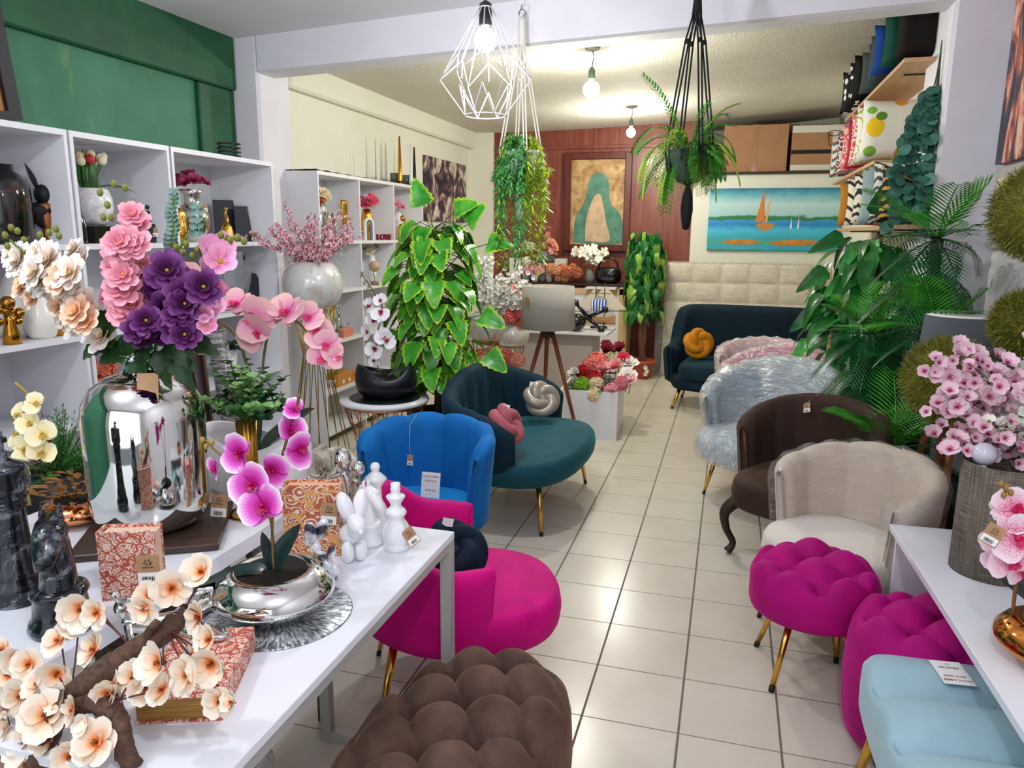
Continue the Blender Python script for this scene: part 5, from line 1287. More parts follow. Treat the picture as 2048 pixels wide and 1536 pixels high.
# ================================================================== goods on the left bookcases
def onshelf(px, py, z, x=-3.1):
    "point on shelf height z seen at column px (depth from x plane)"
    p = AX(px, py, x); return (x, p.y, z)
NAVY = mat('10151f', .5); GG = mat('d4a044', .18, 1.0, bump=.6, bscale=90)
S0, S1, S2, S3, S4 = ZS[0]+.0005, ZS[1]+.0005, ZS[2]+.0005, ZS[3]+.0005, ZS[4]+.0005
def lathe_thing(name, prof, mt, label, cat, loc, n=32, **k): return single(name, MB().lathe(prof, n, **k), mt, label, cat, loc)
# row at S4
def m_bv():
    t = NT('black_copper_glaze'); t.set(.12, coat=.5); f = t.noise(t.coord(scale=(1, 1, 2.2)), 7, 5, .6, 1.0); t.col(t.ramp(f, [(.5, '0a090a'), (.62, '2a140c'), (.74, 'a05c34')])); return t.mat
lathe_thing('vase', [(.0001, 0), (.10, 0), (.108, .02), (.112, .2), (.108, .26), (.08, .30), (.055, .32), (.055, .345), (.05, .345), (.05, .31), (.0001, .3)], m_bv(), 'black and copper glazed shouldered vase at the left end of the top shelf', 'vase', onshelf(15, 480, S4, -3.12))
t = thing('rabbit_bust', 'black rabbit-headed bust with a copper ruffled shirt on a copper stand', 'bust', onshelf(95, 480, S4, -3.1), radians(70))
BM = mat('14161c', .55)
part('stand', MB().lathe([(.0001, 0), (.045, 0), (.045, .012), (.03, .02), (.016, .05), (.02, .075), (.0001, .08)], 24), mat('b07048', .35, .8), t)
part('coat', MB().lathe([(.02, .07), (.055, .10), (.095, .15), (.085, .17), (.045, .185), (.035, .19), (.0001, .19)], 24, sy=.6), BM, t)
part('shirt', MB().lathe([(.014, .06), (.026, .10), (.03, .15), (.034, .18), (.0001, .19)], 20, c=(0, -.035, 0), sy=.6, wob=lambda a, z: 1+.1*sin(9*a)), mat('b07048', .35, .8), t)
part('head', MB().sphere((0, -.01, .225), .042, 18, 12, (.9, 1.15, 1.1)), BM, t)
for s_ in (-1, 1): part('ear', MB().tube(spline([(s_*.018, 0, .25), (s_*.035, 0, .30), (s_*.06, 0, .36)], 5), [.006, .012, .018, .02, .022, .021, .019, .016, .011, .007, .003], 10, flat=.4), BM, t)
# tulips
loc = onshelf(190, 480, S4, -3.12)
t = thing('vase', 'white mottled round pot on the second bookcase top shelf, holding tulips', 'vase', loc)
def m_mot():
    t = NT('white_mottled'); t.set(.2, coat=.4); f = t.noise(t.coord(), 60, 4, .7); t.col(t.ramp(f, [(.5, 'eceae8'), (.7, 'b8b4ac')])); return t.mat
part('body', MB().lathe([(.0001, .085), (.05, .085), (.085, .12), (.10, .17), (.098, .22), (.085, .262), (.078, .27), (.07, .27), (.0001, .25)], 32), m_mot(), t)
part('base', MB().box((0, 0, .042), (.14, .14, .084)), mat('17140f', .15, var=.8, vscale=40), t)
t = thing('tulip_bunch', 'bunch of cream and red tulips in the white mottled pot', 'flowers', loc); g = R0(2)
m = MB(); lv = leaf_verts(1, .18, .5, .25, 'lance', 7, 3)
for k in range(22):
    a = g.uniform(0, 6.28); put_leaf(m, frame_to((.03*cos(a), .03*sin(a), .25), (cos(a)*.5, sin(a)*.5, 1.2), (cos(a), sin(a), .2), 0, g.uniform(.12, .19)), lv)
put_leaf(m, frame_to((0, .03, .27), (.1, -.9, .5), (0, 0, 1), 0, .22), lv); put_leaf(m, frame_to((0, .03, .27), (.3, .9, .4), (0, 0, 1), 0, .2), lv)
TUL = [mat('ece0c0', .5), mat('c83434', .5), mat('e8c890', .5)]; hd = []
tm = [MB().lathe([(.001, 0), (.016, .006), (.021, .022), (.018, .036), (.008, .046), (.001, .048)], 12, wob=lambda a, z: 1+.06*sin(3*a)).mesh('tulip_head', [c_]) for c_ in TUL]
for k in range(13):
    a = k*2.4; r = .025+.055*sqrt(k/13); p = V(r*cos(a), r*sin(a), .385+g.uniform(-.035, .03)); m.tube([(0, 0, .25), p], .003, 5)
    o = place('tulip_head', tm[1 if k % 4 == 1 else (2 if k % 5 == 2 else 0)], t); o.matrix_local = TM(p, orient((p.x*4, p.y*4, 1)))
part('leaves', m, gmat('2c5e26', '47803a', .4), t)
lathe_thing('bottle', [(.0001, 0), (.028, 0), (.03, .01), (.03, .11), (.012, .15), (.011, .19), (.0001, .19)], BLACKG, 'dark bottle left of the tulip pot on the top shelf', 'bottle', onshelf(162, 480, S4, -3.02), 20)
t = thing('figurine', 'small black statuette on a black cube with a kraft tag, right of the tulips', 'figurine', onshelf(300, 480, S4, -3.08)); part('base', MB().box((0, 0, .05), (.075, .075, .10), 0, 0, .002), BLACKG, t)
part('figure', MB().tube(spline([(0, 0, .10), (0, .004, .14), (0, -.003, .17)], 4), [.014, .01, .016, .01], 10).sphere((0, 0, .19), .012, 12, 8).tube([(0, -.012, .165), (.0, -.035, .15)], .005, 6), BLACKG, t); price_tag(t, (.04, -.01, .055), (1, -.7, .1), .04, .05)
loc = onshelf(388, 480, S4, -3.06)
t = thing('trophy_vase', 'silver trophy-shaped vase on the third bookcase, filled with dusky pink roses', 'vase', loc)
part('body', MB().lathe([(.0001, .0), (.05, 0), (.06, .02), (.085, .06), (.10, .12), (.095, .16), (.06, .205), (.05, .215), (.05, .27), (.075, .30), (.068, .30), (.045, .27), (.0001, .26)], 40), CHROME, t); price_tag(t, (.05, .05, .20), (1, -.6, .2), .035, .05)
t = thing('rose_bunch', 'dusky magenta pink rose heads filling the silver trophy vase', 'flowers', loc)
rm = [bloom_rose(.042, i).mesh('flower', [mat('a83a64', .55), mat('c05a80', .55), YC]) for i in range(2)]; g = R0(6)
scatter_blooms(t, [(V(.075*cos(a)*q, .075*sin(a)*q, .335+.04*(1-q)), (cos(a)*q, sin(a)*q-.2, .8), g.uniform(.9, 1.15)) for a, q in [(k*2.4, sqrt(k/11)*1.15) for k in range(11)]], rm)
t = thing('owl_figurine', 'gold hammered owl figurine in front of the silver trophy vase', 'figurine', onshelf(362, 480, S4, -2.99))
part('body', MB().lathe([(.0001, 0), (.035, 0), (.04, .05), (.036, .10), (.03, .13), (.033, .16), (.02, .185), (.0001, .19)], 20, wob=lambda a, z: 1+.05*sin(7*a+z*80)), GG, t)
for s_ in (-1, 1): part('ear', MB().tube([(.0, s_*.018, .175), (0, s_*.026, .205)], [.009, .002], 8), GG, t)
t = thing('dancer_figurine', 'gold swirling dancer figurine in front of the dark plaques', 'figurine', onshelf(455, 480, S4, -3.02))
part('skirt', MB().lathe([(.0001, 0), (.05, 0), (.042, .03), (.038, .06), (.028, .09), (.014, .12), (.0001, .12)], 24, wob=lambda a, z: 1+.12*sin(6*a+z*60)), GG, t)
part('torso', MB().tube(spline([(0, 0, .11), (0, .012, .14), (0, -.006, .17), (0, .004, .19)], 4), [.012, .01, .008, .006], 8).sphere((0, .004, .20), .011, 10, 8), GG, t)
for lb, px, w_, h_, x_, a in (('larger dark navy plaque leaning at the back of the top shelf', 463, .20, .27, -3.28, .10), ('smaller dark navy plaque with a hanging kraft tag, right of the larger one', 497, .16, .23, -3.16, .10)):
    t = thing('plaque', lb, 'plaque', onshelf(px, 480, S4, x_+.04), radians(-42)); part('panel', MB().box((0, 0, h_/2), (.012, w_, h_), 0, 0, .002).xf(Matrix.Rotation(-a, 4, 'Y')), NAVY, t)
    if 'smaller' in lb: price_tag(t, (.05, .03, .03), (1, -.8, .2), .045, .055, string=[(.0, .0, .22), (.03, .02, .1)])
# row at S3
OFW = mat('e8e4da', .25, coat=.3)
tear = lambda s_: [(.0001, 0), (.055*s_, 0), (.07*s_, .02*s_), (.082*s_, .07*s_), (.075*s_, .12*s_), (.045*s_, .19*s_), (.016*s_, .25*s_), (.011*s_, .29*s_), (.013*s_, .30*s_), (.0001, .30*s_)]
lathe_thing('teardrop_vase', tear(1.22), OFW, 'tall off-white teardrop vase on the left bookcase, taller of the pair', 'vase', onshelf(42, 705, S3, -3.16))
lathe_thing('teardrop_vase', tear(.86), OFW, 'shorter off-white teardrop vase with a twig in its mouth, right of the taller', 'vase', onshelf(90, 710, S3, -3.02))
t = thing('bubble_figurine', 'shiny gold tree-like figurine with round gold balls on the left bookcase', 'figurine', onshelf(30, 725, S3, -2.98)); CG = mat('b8842e', .08, 1.0)
part('trunk', MB().lathe([(.0001, 0), (.038, 0), (.032, .05), (.02, .10), (.022, .125), (.0001, .13)], 24), CG, t)
for k, (y, z, r) in enumerate(((-.0, .178, .030), (-.045, .15, .017), (.05, .13, .022), (.04, .095, .018), (-.05, .10, .018), (.02, .14, .012), (-.018, .145, .014))):
    part('ball', MB().sphere((0, y, z), r, 16, 12).tube([(0, 0, .11), (0, y, z)], .004, 6), CG, t)
t = thing('succulent_pot', 'tiny orange pot with a grey-green succulent at the shelf end', 'plant', onshelf(132, 713, S3, -3.02)); part('pot', MB().lathe([(.0001, 0), (.028, 0), (.034, .01), (.036, .055), (.032, .055), (.0001, .05)], 24), mat('e08a22', .4), t)
m = MB(); g = R0(4)
for k in range(30): a = g.uniform(0, 6.28); r = g.uniform(0, .024); m.tube([(r*cos(a), r*sin(a), .048), (r*1.4*cos(a), r*1.4*sin(a), .048+g.uniform(.015, .03))], [.004, .001], 5)
part('foliage', m, gmat('6f8a72', '8fa890', .5), t)
t = thing('table_lamp', 'tall square grey fabric table lamp shade on the third bookcase shelf', 'lamp', onshelf(452, 640, S3, -3.08)); gf = mat('8b9298', .9, bump=.5, bscale=300)
part('lamp_shade', MB().box((0, 0, .20), (.17, .20, .33), 0, 0, .004), gf, t); part('base', MB().lathe([(.06, 0), (.06, .01), (.01, .015), (.01, .04), (.0001, .04)], 20), BLACK, t)
t = thing('wing_sculpture', 'matte black wing-shaped sculpture on the third bookcase shelf', 'sculpture', onshelf(512, 622, S3, -3.1), radians(-45))
part('wing', MB().prism([(-.045, 0), (.045, 0), (.055, .08), (.045, .15), (.01, .21), (-.012, .215), (-.02, .15), (-.04, .08)], -.012, .012).xf(Matrix.Rotation(radians(90), 4, 'Z') @ Matrix.Rotation(radians(90), 4, 'X')), mat('15181e', .5), t)
m = MB()
for k in range(9): m.lathe([(max(.0001, .020-.0021*k)*q, .018*k+.018*w) for q, w in ((.6, 0), (1, .3), (1, .6), (.6, 1))], 16)
single('spiral_cone', m, CG, 'small beaded gold cone beside the grey square lamp', 'ornament', onshelf(482, 610, S3, -3.12))
loc = onshelf(484, 540, S3, -3.2)
t = thing('dried_flower', 'single mauve rose in a slim dark vase behind the grey square lamp', 'flowers', loc); part('vase', MB().lathe([(.0001, 0), (.02, 0), (.015, .15), (.012, .2), (.0001, .2)], 16), NAVY, t)
scatter_blooms(t, [(V(0, 0, .31), (.6, -.6, .5), .8)], [bloom_rose(.04, 3).mesh('flower', [mat('8a5a78', .6), mat('8a5a78', .6), YC])]); part('stem', MB().tube([(0, 0, .18), (0, 0, .30)], .002, 5), STEM, t)
# rows at S2 / S1
t = thing('potted_plant', 'white planter with dark broad leaves on a low shelf behind the boxwood', 'plant', onshelf(450, 745, S2, -3.08)); part('pot', MB().lathe([(.0001, 0), (.07, 0), (.085, .17), (.078, .17), (.0001, .15)], 32), WC, t)
m = MB(); lv = leaf_verts(1, .5, .5, .1, 'oval', 6, 5)
for k in range(16): a = k*2.4; put_leaf(m, frame_to((.02*cos(a), .02*sin(a), .16), (cos(a), sin(a), .5+.3*(k % 3)), (0, 0, 1), 0, .15), lv)
part('foliage', m, gmat('123a1c', '1f5a2c', .4), t)
t = thing('potted_orchid', 'coral blossoms in a small gold pot on the second bookcase low shelf', 'plant', onshelf(205, 790, S2, -3.08)); part('pot', MB().lathe([(.0001, 0), (.04, 0), (.05, .06), (.04, .07), (.0001, .06)], 24), CG, t); g = R0(3)
scatter_blooms(t, [(V(g.uniform(-.04, .04), g.uniform(-.08, .08), g.uniform(.12, .26)), (1, g.uniform(-1, .2), .3), 1) for k in range(10)], [bloom_double(.035, 2).mesh('flower', [mat('e07a5c', .6), mat('e07a5c', .6), YC])])
part('stems', MB().tube([(0, 0, .05), (0, .02, .15), (0, .05, .22)], .002, 5).tube([(0, 0, .05), (0, -.05, .2)], .002, 5), STEM, t)
t = thing('floor_planter', 'black pot of feathery green and dark red foliage on a wooden-legged stand', 'planter', (-2.55, 2.28, 0)); wl2 = wood('a87a4a', 'c09060', (6, 6, 1))
for k in range(4): a = pi/4+k*pi/2; part('leg', MB().tube([(.17*cos(a), .17*sin(a), 0), (.17*cos(a), .17*sin(a), .62)], .013, 8), wl2, t)
part('brace', MB().tube([(.17*cos(pi/4), .17*sin(pi/4), .42), (-.17*cos(pi/4), -.17*sin(pi/4), .42)], .009, 8).tube([(.17*cos(pi/4), -.17*sin(pi/4), .42), (-.17*cos(pi/4), .17*sin(pi/4), .42)], .009, 8), wl2, t)
part('pot', MB().lathe([(.0001, .43), (.12, .43), (.14, .46), (.15, .72), (.14, .72), (.0001, .70)], 32), DARKP, t)
m = MB(); g = R0(12)
for k in range(150):
    a = g.uniform(0, 6.28); el = g.uniform(.1, 1.5); d = V(cos(a)*cos(el), sin(a)*cos(el), sin(el)); ln = g.uniform(.12, .30); mi = 1 if (cos(a-3.6) > .6) else 0; pts = bez((0, 0, .70), V(0, 0, .70)+d*ln*.6, V(0, 0, .68)+d*ln, 8); m.tube(pts, .0012, 3, mi)
    for i in range(2, 8):
        for j in range(4): aa = g.uniform(0, 6.28); e = pts[i]+(d+V(cos(aa), sin(aa), g.uniform(-.4, .4))).normalized()*.03; s2 = V(sin(aa), -cos(aa), 0)*.002; o_ = len(m.v); m.v += [tuple(pts[i]-s2), tuple(pts[i]+s2), tuple(e)]; m.f.append((o_, o_+1, o_+2)); m.m.append(mi); m.sm.append(True)
part('foliage', m, [gmat('2a6a24', '4a9034', .5), gmat('5a1a14', '7a2a1c', .5)], t)
# ---- black plastic and things on top of the bookcases
m = MB(); m.grid(lambda u, v: (-3.13+.08*(v-.5)+.03*noise.noise(Vector((u*5, v, 2))), 3.72+.72*u, 2.116+.012+.028*abs(noise.noise(Vector((u*7, v*2, 0))))*sin(pi*v)), 40, 8)
single('plastic_sheet', m, mat('0c0e12', .25), 'crumpled black plastic lying on top of the bookcase by the left pillar', 'plastic sheet')
single('cable_coil', MB().tube([(-3.05+.05*cos(a), 4.18+.09*sin(a), 2.125+.004*a) for a in [k*.35 for k in range(60)]], .006, 6), BLACK, 'coil of black cable on top of the bookcase by the left pillar', 'cable')
p = AX(0, 100, -3.35)
t = thing('picture_frame', 'dark-framed picture with an orange and brown strip leaning on the green wall', 'picture', (-3.40, 2.845, 2.1105)); t.rotation_euler = (radians(9), 0, 0)
m = MB().box((0, -.10, .37), (.02, .44, .60), 0, 0); part('canvas', m.xf(Matrix.Rotation(.06, 4, 'Y')), mat('c98a50', .6, var=.4, vscale=9), t)
part('frame', MB().box((.02, .15, .38), (.03, .07, .66)).box((.02, -.10, .075), (.03, .43, .04)).xf(Matrix.Rotation(.06, 4, 'Y')), mat('1c1a26', .5), t)
# ---- far bookcase goods
T4, T3, T2, T1, T0 = [z+.0005 for z in (1.60, 1.215, .82, .43, .10)]
def far(px, z, x=-3.1, py=478): p = AX(px, py, x); return (x, p.y, z)
single('plastic_sheet', MB().grid(lambda u, v: (-3.13+.22*(v-.5), 5.08+1.95*u, 2.112+.008+.014*abs(noise.noise(Vector((u*12, v*3, 5))))), 60, 6), mat('22262a', .3), 'crumpled dark plastic spread along the top of the far bookcase', 'plastic sheet')
CDL = [('tall thin grey candlestick, leftmost on top of the far bookcase', 752, 300, '8a929a', .006, .33, 0), ('tall thin grey candlestick right of the leftmost one', 773, 300, '8a929a', .006, .33, 0), ('tall gold tapered candlestick on the far bookcase', 800, 290, 'c08a34', .022, .42, 1), ('tall white tapered candlestick between gold and black ones', 822, 295, 'e8ece8', .020, .38, 0), ('tall black candlestick at the right end of the far bookcase', 829, 295, '101418', .020, .36, 0)]
for lb, px, py, c_, r_, h_, me_ in CDL:
    t = thing('candlestick', lb, 'candlestick', tuple(V(*far(px, 2.13, -3.05, 350))), 0, 'candlesticks on the far bookcase')
    part('stem', MB().lathe([(.0001, 0), (max(r_, .012), 0), (r_, .02), (r_*.35, h_), (.0001, h_)], 12), mat(c_, .3, me_), t)
for lb, px in (('clear glass tumbler among the candlesticks, left one', 790), ('clear glass tumbler among the candlesticks, middle one', 812), ('clear glass tumbler among the candlesticks, right one', 818)):
    single('glass_tumbler', MB().lathe([(.0001, 0), (.045, 0), (.048, .09), (.044, .09), (.041, .006), (.0001, .006)], 20), mat('8fa0a0', .08, trans=.7), lb, 'glass', far(px, 2.13, -3.12, 352), 0, 'glass tumblers on the far bookcase')
def pom_bunch(label, loc, cols, r=.045, n=5, spread=.06, z0=.15, seed=0, vase=None, vlabel=None, kind='flowers', kindf=None):
    g = R0(seed); t = thing('flower_bunch', label, kind, loc); 
    sp = [(V(spread*sqrt(k/n)*cos(k*2.4), spread*sqrt(k/n)*sin(k*2.4), z0+g.uniform(-.02, .03)), (cos(k*2.4)*.5+.5, sin(k*2.4)*.5-.5, .7), g.uniform(.85, 1.15)) for k in range(n)]
    for i, c_ in enumerate(cols):
        fn = kindf or bloom_double; scatter_blooms(t, sp[i::len(cols)], [fn(r, i+seed).mesh('flower', [mat(c_, .6), mat(c_, .6), YC])])
    part('stems', MB().tube([(0, 0, .02), (0, 0, z0)], .004, 5), STEM, t)
    if vase: single('vase', MB().lathe(*vase[:1], 24), vase[1], vlabel, 'vase', loc)
    return t
vp = lambda r, h: [(.0001, 0), (r*.7, 0), (r, h*.4), (r*.8, h*.8), (r*.5, h), (r*.42, h), (.0001, h*.9)]
pom_bunch('orange and cream rose bunch in a silver vase, far bookcase top left', far(642, T4, -3.1, 470), ['e07a34', 'f0dcb8'], .045, 6, .07, .34, 1, (vp(.07, .30), CHROME), 'silver vase holding orange and cream roses on the far bookcase')
single('photo_frame', MB().box((0, 0, .115), (.015, .15, .23), 0, 0).xf(Matrix.Rotation(-.2, 4, 'Y')), mat('1c2024', .4), 'dark photo frame leaning on the far bookcase, top left', 'picture frame', far(660, T4, -3.02, 470)) if False else None
t = thing('photo_frame', 'dark grey photo frame tilted back on the far bookcase, top left bay', 'picture frame', far(658, T4, -3.04, 470), radians(-25)); R_ = Matrix.Rotation(-.22, 4, 'Y')
part('frame', MB().box((0, -.065, .11), (.014, .02, .22)).box((0, .065, .11), (.014, .02, .22)).box((0, 0, .01), (.014, .15, .02)).box((0, 0, .21), (.014, .15, .02)).xf(R_), mat('2c3136', .4), t); part('picture', MB().box((-.002, 0, .11), (.006, .11, .18)).xf(R_), PAPER, t)
t = thing('parrot_figurine', 'pair of gold parrots perched on a stand in the far bookcase', 'figurine', far(690, T4, -3.08, 470))
for s_ in (-1, 1): part('parrot', MB().tube(spline([(0, s_*.022, .10), (0, s_*.026, .18), (0, s_*.024, .26), (0, s_*.02, .30)], 5), [.008, .02, .03, .028, .022], 12).sphere((0, s_*.02, .305), .022, 12, 8), GOLD, t)
part('stand', MB().tube([(0, .03, 0), (0, .03, .17)], .005, 6).lathe([(.0001, 0), (.03, 0), (.0001, .008)], 16, c=(0, .03, 0)), BLACK, t); price_tag(t, (.04, 0, .16), (1, -.6, .1), .04, .04)
pom_bunch('bright pink peony bunch in the far bookcase, top middle bay', far(735, T4, -3.12, 470), ['e0607c', 'd84868'], .055, 6, .08, .33, 4, (vp(.06, .27), GG), 'gold leaf-textured vase holding pink peonies')
t = thing('arch_ornament', 'white and grey nested arch ornament in the far bookcase, middle bay', 'ornament', far(738, T4, -3.04, 470), radians(-25))
for q, c_, x_ in ((.05, 'e8eaec', .012), (.033, '6a7880', .006)):
    m = MB(); o_ = [(-q, 0)]+[(-q*cos(a), .14+q*sin(a)) for a in [pi*k/12 for k in range(13)]]+[(q, 0)]; i_ = [(q-.016, 0)]+[((q-.016)*cos(a), .14+(q-.016)*sin(a)) for a in [pi*k/12 for k in range(13)]]+[(-q+.016, 0)]
    part('arch', MB().prism(o_+i_, -x_, x_).xf(Matrix.Rotation(radians(90), 4, 'Z') @ Matrix.Rotation(radians(90), 4, 'X')), mat(c_, .4), t)
m = text_mb('LOVE', .075, .012).xf(Matrix.Rotation(radians(90-20), 4, 'Z') @ Matrix.Rotation(radians(90), 4, 'X'))
t = thing('love_sign', 'small dark red letter block ornament reading LOVE in the far bookcase', 'ornament', far(768, T4, -3.02, 470)); part('lettering', m, mat('8a1430', .3), t)
pom_bunch('pale pink flower bunch in the far bookcase, top right bay', far(797, T4, -3.14, 470), ['e8a0ac'], .05, 4, .05, .33, 7, (vp(.05, .26), WC), 'white vase with pale pink flowers in the top right bay')
t = thing('embrace_figurine', 'gold embracing couple figurine in the far bookcase, top right bay', 'figurine', far(807, T4, -3.04, 470)); part('body', MB().lathe([(.0001, 0), (.055, 0), (.06, .05), (.06, .12), (.03, .15), (.0001, .15)], 20, sy=1.1), GOLD, t)
part('head', MB().sphere((0, -.01, .20), .03, 14, 10), GOLD, t); part('arm', MB().tube(spline([(.02, -.05, .10), (.04, -.03, .16), (.03, .03, .14), (.0, .06, .12)], 4), .014, 8), GOLD, t)
pom_bunch('cream flower bunch in the far bookcase, second row middle bay', far(745, T3, -3.12, 560), ['e8dcc0', 'c8c090'], .04, 5, .06, .30, 9, (vp(.04, .25), WC), 'white vase with cream flowers, second row of the far bookcase')
t = thing('bird_figurine', 'round beige bird figurine on a hook stand in the far bookcase', 'figurine', far(750, T3, -2.99, 580)); part('body', MB().sphere((0, 0, .16), .05, 18, 12, (1, 1, .95)).tube([(0, .045, .16), (0, .07, .14)], [.012, .002], 8), mat('c8a890', .5), t)
part('stand', MB().tube(spline([(0, -.02, .12), (0, -.03, .09), (0, 0, .08), (0, 0, .03)], 4), .004, 6).lathe([(.0001, 0), (.035, 0), (.035, .03), (.0001, .03)], 20), mat('a07860', .5), t)
t = thing('leaf_garland', 'pale mint artificial leaves beside the pearl vase on the far bookcase', 'greenery', far(672, T3, -3.0, 575)); m = MB(); lv = leaf_verts(1, .6, .3, .2, 'oval', 5, 3); g = R0(3)
for k in range(16): put_leaf(m, frame_to((.02, g.uniform(-.05, .05), .05+.02*k), (1, g.uniform(-1, 1), g.uniform(-.2, .6)), (0, 0, 1), 0, .055), lv)
part('foliage', m, gmat('b8d4cc', 'd4e6de', .5), t)
for lb, px, z, h_, c_ in (('small silver bottle ornament, left on the third row of the far bookcase', 672, T2, .20, 0), ('silver rabbit-eared bottle, middle of the third row of the far bookcase', 680, T2, .24, 1), ('small silver jar, right on the third row of the far bookcase', 698, T2, .12, 2)):
    t = thing('silver_bottle', lb, 'ornament', far(px, z, -3.05, 700)); part('body', MB().lathe([(.0001, 0), (.032, 0), (.034, h_*.4), (.014, h_*.65), (.012, h_*.8), (.018, h_*.85), (.0001, h_*.9)], 20), CHROME, t)
    if c_ == 1: part('ear', MB().tube([(0, .01, h_*.85), (0, .03, h_*1.15)], [.006, .002], 6).tube([(0, -.01, h_*.85), (0, -.02, h_*1.15)], [.006, .002], 6), CHROME, t)
single('gift_box', MB().box((0, 0, .035), (.1, .16, .07), 0, 0, .003), mat('d8846c', .5), 'coral gift box with small tags on the third row of the far bookcase', 'box', far(688, T2, -2.99+.0-.05, 720))
t = thing('potted_plant', 'spindly green plant with yellow tips in the lowest far bookcase bay', 'plant', far(668, T1, -3.05, 830)); m = MB(); g = R0(4); lv = leaf_verts(1, .6, .3, .2, 'oval', 5, 3)
for k in range(10):
    a = g.uniform(0, 6.28); q = V(.08*cos(a), .08*sin(a), g.uniform(.15, .28)); m.tube([(0, 0, .05), q], .002, 4)
    for j in range(4): put_leaf(m, frame_to(q*g.uniform(.6, 1), (cos(a+j), sin(a+j), .4), (0, 0, 1), 0, .03), lv)
part('foliage', m, gmat('7c9030', '94a840', .5), t); part('pot', MB().lathe([(.0001, 0), (.035, 0), (.045, .06), (.0001, .06)], 16), WC, t)
t = thing('wooden_crate', 'orange-brown wooden box with small labels at the bottom of the far bookcase', 'crate', far(682, T0+.0, -3.06, 840)); t.location.z = .4305; part('box', MB().box((0, 0, .05), (.14, .30, .10), 0, 0, .003), wood('b8742c', 'd09040', (1, 6, 1)), t)
for y in (-.06, .04): part('label_sticker', MB().box((.0715, y, .035), (.001, .03, .03)), PAPER, t)
# ---- dark feather painting on the left wall
def m_feather():
    t = NT('painting_feathers'); t.set(.45); co = t.coord(); n1 = t.node('ShaderNodeTexNoise'); t.link(co, n1.inputs['Vector']); n1.inputs['Scale'].default_value = 2.6; n1.inputs['Detail'].default_value = 3; n1.inputs['Distortion'].default_value = 2.4
    t.col(t.ramp(n1.outputs['Fac'], [(.36, '1c1a2a'), (.46, '3a3046'), (.52, '7a5a5a'), (.58, 'b8a89c'), (.66, 'e4ddd2')])); return t.mat
single('wall_painting', MB().box((0, 0, 0), (.03, 1.33, .70), 0, 0, .003), m_feather(), 'painting of dark and cream feather shapes on the left wall beyond the far bookcase', 'painting', (-3.283, 8.54, 2.15))

# ---- wrapped dark wood stand with a coil of cable behind the silver vase
t = thing('wooden_stand', 'dark brown wooden posts wrapped in plastic, standing behind the silver bottle vase', 'stand', (-2.0, 2.55, 0)); dw = wood('1e0c08', '3a1a12', (6, 6, 1), .3)
part('post', MB().tube([(-.02, 0, 0), (-.09, .0, 1.30)], .038, 8), dw, t); part('post', MB().tube([(.16, .02, 0), (.0, .02, 1.28)], .034, 8), dw, t); part('post', MB().tube([(-.22, .05, 0), (-.24, .05, 1.18)], .016, 8), wood('7a3018', '96442a', (6, 6, 1), .4), t)
part('plastic_wrap', MB().tube([(.165, .02, .3), (.0, .02, 1.27)], .044, 12), film(.8, 2, (1, 1, 6), .08), t)
p = AY(362, 755, 2.45); m = MB()
for k in range(7): m.tube([p+V(.018*cos(a)*(1+.1*k)-.02*sin(a), .01*sin(k), .075*sin(a)*(1+.06*k)-.012*cos(a)) for a in [2*pi*j/24 for j in range(25)]], .004, 5, caps=False)
m.tube([p+V(-.03, -.012, .0), p+V(.03, -.012, -.005)], .012, 8)
single('cable_coil', m, BLACK, 'bundled black power cable hanging in front of the wrapped dark posts', 'cable')
# ================================================================== back room, right hand shelves and back wall
# ---- cushions on the wall shelves
def pat(kind, a, b, c='ffffff', sc=10):
    key = ('pat', kind, a, b, c, sc)
    if key in _mc: return _mc[key]
    t = NT('print_'+kind); t.set(.85, sheen=.15); co = t.coord(); x, y, z = t.xyz()
    if kind == 'dots': f = t.vor(co, sc, 'F1', rnd=.7); col = t.mix(t.math('LESS_THAN', f, .32), a, b)
    elif kind == 'chevron':
        u = t.math('ABSOLUTE', t.math('SUBTRACT', t.math('FRACT', t.math('MULTIPLY', x, sc)), .5)); v = t.math('FRACT', t.math('ADD', t.math('MULTIPLY', z, sc*1.2), u))
        col = t.ramp(v, [(0, a), (.4, b), (.7, c), (.85, a)], True)
    elif kind == 'leaf':
        w = t.wave(co, sc*.6, 7, detail=2, dir='DIAGONAL'); v = t.noise(co, sc*.5, 2); col = t.mix(t.math('GREATER_THAN', w, .62), a, b); col = t.mix(t.math('GREATER_THAN', v, .62), col, c)
    elif kind == 'floral':
        f = t.vor(co, sc, 'F1'); w = t.math('FRACT', t.math('MULTIPLY', f, 3)); col = t.ramp(w, [(0, a), (.4, b), (.75, c)], True)
    elif kind == 'stripe': col = t.mix(t.math('GREATER_THAN', t.math('FRACT', t.math('MULTIPLY', x, sc)), .5), a, b)
    elif kind == 'lemon':
        col = a
        for (cx_, cz_, rr, c2, el) in ((-.10, .22, .055, 'f0c820', 1.2), (-.07, .29, .035, '5a8a2a', .8), (-.13, .33, .03, '7ab040', .8), (-.12, .06, .04, '7ab040', .9), (.08, .05, .045, 'c8982a', 1), (.05, .38, .04, 'e8a038', .7)):
            d = t.math('SQRT', t.math('ADD', t.math('POWER', t.math('SUBTRACT', x, cx_), 2), t.math('POWER', t.math('DIVIDE', t.math('SUBTRACT', z, cz_), el), 2)))
            col = t.mix(t.math('LESS_THAN', d, rr), col, c2)
    t.col(col); t.bump(t.noise(co, 300, 2), .2, .001); _mc[key] = t.mat; return t.mat
def shelf_cushions(zs, items, grp):
    for lb, y, th, h, w, mt, tilt, rz in items:
        t = thing('cushion', lb, 'cushion', (1.195-w/2-.012, y, zs+.013), rz, None)
        o = part('cover', cushion_mb(w, h, th, seed=y), mt, t, rot=(tilt, 0, 0))
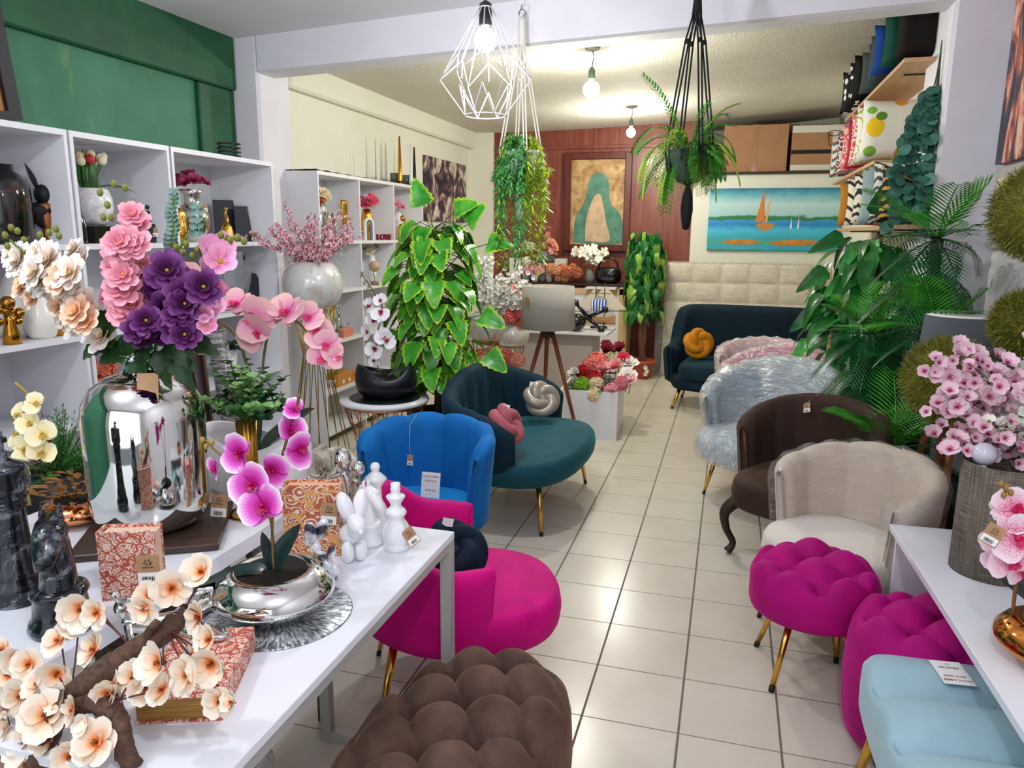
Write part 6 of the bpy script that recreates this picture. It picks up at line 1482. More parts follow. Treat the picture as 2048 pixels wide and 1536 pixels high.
GV = velvet('3f4a4c', '8a9a9a', .1, .3)
shelf_cushions(2.69, [
    ('dark brown velvet cushion, nearest one on the highest wall shelf', 5.22, .13, .30, .32, velvet('17120f', '4a3a30', .1, .2), .0, 0),
    ('green velvet cushion behind the dark brown one on the highest shelf', 5.44, .13, .31, .36, velvet('0f4a3c', '3a8a70', .1, .3), .06, 0),
    ('bright blue velvet cushion on the highest wall shelf', 5.68, .16, .31, .38, velvet('0c3f8c', '4a8ae0', .1, .4), .06, 0),
    ('grey cushion just behind the bright blue one on the highest shelf', 5.92, .12, .30, .36, GV, .05, 0),
    ('second grey cushion behind the blue one, farther than the first grey', 6.12, .11, .29, .34, GV, .05, 0),
    ('third and farthest grey cushion, next to the black one', 6.36, .13, .29, .35, GV, .05, 0),
    ('plain black cushion on the highest wall shelf', 6.68, .16, .34, .36, velvet('050506', '202020', .05, .1), .04, 0),
    ('black and white animal print cushion beside the plain black one', 6.90, .10, .33, .36, pat('dots', '0c0e12', 'f0f0ee', sc=16), .04, 0),
    ('black and white spotted cushion, farthest on the highest wall shelf', 7.32, .18, .34, .36, pat('dots', '0c0e12', 'f0f0ee', sc=13), .03, 0)], 'a')
shelf_cushions(2.18, [
    ('white cushion with lemons and leaves, nearest on the middle wall shelf', 5.95, .16, .40, .37, pat('lemon', 'eeebe2', 'f0c820'), .10, 0),
    ('second white lemon print cushion behind the nearest lemon cushion', 6.20, .14, .39, .37, pat('lemon', 'eeebe2', 'e8c020', 'd'), .10, 0) if False else ('off-white cushion with small green leaves behind the lemon cushion', 6.20, .14, .39, .37, pat('floral', 'eceadf', 'eceadf', 'a8b84a', 9), .10, 0),
    ('pink and red floral cushion on the middle wall shelf', 6.44, .14, .38, .37, pat('floral', 'eadcd0', 'c84a70', 'e8a090', 15), .08, 0),
    ('plain red cushion between floral cushions on the middle shelf', 6.68, .10, .37, .36, mat('b01c3c', .8), .06, 0),
    ('coral starburst floral cushion on the middle wall shelf', 6.92, .14, .37, .37, pat('floral', 'e88a70', 'e0507a', 'f0e0d0', 11), .06, 0),
    ('navy and red patterned cushion behind the coral starburst one', 7.24, .12, .34, .37, pat('floral', 'e8e0d4', '2c4a6a', 'b03050', 14), .05, 0),
    ('multicoloured chevron cushion, farthest on the middle wall shelf', 7.60, .16, .32, .37, pat('chevron', 'e6e0d0', '2f7a74', 'c04a4a', 12), .05, 0)], 'b')
shelf_cushions(1.735, [
    ('black and gold leaf print cushion, nearest on the lowest wall shelf', 5.02, .14, .33, .36, pat('leaf', '14120e', 'c89a48', 'e8d8b0', 18), .12, 0),
    ('white cushion with thin dark line drawings and ochre leaves', 5.32, .15, .38, .36, pat('leaf', 'e6e2dc', '4a4c50', 'd8a860', 16), .10, 0),
    ('pale blue-grey cushion on the lowest wall shelf, the nearer of two', 5.58, .12, .37, .35, mat('8aa4a8', .85), .08, 0),
    ('blue-grey cushion on the lowest wall shelf, the farther of two', 5.82, .12, .37, .35, mat('9cb0b0', .85), .08, 0),
    ('cream cushion with black arrow lines beside the blue-grey ones', 6.08, .12, .36, .36, pat('leaf', 'ece4d4', '26282c', 'ece4d4', 14), .06, 0),
    ('cream cushion with wavy black zigzags on the lowest wall shelf', 6.42, .14, .35, .36, pat('chevron', 'ece4d4', '2a2a30', 'ece4d4', 9), .06, 0),
    ('ochre yellow cushion, farthest on the lowest wall shelf', 6.84, .14, .34, .36, mat('b87a1c', .85, sheen=.3), .05, 0)], 'c')
t = thing('cushion', 'navy and white striped cushion leaning below the lowest wall shelf', 'cushion', (1.0, 6.6, 1.2505)); part('cover', cushion_mb(.34, .36, .12, 3), pat('stripe', '1c2c5c', 'f0f0f0', sc=8), t)
t = thing('side_cabinet', 'narrow white cabinet under the wall shelves, mostly hidden by plants', 'cabinet', (1.02, 6.55, 0)); part('body', MB().bx(-.17, .17, -.30, .30, 0, 1.25), LAMS, t); part('door', MB().bx(-.185, -.17, -.29, .29, .02, 1.23), wood('b8824c', 'd0a070', (1, 1, 6)), t)
# ---- cardboard boxes on the partition
CB = mat('a87c5a', .85, var=.06, vscale=5); TP = mat('d8d6cc', .3); CLT = mat('c8a078', .15, coat=.5)
def carton(label, x0, x1, y0, y1, z0, z1, tape=0, extra=None):
    t = thing('cardboard_box', label, 'box', ((x0+x1)/2, (y0+y1)/2, z0)); hx, hy, h = (x1-x0)/2, (y1-y0)/2, z1-z0
    part('carton', MB().bx(-hx, hx, -hy, hy, 0, h, 0, .004), CB, t)
    if tape == 0: part('packing_tape', MB().bx(-.03, .03, -hy-.002, hy, h*.0+.0, h+.002), mat('a27856', .12, coat=.8), t)
    else:
        part('packing_tape', MB().bx(-hx-.001, hx+.001, -hy-.002, -hy+.05, h-.075, h+.002), TP, t); part('packing_tape', MB().bx(-hx-.001, hx+.001, -hy-.002, -hy, .012, .07), TP, t)
        part('packing_tape', MB().bx(.13, .19, -hy-.004, hy, -.0, h+.004), TP, t)
        part('printed_band', MB().bx(-hx, hx, -hy-.0012, -hy, h*.38, h*.47), mat('1c1814', .7), t)
        m = MB(); m.tube([(.155+.075*cos(a), -hy-.003, h*.82+.03*sin(a)) for a in [2*pi*k/24 for k in range(25)]], .004, 5, caps=False); m.tube([(.08, -hy-.003, h*.82), (.10, -hy-.003, h*.57), (.155, -hy-.003, h*.53), (.21, -hy-.003, h*.57), (.23, -hy-.003, h*.82)], .004, 5)
        part('printed_cup', m, mat('3a2a20', .7), t)
    return t
carton('large cardboard box on top of the partition, left of the white-taped one', -.165, .55, 9.52, 9.98, 2.401, 2.93)
carton('cardboard box with white tape and a printed cup on the partition', .59, 1.19, 9.50, 9.98, 2.401, 2.90, 1)
carton('cardboard box standing behind and above the large one on the partition', -.07, .70, 10.02, 10.5, 2.401, 2.99)
carton('small cardboard box at the left end of the partition behind the fern', -.42, -.19, 9.6, 9.95, 2.401, 2.68)
carton('pale carton behind the white-taped box on the partition', .74, 1.18, 10.02, 10.5, 2.401, 2.98)
# ---- seascape painting
def m_sea():
    t = NT('painting_sea'); t.set(.45); x, y, z = t.xyz(); n = t.noise(t.coord(scale=(1, 1, 3)), 4, 4, .6); zz = t.math('ADD', z, t.math('MULTIPLY', t.math('SUBTRACT', n, .5), .10))
    t.col(t.ramp(t.math('ADD', t.math('DIVIDE', zz, .73), .5), [(.0, '2f9a78'), (.06, '3aa6c8'), (.14, '44a884'), (.20, '3aa6b8'), (.25, '3cb0c8'), (.33, '48c0e0'), (.42, '1f86c8'), (.49, '3a9ad8'), (.50, '2f7a48'), (.55, '2e8050'), (.57, 'a8d0d4'), (.75, 'bfe0e0'), (.9, '5fb0c4'), (1, '1f6f8c')])); return t.mat
t = thing('wall_painting', 'turquoise seascape painting with an orange-sailed boat on the partition wall', 'painting', (.445, 9.475, 1.852))
part('canvas', MB().box((0, 0, 0), (1.47, .035, .72), 0, 0, .003), m_sea(), t)
OR = mat('d8842c', .5); OR2 = mat('e8b878', .5); HU = mat('c88a3c', .5); SD = mat('cf8430', .6, var=.25, vscale=14)
q = lambda o_: MB().prism(o_, 0, .002).xf(Matrix.Translation((0, -.0185, 0)) @ Matrix.Rotation(radians(90), 4, 'X'))
part('painted_sail', q([(-.20, -.03), (-.165, .12), (-.125, .32), (-.115, .31), (-.10, .1), (-.09, -.03)]), OR, t); part('painted_sail', q([(-.085, -.03), (-.075, .15), (-.02, .32), (-.05, .15), (-.065, -.03)]), OR2, t)
part('painted_hull', q([(-.19, -.05), (-.15, -.11), (-.08, -.13), (-.01, -.10), (.03, -.05), (-.08, -.035)]), HU, t)
part('painted_sand', q([(-.58, -.26), (-.42, -.225), (-.2, -.235), (-.12, -.26), (-.2, -.285), (-.45, -.29)]), SD, t); part('painted_sand', q([(-.05, -.27), (.05, -.245), (.25, -.225), (.48, -.235), (.55, -.26), (.4, -.29), (.1, -.30)]), SD, t); part('painted_sail', q([(.19, -.10), (.205, .03), (.215, -.10)]), PAPER, t); part('painted_sail', q([(.27, -.10), (.285, .04), (.29, -.10)]), PAPER, t)
# ---- framed picture on the red-brown panel (a generic robed-drapery abstraction, not the original work)
def m_rays():
    t = NT('painting_tan'); t.set(.5); f = t.noise(t.coord(scale=(1, 1, 1)), 7, 5, .6, 1); t.col(t.ramp(f, [(.35, '8a6238'), (.5, 'b08a58'), (.65, 'c8a878')])); return t.mat
t = thing('framed_picture', 'dark wood framed abstract picture in tan and green on the red-brown panel', 'picture', (-1.635, 9.46, 2.055)); fw = wood('4a1c14', '6a2c20', (6, 6, 1), .3)
t.rotation_euler = (0, 0, 0)
for a in (-1, 1): part('frame', MB().box((a*.375, -.02, 0), (.085, .06, 1.19), 0, 0, .008), fw, t); part('frame', MB().box((0, -.02, a*.555), (.67, .06, .085), 0, 0, .008), fw, t)
part('canvas', MB().box((0, 0, 0), (.67, .02, 1.03)), m_rays(), t)
q = lambda o_, d=.002: MB().prism(spl2(o_), 0, d).xf(Matrix.Translation((0, -.0105, 0)) @ Matrix.Rotation(radians(90), 4, 'X'))
def spl2(o_): p_ = spline([(a, b, 0) for a, b in o_+[o_[0]]], 5); return [(v_.x, v_.y) for v_ in p_[:-1]]
part('painted_shape', q([(-.29, -.49), (-.27, -.2), (-.16, .02), (-.10, .28), (.02, .36), (.13, .26), (.16, .0), (.29, -.15), (.31, -.49)]), mat('4f7f6c', .5, var=.35, vscale=8), t)
part('painted_shape', q([(-.14, -.47), (-.13, -.2), (-.05, .05), (.03, .10), (.08, -.05), (.12, -.25), (.16, -.47)], .004), mat('c8a888', .5, var=.2, vscale=10), t)
# ---- reception counter decor
def at(px, py, Y): return AY(px, py, Y)
CT = 1.0855
def bunch_on(label, px, py, Y, zbase, kind, cols, r, n, sp, h, seed=0, vase=None, vlabel=None, vmat=None, vh=.2, vr=.07):
    g = R0(seed); p = at(px, py, Y); loc = (p.x, Y, zbase); t = thing('flower_bunch', label, 'flowers', loc)
    z0 = p.z-zbase
    for i, c_ in enumerate(cols):
        me = [kind(r, seed+i).mesh('flower', [mat(c_, .6), mat(c_, .6), YC])]
        spots = []
        for k in range(i, n, len(cols)):
            a = k*2.4; q_ = sqrt((k+.5)/n); spots.append((V(sp[0]*q_*cos(a), sp[1]*.8*q_*sin(a), z0+sp[2]*(g.uniform(-1, 1))*(1-.4*q_)), (cos(a)*q_, sin(a)*q_-.5, .5), g.uniform(.8, 1.15)))
        scatter_blooms(t, spots, me)
    m = MB()
    for k in range(5): a = k*1.3; m.tube([(0, 0, .02), (sp[0]*.5*cos(a), sp[1]*.4*sin(a), z0)], .003, 5)
    part('stems', m, STEM, t)
    if vase: single('vase', MB().lathe([(.0001, 0), (vr*.7, 0), (vr, vh*.4), (vr*.8, vh*.8), (vr*.5, vh), (vr*.42, vh), (.0001, vh*.9)], 24), vmat, vlabel, 'vase', loc)
    return t
bunch_on('white orchid-like blossoms arching over the right part of the counter', 1180, 512, 9.1, CT, lambda r, s: bloom_double(r, s, 1, 5), ['eceadc', 'f4f2e8'], .055, 34, (.22, .12, .12), .3, 3, True, 'low clear vase under the white blossoms on the counter', mat('a0b0a0', .1, trans=.6), .16, .06)
bunch_on('peach-orange hydrangea heads on the counter, left of the black bag', 1130, 545, 9.05, CT, lambda r, s: head_pom(r, 50, s), ['d88860', 'e0a078', 'b86a4c'], .075, 8, (.22, .10, .06), .2, 5, True, 'small amber vase under the peach hydrangeas', mat('b88050', .2), .12, .06)
bunch_on('tall peach gladiolus spike rising above the counter flowers', 1100, 488, 9.15, CT, bloom_double, ['e8a890', 'e89880'], .045, 14, (.07, .05, .16), .4, 7, True, 'narrow vase holding the peach gladiolus', PAPER, .22, .05)
bunch_on('pink lily-like flowers on the counter behind the white blossom vase', 1070, 535, 9.05, CT, bloom_double, ['d890a0', 'e0a8b0'], .055, 12, (.16, .08, .06), .2, 9, True, 'pale vase under the pink lily-like flowers', PAPER, .14, .05)
bunch_on('small white flower tuft in a white cup at the back of the counter', 1055, 492, 9.25, CT, lambda r, s: head_pom(r, 40, s), ['e0ddd0'], .06, 4, (.08, .06, .02), .3, 11, True, 'white square cup with the white flower tuft', PAPER, .3, .07)
bunch_on('pale green and lilac eucalyptus bunch on the counter', 1085, 520, 9.2, CT, lambda r, s: head_pom(r, 40, s, .5), ['8fb09a', 'a8a0b8'], .06, 9, (.10, .07, .12), .3, 13, True, 'grey vase under the eucalyptus bunch', mat('b8bcb8', .4), .15, .05)
for lb, px, c_ in (('white box on the counter behind the flowers, left one', 1032, 'e8e6e0'), ('white box on the counter behind the flowers, right one', 1122, 'dcdcd4')):
    p = at(px, 530, 9.3); single('gift_box', MB().box((0, 0, .14), (.15, .10, .28), 0, 0, .003), mat(c_, .5), lb, 'box', (p.x, 9.3, CT))
p = at(1217, 565, 9.15); t = thing('ceramic_bag_vase', 'glossy black handbag-shaped vase on the right end of the counter', 'vase', (p.x-.0, 9.1, CT))
part('body', MB().lathe([(.0001, 0), (.10, 0), (.15, .03), (.165, .09), (.16, .15), (.13, .19), (.12, .19), (.0001, .16)], 36, sy=.5), BLACKG, t); part('handle', MB().tube([(.12*cos(a), 0, .17+.14*sin(a)) for a in [pi*k/14 for k in range(15)]], .013, 8), BLACKG, t)
t = thing('ornament', 'black shelf unit with white blossoms at the left end of the counter', 'shelf', (-2.72, 9.2, 0)) if False else None
# ---- black jack and model ship on the display table
TT = .751
p = AZ(1170, 660, TT); t = thing('jack_sculpture', 'large glossy black jack-shaped sculpture on the back display table', 'sculpture', (p.x-.02, 7.08, TT))
j0 = V(.06, 0, .135)
for d in (V(1.1, 0, -1.0), V(-.9, 0, 1.0), V(1.3, .1, .62), V(-1.3, -.1, -.75)):
    d = d.normalized(); part('arm', MB().tube([j0, j0+d*.17], [.022, .016], 10).sphere(j0+d*.18, .034, 14, 10), BLACKG, t)
p = AZ(1150, 665, TT); t = thing('black_sphere', 'glossy black ball ornament beside the black jack', 'ornament', (p.x-.01, 7.06, TT)); part('ball', MB().sphere((0, 0, .085), .09, 24, 16, (1, 1, .95)), BLACKG, t)
p = AZ(1203, 655, TT)
t = thing('model_ship', 'model sailing ship with cream sails and blue stripes on the back display table', 'model ship', (-1.22, 7.36, TT)); t.scale = (.82, .82, .82); hm = mat('c89868', .5)
m = MB(); vs = []; fs = []
for i in range(13):
    u = -1+2*i/12; w = .055*(1-abs(u)**2.5)+.004; z1 = .13+.035*u*u
    for a, b in ((-w, z1), (-w*.7, .08), (0, .05), (w*.7, .08), (w, z1)): vs.append((.20*u, a, b))
for i in range(12):
    for k in range(4): fs.append((i*5+k, (i+1)*5+k, (i+1)*5+k+1, i*5+k+1))
m.add(vs, fs); part('hull', m, hm, t); part('stand', MB().box((0, 0, .012), (.2, .06, .024)).box((-.06, 0, .045), (.01, .05, .06)).box((.06, 0, .045), (.01, .05, .06)), mat('2a1c14', .4), t)
part('deck', MB().box((0, 0, .135), (.30, .06, .006)), mat('a87848', .5), t)
for x in (-.05, .06):
    part('mast', MB().tube([(x, 0, .12), (x, 0, .56)], .005, 6).tube([(x-.07, -.0, .42), (x+.07, 0, .42)], .004, 6), mat('201814', .5), t)
part('bowsprit', MB().tube([(-.34, 0, .20), (-.12, 0, .19)], .005, 6).tube([(.06, 0, .21), (.34, 0, .22)], .005, 6), mat('201814', .5), t)
SL = mat('e4d8c0', .8)
for a, b, c_ in (((-.05, .50), (-.30, .20), (-.05, .25)), ((.06, .52), (.32, .24), (.07, .24)), ((.05, .5), (-.04, .40), (.05, .38))): part('sail', MB().prism([a, b, c_], -.002, .002).xf(Matrix.Rotation(radians(90), 4, 'X')), SL, t)
for x in (-.05, .045): part('sail', MB().grid(lambda u, v: (x-.045+.09*u, -.02-.03*sin(pi*v), .20+.15*v), 8, 8), pat('stripe', '1c4ac0', 'eef0f4', sc=28), t)
single('flower_pot', pot_mb(.045, .08), mat('2c4a40', .5), 'small empty dark green pot at the left of the back display table', 'pot', (-1.90, 7.1, TT))
single('picture_frame', MB().box((0, 0, .008), (.2, .15, .016), 0, 0, .002), mat('c8c4b8', .4), 'flat grey picture frame lying on the back display table', 'picture frame', tuple(AZ(1125, 648, TT).xy)+(TT,))
# ---- plinth flowers
g = R0(31)
PF = [(1150, 745, 'e8e4dc', 'r', .045, 'white rose head at the left of the tall white box planter'), (1165, 765, '8ab82c', 'p', .06, 'lime green pompon flower head in the white box planter'), (1190, 752, 'b01a2c', 'p', .06, 'deep red dahlia head at the left of the white box planter'), (1165, 738, 'c0202c', 'p', .05, 'bright red flower head behind the deep red dahlia'), (1195, 722, 'f08a80', 'p', .085, 'big coral hydrangea head in the white box planter'), (1188, 785, 'ecd8a8', 'p', .055, 'cream hydrangea head hanging over the front edge, upper one'), (1192, 762, 'e8d4b0', 'p', .055, 'cream hydrangea head above the hanging one'), (1215, 700, '7a1424', 'r', .055, 'dark burgundy peony at the back of the white box planter, left'), (1240, 695, '8a1830', 'r', .05, 'dark burgundy peony at the back of the white box planter, right'), (1222, 715, 'c8c09c', 'p', .06, 'greenish beige hydrangea head in the middle of the white box'), (1205, 735, 'f0a8a8', 'r', .05, 'light pink rose beside the coral hydrangea'), (1232, 730, 'f4a0a4', 'r', .055, 'light pink rose at the middle of the white box planter'), (1248, 715, 'e02858', 'r', .045, 'hot pink rose at the right of the white box planter'), (1258, 722, 'ecebe4', 'd', .055, 'white star-petalled flower at the right edge of the planter'), (1255, 745, 'f0e4e4', 'd', .055, 'pale white-pink blossom below the white star flower'), (1243, 760, 'e8909c', 'p', .05, 'small pink pompon hanging at the right front corner'), (1222, 775, 'f0a0b0', 'p', .05, 'pink pompon drooping over the front edge, right'), (1262, 755, 'f2b8c0', 'd', .04, 'tiny pink blossom at the far right of the planter'), (1212, 690, '901c30', 'r', .045, 'burgundy peony at the very back of the planter'), (1180, 725, 'f0988c', 'p', .06, 'coral pompon behind the big coral hydrangea')]
for px, py, c_, k, r, lb in PF:
    Y = lerp(6.5, 5.98, min(1, max(0, (py-690)/90))); p = AY(px, py+6, Y); t = thing('artificial_flower', lb, 'flower', tuple(p), 0, 'flower heads in the white box planter')
    mt = mat(c_, .6, var=.1, vscale=40)
    mb = head_pom(r*1.25, 90, 3) if k == 'p' else (bloom_rose(r*1.45, 2) if k == 'r' else bloom_double(r*1.4, 2))
    part('bloom', mb.xf(orient((g.uniform(-.4, .4), -.6, .9))), [mt, mt, YC], t)
    part('stem', MB().tube([(0, 0, -.01), (-.02, .04, min(-.05, .36-p.z))], .004, 5), STEM, t)
t = thing('leaf_sprigs', 'dark green leaves between the flower heads of the white box planter', 'greenery', (-1.07, 6.265, .345)); m = MB(); lv = leaf_verts(1, .6, .4, .1, 'oval', 5, 3)
for k in range(50): a = g.uniform(0, 6.28); put_leaf(m, frame_to((g.uniform(-.18, .18), g.uniform(-.28, .28), g.uniform(0, .08)), (cos(a), sin(a), .5), (0, 0, 1), 0, .09), lv)
part('foliage', m, gmat('1c4424', '2c5c30', .5), t)
# ---- tripod floor lamp with grey drum shade
t = thing('floor_lamp', 'wooden tripod floor lamp with a light grey drum shade, behind the teal loveseat', 'lamp', (-1.325, 5.60, 0)); t.scale = (.92, .92, 1.025); LM2 = mat('b0aaa4', .9, bump=.5, bscale=220)
part('lamp_shade', MB().lathe([(.232, .93), (.215, 1.245), (.211, 1.245), (.228, .932)], 48), LM2, t); part('bulb', MB().sphere((0, 0, 1.05), .04, 14, 10), PAPER, t)
part('label_card', MB().box((0, 0, 0), (.05, .075, .002)).xf(TM((-.135, -.18, 1.13), Matrix.Rotation(radians(-38), 4, 'Z') @ Matrix.Rotation(radians(86), 4, 'X'))), KRAFT, t)
wl3 = wood('6a3018', '8a4a2c', (8, 8, 1), .4)
for a, e in ((-12, .34), (108, .34), (215, .34)): a = radians(a); part('leg', MB().tube([(.035*cos(a), .035*sin(a), .93), (e*cos(a), e*sin(a), 0)], [.02, .014], 8), wl3, t)
part('hub', MB().lathe([(.0001, .86), (.05, .86), (.05, .90), (.02, .91), (.015, 1.0), (.0001, 1.0)], 20), mat('30261f', .4), t)
# ---- pearl vases on gold wire stands
def m_pearl():
    t = NT('pearl_glaze'); t.set(.15, .15, coat=.7); f = t.noise(t.coord(), 6, 4, .6, .8); t.col(t.ramp(f, [(.35, 'd8d4cc'), (.55, 'e2e2e0'), (.7, 'c4bcae')])); return t.mat
PRL = m_pearl()
def pearl(lab_v, lab_s, c, zb, r, rt, hgt, wires=14, flare=1.3):
    single('pearl_vase', MB().lathe([(.0001, zb), (r*.45, zb)]+[(r*sin(a), zb+r*.92-r*.95*cos(a)) for a in [radians(d) for d in range(35, 140, 12)]]+[(r*.62, zb+r*1.68), (r*.56, zb+r*1.66), (.0001, zb+r*1.3)], 44), PRL, lab_v, 'vase', (c[0], c[1], 0))
    t = thing('wire_stand', lab_s, 'plant stand', (c[0], c[1], 0)); m = MB(); gw = mat('a8842c', .3, .9); b = r*flare
    zr = zb+.03; rr = r*.72
    for k in range(wires): a = 2*pi*k/wires; m.tube([(rr*cos(a), rr*sin(a), zr), (rr*.55*cos(a+.2), rr*.55*sin(a+.2), zr*.72), (b*cos(a+.4), b*sin(a+.4), .004)], .0032, 5)
    part('wires', m, gw, t)
    part('ring', MB().tube([(rr*cos(a), rr*sin(a), zr) for a in [2*pi*k/40 for k in range(41)]], .005, 6, caps=False), gw, t); part('ring', MB().tube([(b*cos(a), b*sin(a), .005) for a in [2*pi*k/40 for k in range(41)]], .004, 6, caps=False), gw, t)
def cherry(label, c, z0, n_st, ln, el0, el1, cols, seed, r=.017, per=24, spread=1, bias=(0, 0, 0), limit=100, a0=0, a1=6.283, stemc='6a3a34'):
    g = R0(seed); t = thing('blossom_bunch', label, 'blossom branches', (c[0], c[1], 0)); m = MB(); spots = []
    for k in range(n_st):
        a = lerp(a0, a1, (k+g.random())/n_st); el = g.uniform(el0, el1); d = (V(cos(a)*cos(el), sin(a)*cos(el), sin(el))+V(*bias)).normalized(); l_ = ln*g.uniform(.7, 1.1)
        if c[0] > 0: l_ = min(l_, .27/max(.2, d.x)) if d.x > 0 else l_
        pts = bez((0, 0, z0-.08), V(0, 0, z0+.02)+d*l_*.4, V(0, 0, z0)+d*l_, 12); m.tube(pts, .0018, 4)
        for j in range(per):
            i = g.randint(3, 11); off = V(g.uniform(-1, 1), g.uniform(-1, 1), g.uniform(-1, 1))*r*1.6; p = pts[i]+off
            if c[0]+p.x > 1.31: continue
            if j % 3 == 0: m.tube([pts[i], p], .0009, 3)
            spots.append((p, off.normalized()*.5+V(.1, -.8, .55), g.uniform(.7, 1.2)))
    part('branches', m, mat(stemc, .7), t)
    mts = [mat(cols[0], .6), mat(cols[1], .5), mat(cols[2], .6)]; mbs = [bloom_cherry(r, i) for i in range(3)]
    w = t.location; spots.sort(key=lambda s_: (s_[0]+Vector((c[0], c[1], 0))-CP).length)
    scatter_blooms(t, spots, [b_.mesh('flower', mts) for b_ in mbs], mats=mts, mbs=mbs)
    return t
c = AY(625, 560, 4.55); pearl('large pearl-glazed round vase on a tall gold wire stand by the pillar', 'tall flared gold wire stand holding the large pearl vase by the pillar', (c.x, 4.55), 1.125, .205, 0, 0, 18, 1.15)
t = cherry('wide spray of small pink blossoms in the large pearl vase by the pillar', (c.x, 4.55), 1.46, 26, .46, .12, 1.15, ('ecc0c4', 'd87a94', '9a3a5a'), 3, .017, 26)
c2 = AY(972, 640, 5.6); pearl('pearl round vase with white blossoms between the leafy tree and grey lamp', 'gold wire stand under the pearl vase with white blossoms', (c2.x, 5.6), .80, .155, 0, 0, 12, 1.1)
cherry('spray of small white blossoms in the pearl vase beside the leafy tree', (c2.x, 5.6), 1.08, 22, .42, .15, 1.2, ('f4f2ee', 'e4dcc8', 'c8b890'), 8, .023, 26, bias=(.45, 0, 0), stemc='3a3430')
c3 = AY(1025, 660, 6.3); pearl('second pearl round vase with coral hydrangeas, right of the first', 'gold wire stand under the pearl vase with coral hydrangeas', (c3.x, 6.3), .66, .15, 0, 0, 12, 1.1)
t = thing('flower_bunch', 'coral pink hydrangea heads in the second pearl vase', 'flowers', (c3.x, 6.3, .90)); g = R0(5)
for k, (px, py) in enumerate(((1010, 600), (1035, 605), (1020, 630), (1045, 620), (1030, 585), (1005, 615), (1038, 645))): p = AY(px, py, 6.15+.02*k); o = place('flower', head_pom(.08, 90, k).mesh('flower', [mat(('ff9088', 'ffa298')[k % 2], .6)]), t, p-t.location)
part('stems', MB().tube([(0, 0, 0), (0, 0, .12)], .01, 6), STEM, t)
bunch_on('coral and cream flower heads on the floor behind the teal loveseat, left of the lamp', 1000, 718, 5.5, .0005, lambda r, s: head_pom(r, 60, s), ['f08878', 'f0a890'], .07, 8, (.22, .1, .03), .2, 15, True, 'short pot under the coral flowers behind the teal loveseat', WC, .34, .1)
# ---- small black table planter with white orchid on the round side table
t = thing('potted_orchid', 'white orchid with crimson hearts in a folded black ceramic planter on the side table', 'potted orchid', (-2.07, 4.27, .631))
wavy(t, .20, .17, .19, mat('10151c', .35), .20, .6); 
m = MB(); tubepx(m, [(757, 750, 0), (752, 680, 0), (765, 620, 0), (745, 580, 0), (722, 545, 0)], 4.27, t, .004); part('stem', m, gmat('5a4a30', '6a5a3a', .5), t)
PWH = grad([(0, 'a01838'), (.22, 'e8a8b0'), (.35, 'f4f0f2'), (1, 'fbfafc')], r=.06, key='white'); LWH = mat('a01c3c', .4); ow = [bloom_orchid(.062, i).mesh('flower', [PWH, LWH]) for i in range(2)]
scatter_blooms(t, bspots(t, [(750, 700, -.05, 1.0, (0, -1, .1)), (735, 665, -.04, .8, (-.5, -1, .1)), (765, 672, -.05, .9, (.5, -1, .1)), (775, 680, -.04, .9, (.6, -1, 0)), (748, 640, -.03, .8, (.2, -1, .2)), (762, 628, -.04, 1.0, (.2, -1, .5)), (740, 612, -.03, .8, (-.3, -1, .3)), (760, 600, -.03, .7, (.4, -1, .3)), (748, 722, -.05, .6, (.3, -1, -.2))], 4.27), ow)
orchid_leaf(t, (.02, 0, .14), (.8, -.2, .7), (-.3, -.5, 1), .2, .3, .6, OL); orchid_leaf(t, (-.02, 0, .14), (-.7, -.3, .5), (.2, 0, 1), .16, .3, .6, OL)
buds(t, [AY(722+k*3, 545+k*7, 4.27)-t.location+V(.01*(-1)**k, 0, 0) for k in range(8)], .008, mat('a08a6c', .5))
single('tray', MB().lathe([(.0001, 0), (.215, 0), (.225, .006), (.22, .009), (.0001, .006)], 48), mat('14181c', .3), 'thin dark round slate under the black planter on the side table', 'tray', (-2.07, 4.27, .6302))
bunch_on('cream white peony on the floor beyond the orange floral book box', 655, 935, 3.2, .0005, bloom_rose, ['ece4d4'], .10, 3, (.10, .08, .01), .2, 17, True, 'low white pot under the cream white peony', WC, .22, .08)
# ================================================================== right foreground
t = thing('lamp_shade', 'tall brown-grey woven cylinder shade standing on the white console table', 'lamp shade', (.875, 2.62, RTZ))
def m_linen():
    t = NT('woven_linen'); t.set(.9); a = t.noise(t.coord(scale=(1, 1, 30)), 12, 3, .7); b = t.noise(t.coord(scale=(20, 20, .6)), 12, 3, .7); f = t.math('MULTIPLY', t.math('ADD', a, b), .5); t.col(t.ramp(f, [(.38, '4a4238'), (.5, '6f665a'), (.6, '8c8474')])); t.bump(f, .5, .003); return t.mat
part('shade', MB().lathe([(.118, 0), (.118, .37), (.114, .37), (.114, 0)], 56), m_linen(), t); part('base_disc', MB().lathe([(.0001, .012), (.113, .012)], 40), m_linen(), t)
p = AY(1977, 915, 2.56); t = thing('light_bulb', 'unlit white globe bulb sitting at the top of the woven cylinder', 'light bulb', (p.x, 2.60, RTZ+.36)); part('globe', MB().sphere((0, 0, .035), .037, 20, 14), mat('d8d4e0', .15, coat=.5), t); part('socket', MB().lathe([(.0001, -.04), (.014, -.04), (.014, .01), (.0001, .01)], 14), CHROME, t)
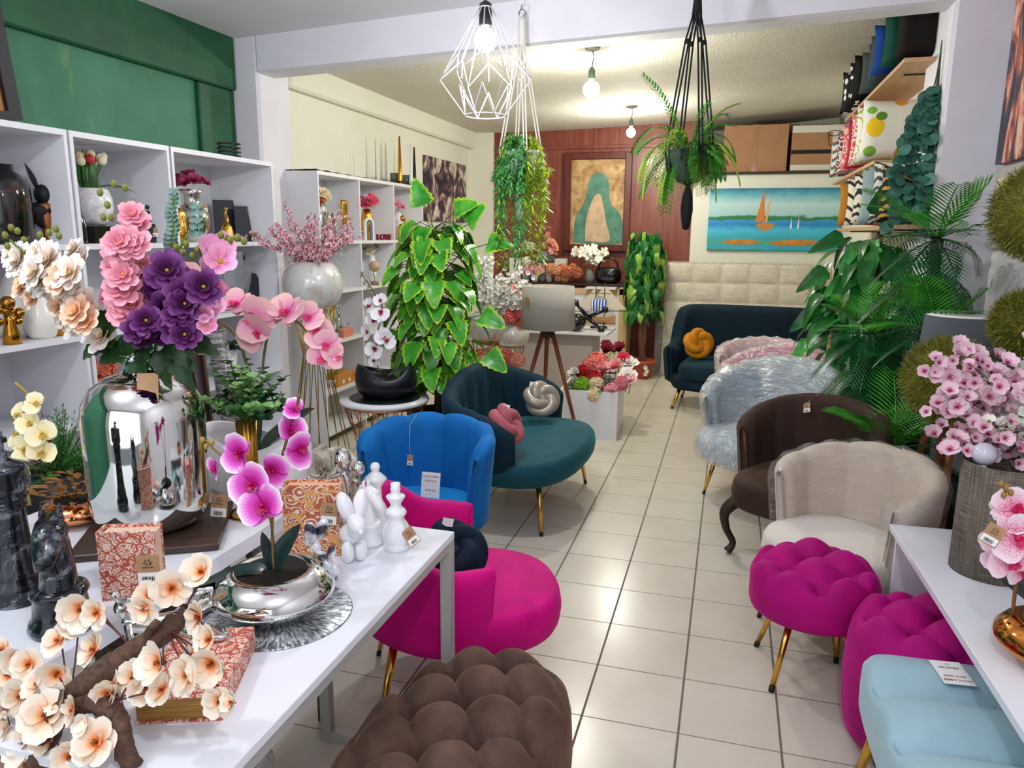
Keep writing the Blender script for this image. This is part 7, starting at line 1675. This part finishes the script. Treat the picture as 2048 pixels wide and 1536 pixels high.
# tall dark vase and the pink and white blossoms
c = (1.03, 2.84)
single('floor_vase', MB().lathe([(.0001, .0), (.07, 0), (.085, .3), (.075, .40), (.05, .44), (.06, .46), (.05, .46), (.0001, .42)], 32), DARKP, 'tall black vase on the console table behind the woven cylinder', 'vase', (c[0], c[1], RTZ+.0005))
t = cherry('dense pink and white cherry blossoms at the right edge above the woven cylinder', c, RTZ+.43, 34, .36, -.35, 1.0, ('f6d4de', 'e87aa4', '6a2a3a'), 5, .031, 22, bias=(-.35, -.3, 0), stemc='3a2228')
t = cherry('white cherry blossoms mixed in on the right of the pink ones', (c[0]+.04, c[1]-.14), RTZ+.48, 24, .27, -.3, 1.2, ('f4f1e8', 'e8dc98', '5a4a30'), 6, .032, 18, bias=(-.1, -.5, 0), stemc='3a2228')
# copper saucer pot with pink spotted orchid
t = thing('potted_orchid', 'pale pink spotted orchid in a mirror-copper saucer pot on the console table', 'potted orchid', (.875, 2.055, RTZ))
saucer(t, .158, .110, mat('c8803c', .07, 1.0)); part('foot_ring', MB().lathe([(.06, 0), (.07, 0), (.135, .034), (.125, .036), (.06, .006)], 48), GLOSSW, t)
orchid_leaf(t, (-.02, -.02, .10), (-.55, .25, 1.0), (.5, -.6, .6), .15, .42, .6, OL); orchid_leaf(t, (.02, 0, .10), (.5, .4, .9), (0, -1, .5), .2, .34, .6, OL)
m = MB(); tubepx(m, [(2025, 1230, 0), (2035, 1130, 0), (2040, 1040, 0), (2015, 990, -.02), (2005, 965, -.03)], 2.08, t, .0045); part('stem', m, gmat('7a4a1c', '8a5a2a', .5), t)
def m_spot():
    t = NT('petal_spotted'); t.set(.5); c = t.node('ShaderNodeTexCoord'); l = t.node('ShaderNodeVectorMath', operation='LENGTH'); t.link(c.outputs['Object'], l.inputs[0]); d = t.math('DIVIDE', l.outputs['Value'], .05)
    base = t.ramp(d, [(0, 'c81c64'), (.3, 'f090b0'), (.6, 'f8c4d4'), (1, 'fae0ea')]); v = t.vor(c.outputs['Object'], 260, 'F1'); k = t.math('MULTIPLY', t.math('LESS_THAN', v, .32), t.math('SUBTRACT', 1.0, d)); n = t.node('ShaderNodeClamp'); t.link(t.math('MULTIPLY', k, 2.0), n.inputs[0]); t.col(t.mix(n.outputs[0], base, 'c02060')); return t.mat
sp_ = m_spot(); os_ = [bloom_orchid(.052, i).mesh('flower', [sp_, mat('d01c5c', .4)]) for i in range(2)]
scatter_blooms(t, bspots(t, [(2030, 1020, -.03, 1.1, (-.3, -1, .3)), (2035, 1075, -.06, 1.25, (-.1, -1, .1)), (2000, 1075, -.02, .9, (-.7, -.8, .1)), (2022, 1120, -.05, 1.1, (0, -1, -.1)), (1995, 1120, -.03, .7, (-.6, -.8, -.3)), (2005, 1020, -.01, .6, (-.7, -.7, .5)), (2045, 1140, -.03, .9, (.3, -1, -.2))], 2.08), os_)
price_tag(t, (AY(1985, 1070, 2.0)-t.location), (-.3, -1, .1), .04, .055, tilt=-.4)
buds(t, [AY(x, y, 2.05)-t.location for x, y in ((2003, 968), (2012, 975), (2022, 985), (2008, 990))], .007, gmat('b07a3a', '8a7a3a', .5))
# ---- tripod lamp with grey drum shade between the palms
t = thing('floor_lamp', 'floor lamp with a dark grey drum shade and wooden legs, behind the topiary balls', 'lamp', (1.06, 3.92, 0))
part('lamp_shade', MB().lathe([(.18, 1.06), (.162, 1.31), (.159, 1.31), (.177, 1.06)], 48), [mat('52585e', .85, bump=.4, bscale=250)], t); part('shade_lining', MB().lathe([(.176, 1.062), (.1585, 1.308)], 48), PAPER, t)
wo = wood('9a4a1c', 'b8662c', (8, 8, 1), .45)
for a in (-100, 20, 140): a = radians(a); part('leg', MB().tube([(.03*cos(a), .03*sin(a), 1.08), (.26*cos(a), .26*sin(a), 0)], [.018, .014], 8), wo, t)
part('hub', MB().lathe([(.0001, 1.04), (.045, 1.04), (.045, 1.09), (.012, 1.10), (.012, 1.2), (.0001, 1.2)], 20), BLACK, t)
t = thing('wooden_pole', 'reddish-brown wooden leg of a folded stand leaning behind the woven cylinder', 'stand', (.90, 2.99, 0)); part('pole', MB().tube([(0, 0, .0), (.06, .03, 1.02)], .02, 8), wo, t)
single('power_cable', MB().tube(spline([(.93, 3.30, .60), (.90, 3.28, .45), (.96, 3.30, .30), (.92, 3.27, .15), (.94, 3.3, .01)], 6), .004, 6), BLACK, 'black cable hanging behind the white console table', 'cable')
for lb, x, y, r, h in (('tall dark round planter behind the cream chair, under the blossoms', 1.21, 3.40, .12, .62), ('dark planter in the corner under the palms', 1.12, 4.0, .11, .5)):
    single('planter', MB().lathe([(.0001, 0), (r*.75, 0), (r, h), (r-.012, h), (r-.015, h-.04), (.0001, h-.04)], 32), DARKP, lb, 'planter', (x, y, 0))
# ---- pictures on the right wall
def m_or():
    t = NT('painting_orange_blue'); t.set(.45); f = t.noise(t.coord(scale=(1, 1, .5)), 5, 5, .65, 1.5); t.col(t.ramp(f, [(.34, '10182c'), (.46, '2c3448'), (.52, 'b85a3c'), (.58, 'e89878'), (.66, 'f4d8c0'), (.75, '7a8aa4')])); return t.mat
single('wall_painting', MB().box((0, 0, 0), (.035, .60, .95), 0, 0, .003), m_or(), 'vertical dark blue and orange abstract painting at the top right edge', 'painting', (1.335, 4.38, 2.52))
t = thing('picture_frame', 'pale framed picture leaning below the orange painting at the right edge', 'picture', (1.34, 4.35, 1.82)); part('frame', MB().box((0, 0, 0), (.02, .66, .42), 0, 0, .004), mat('b8b0a8', .5), t); part('picture', MB().box((-.012, 0, 0), (.004, .54, .30)), mat('d8c09a', .5, var=.4, vscale=12), t)
# ---- roll of plastic by the headboard
t = thing('plastic_roll', 'upright roll of clear plastic film by the back wall next to the headboard', 'roll', (-.80, 9.30, 0)); part('film_roll', MB().lathe([(.0001, 0), (.045, 0), (.045, .62), (.0001, .62)], 24), film(.8, 4, (1, 1, 9), .45), t); part('core', MB().lathe([(.0001, 0), (.025, 0), (.025, .64), (.0001, .64)], 16), mat('b09a80', .8), t)
single('floor_book', MB().box((0, 0, .01), (.2, .25, .02), .1, 0, .003), mat('c9a49c', .6), 'x', 'y') if False else None
# things stored in the dark under the front desk
t = thing('storage_bag', 'clear plastic bag of odds and ends on the floor under the front desk', 'bag', (-1.35, 1.55, 0)); part('bag', MB().sphere((0, 0, .13), .2, 24, 16, (1, 1, .65)), film(.7, 6, (3, 3, 3), .35), t); part('contents', MB().sphere((0, 0, .11), .15, 16, 10, (1, 1, .65)), mat('5a5040', .7, var=.5, vscale=14), t)
t = thing('stool', 'dark wooden stool standing in the shadow under the display table', 'stool', (-1.62, 1.75, 0)); part('seat', MB().box((0, 0, .45), (.3, .3, .03), 0, 0, .004), wood('2a1a12', '3c281c', (8, 1, 1)), t)
for a in (-1, 1):
    for b in (-1, 1): part('leg', MB().box((a*.12, b*.12, .217), (.035, .035, .435)), wood('2a1a12', '3c281c', (8, 1, 1)), t)
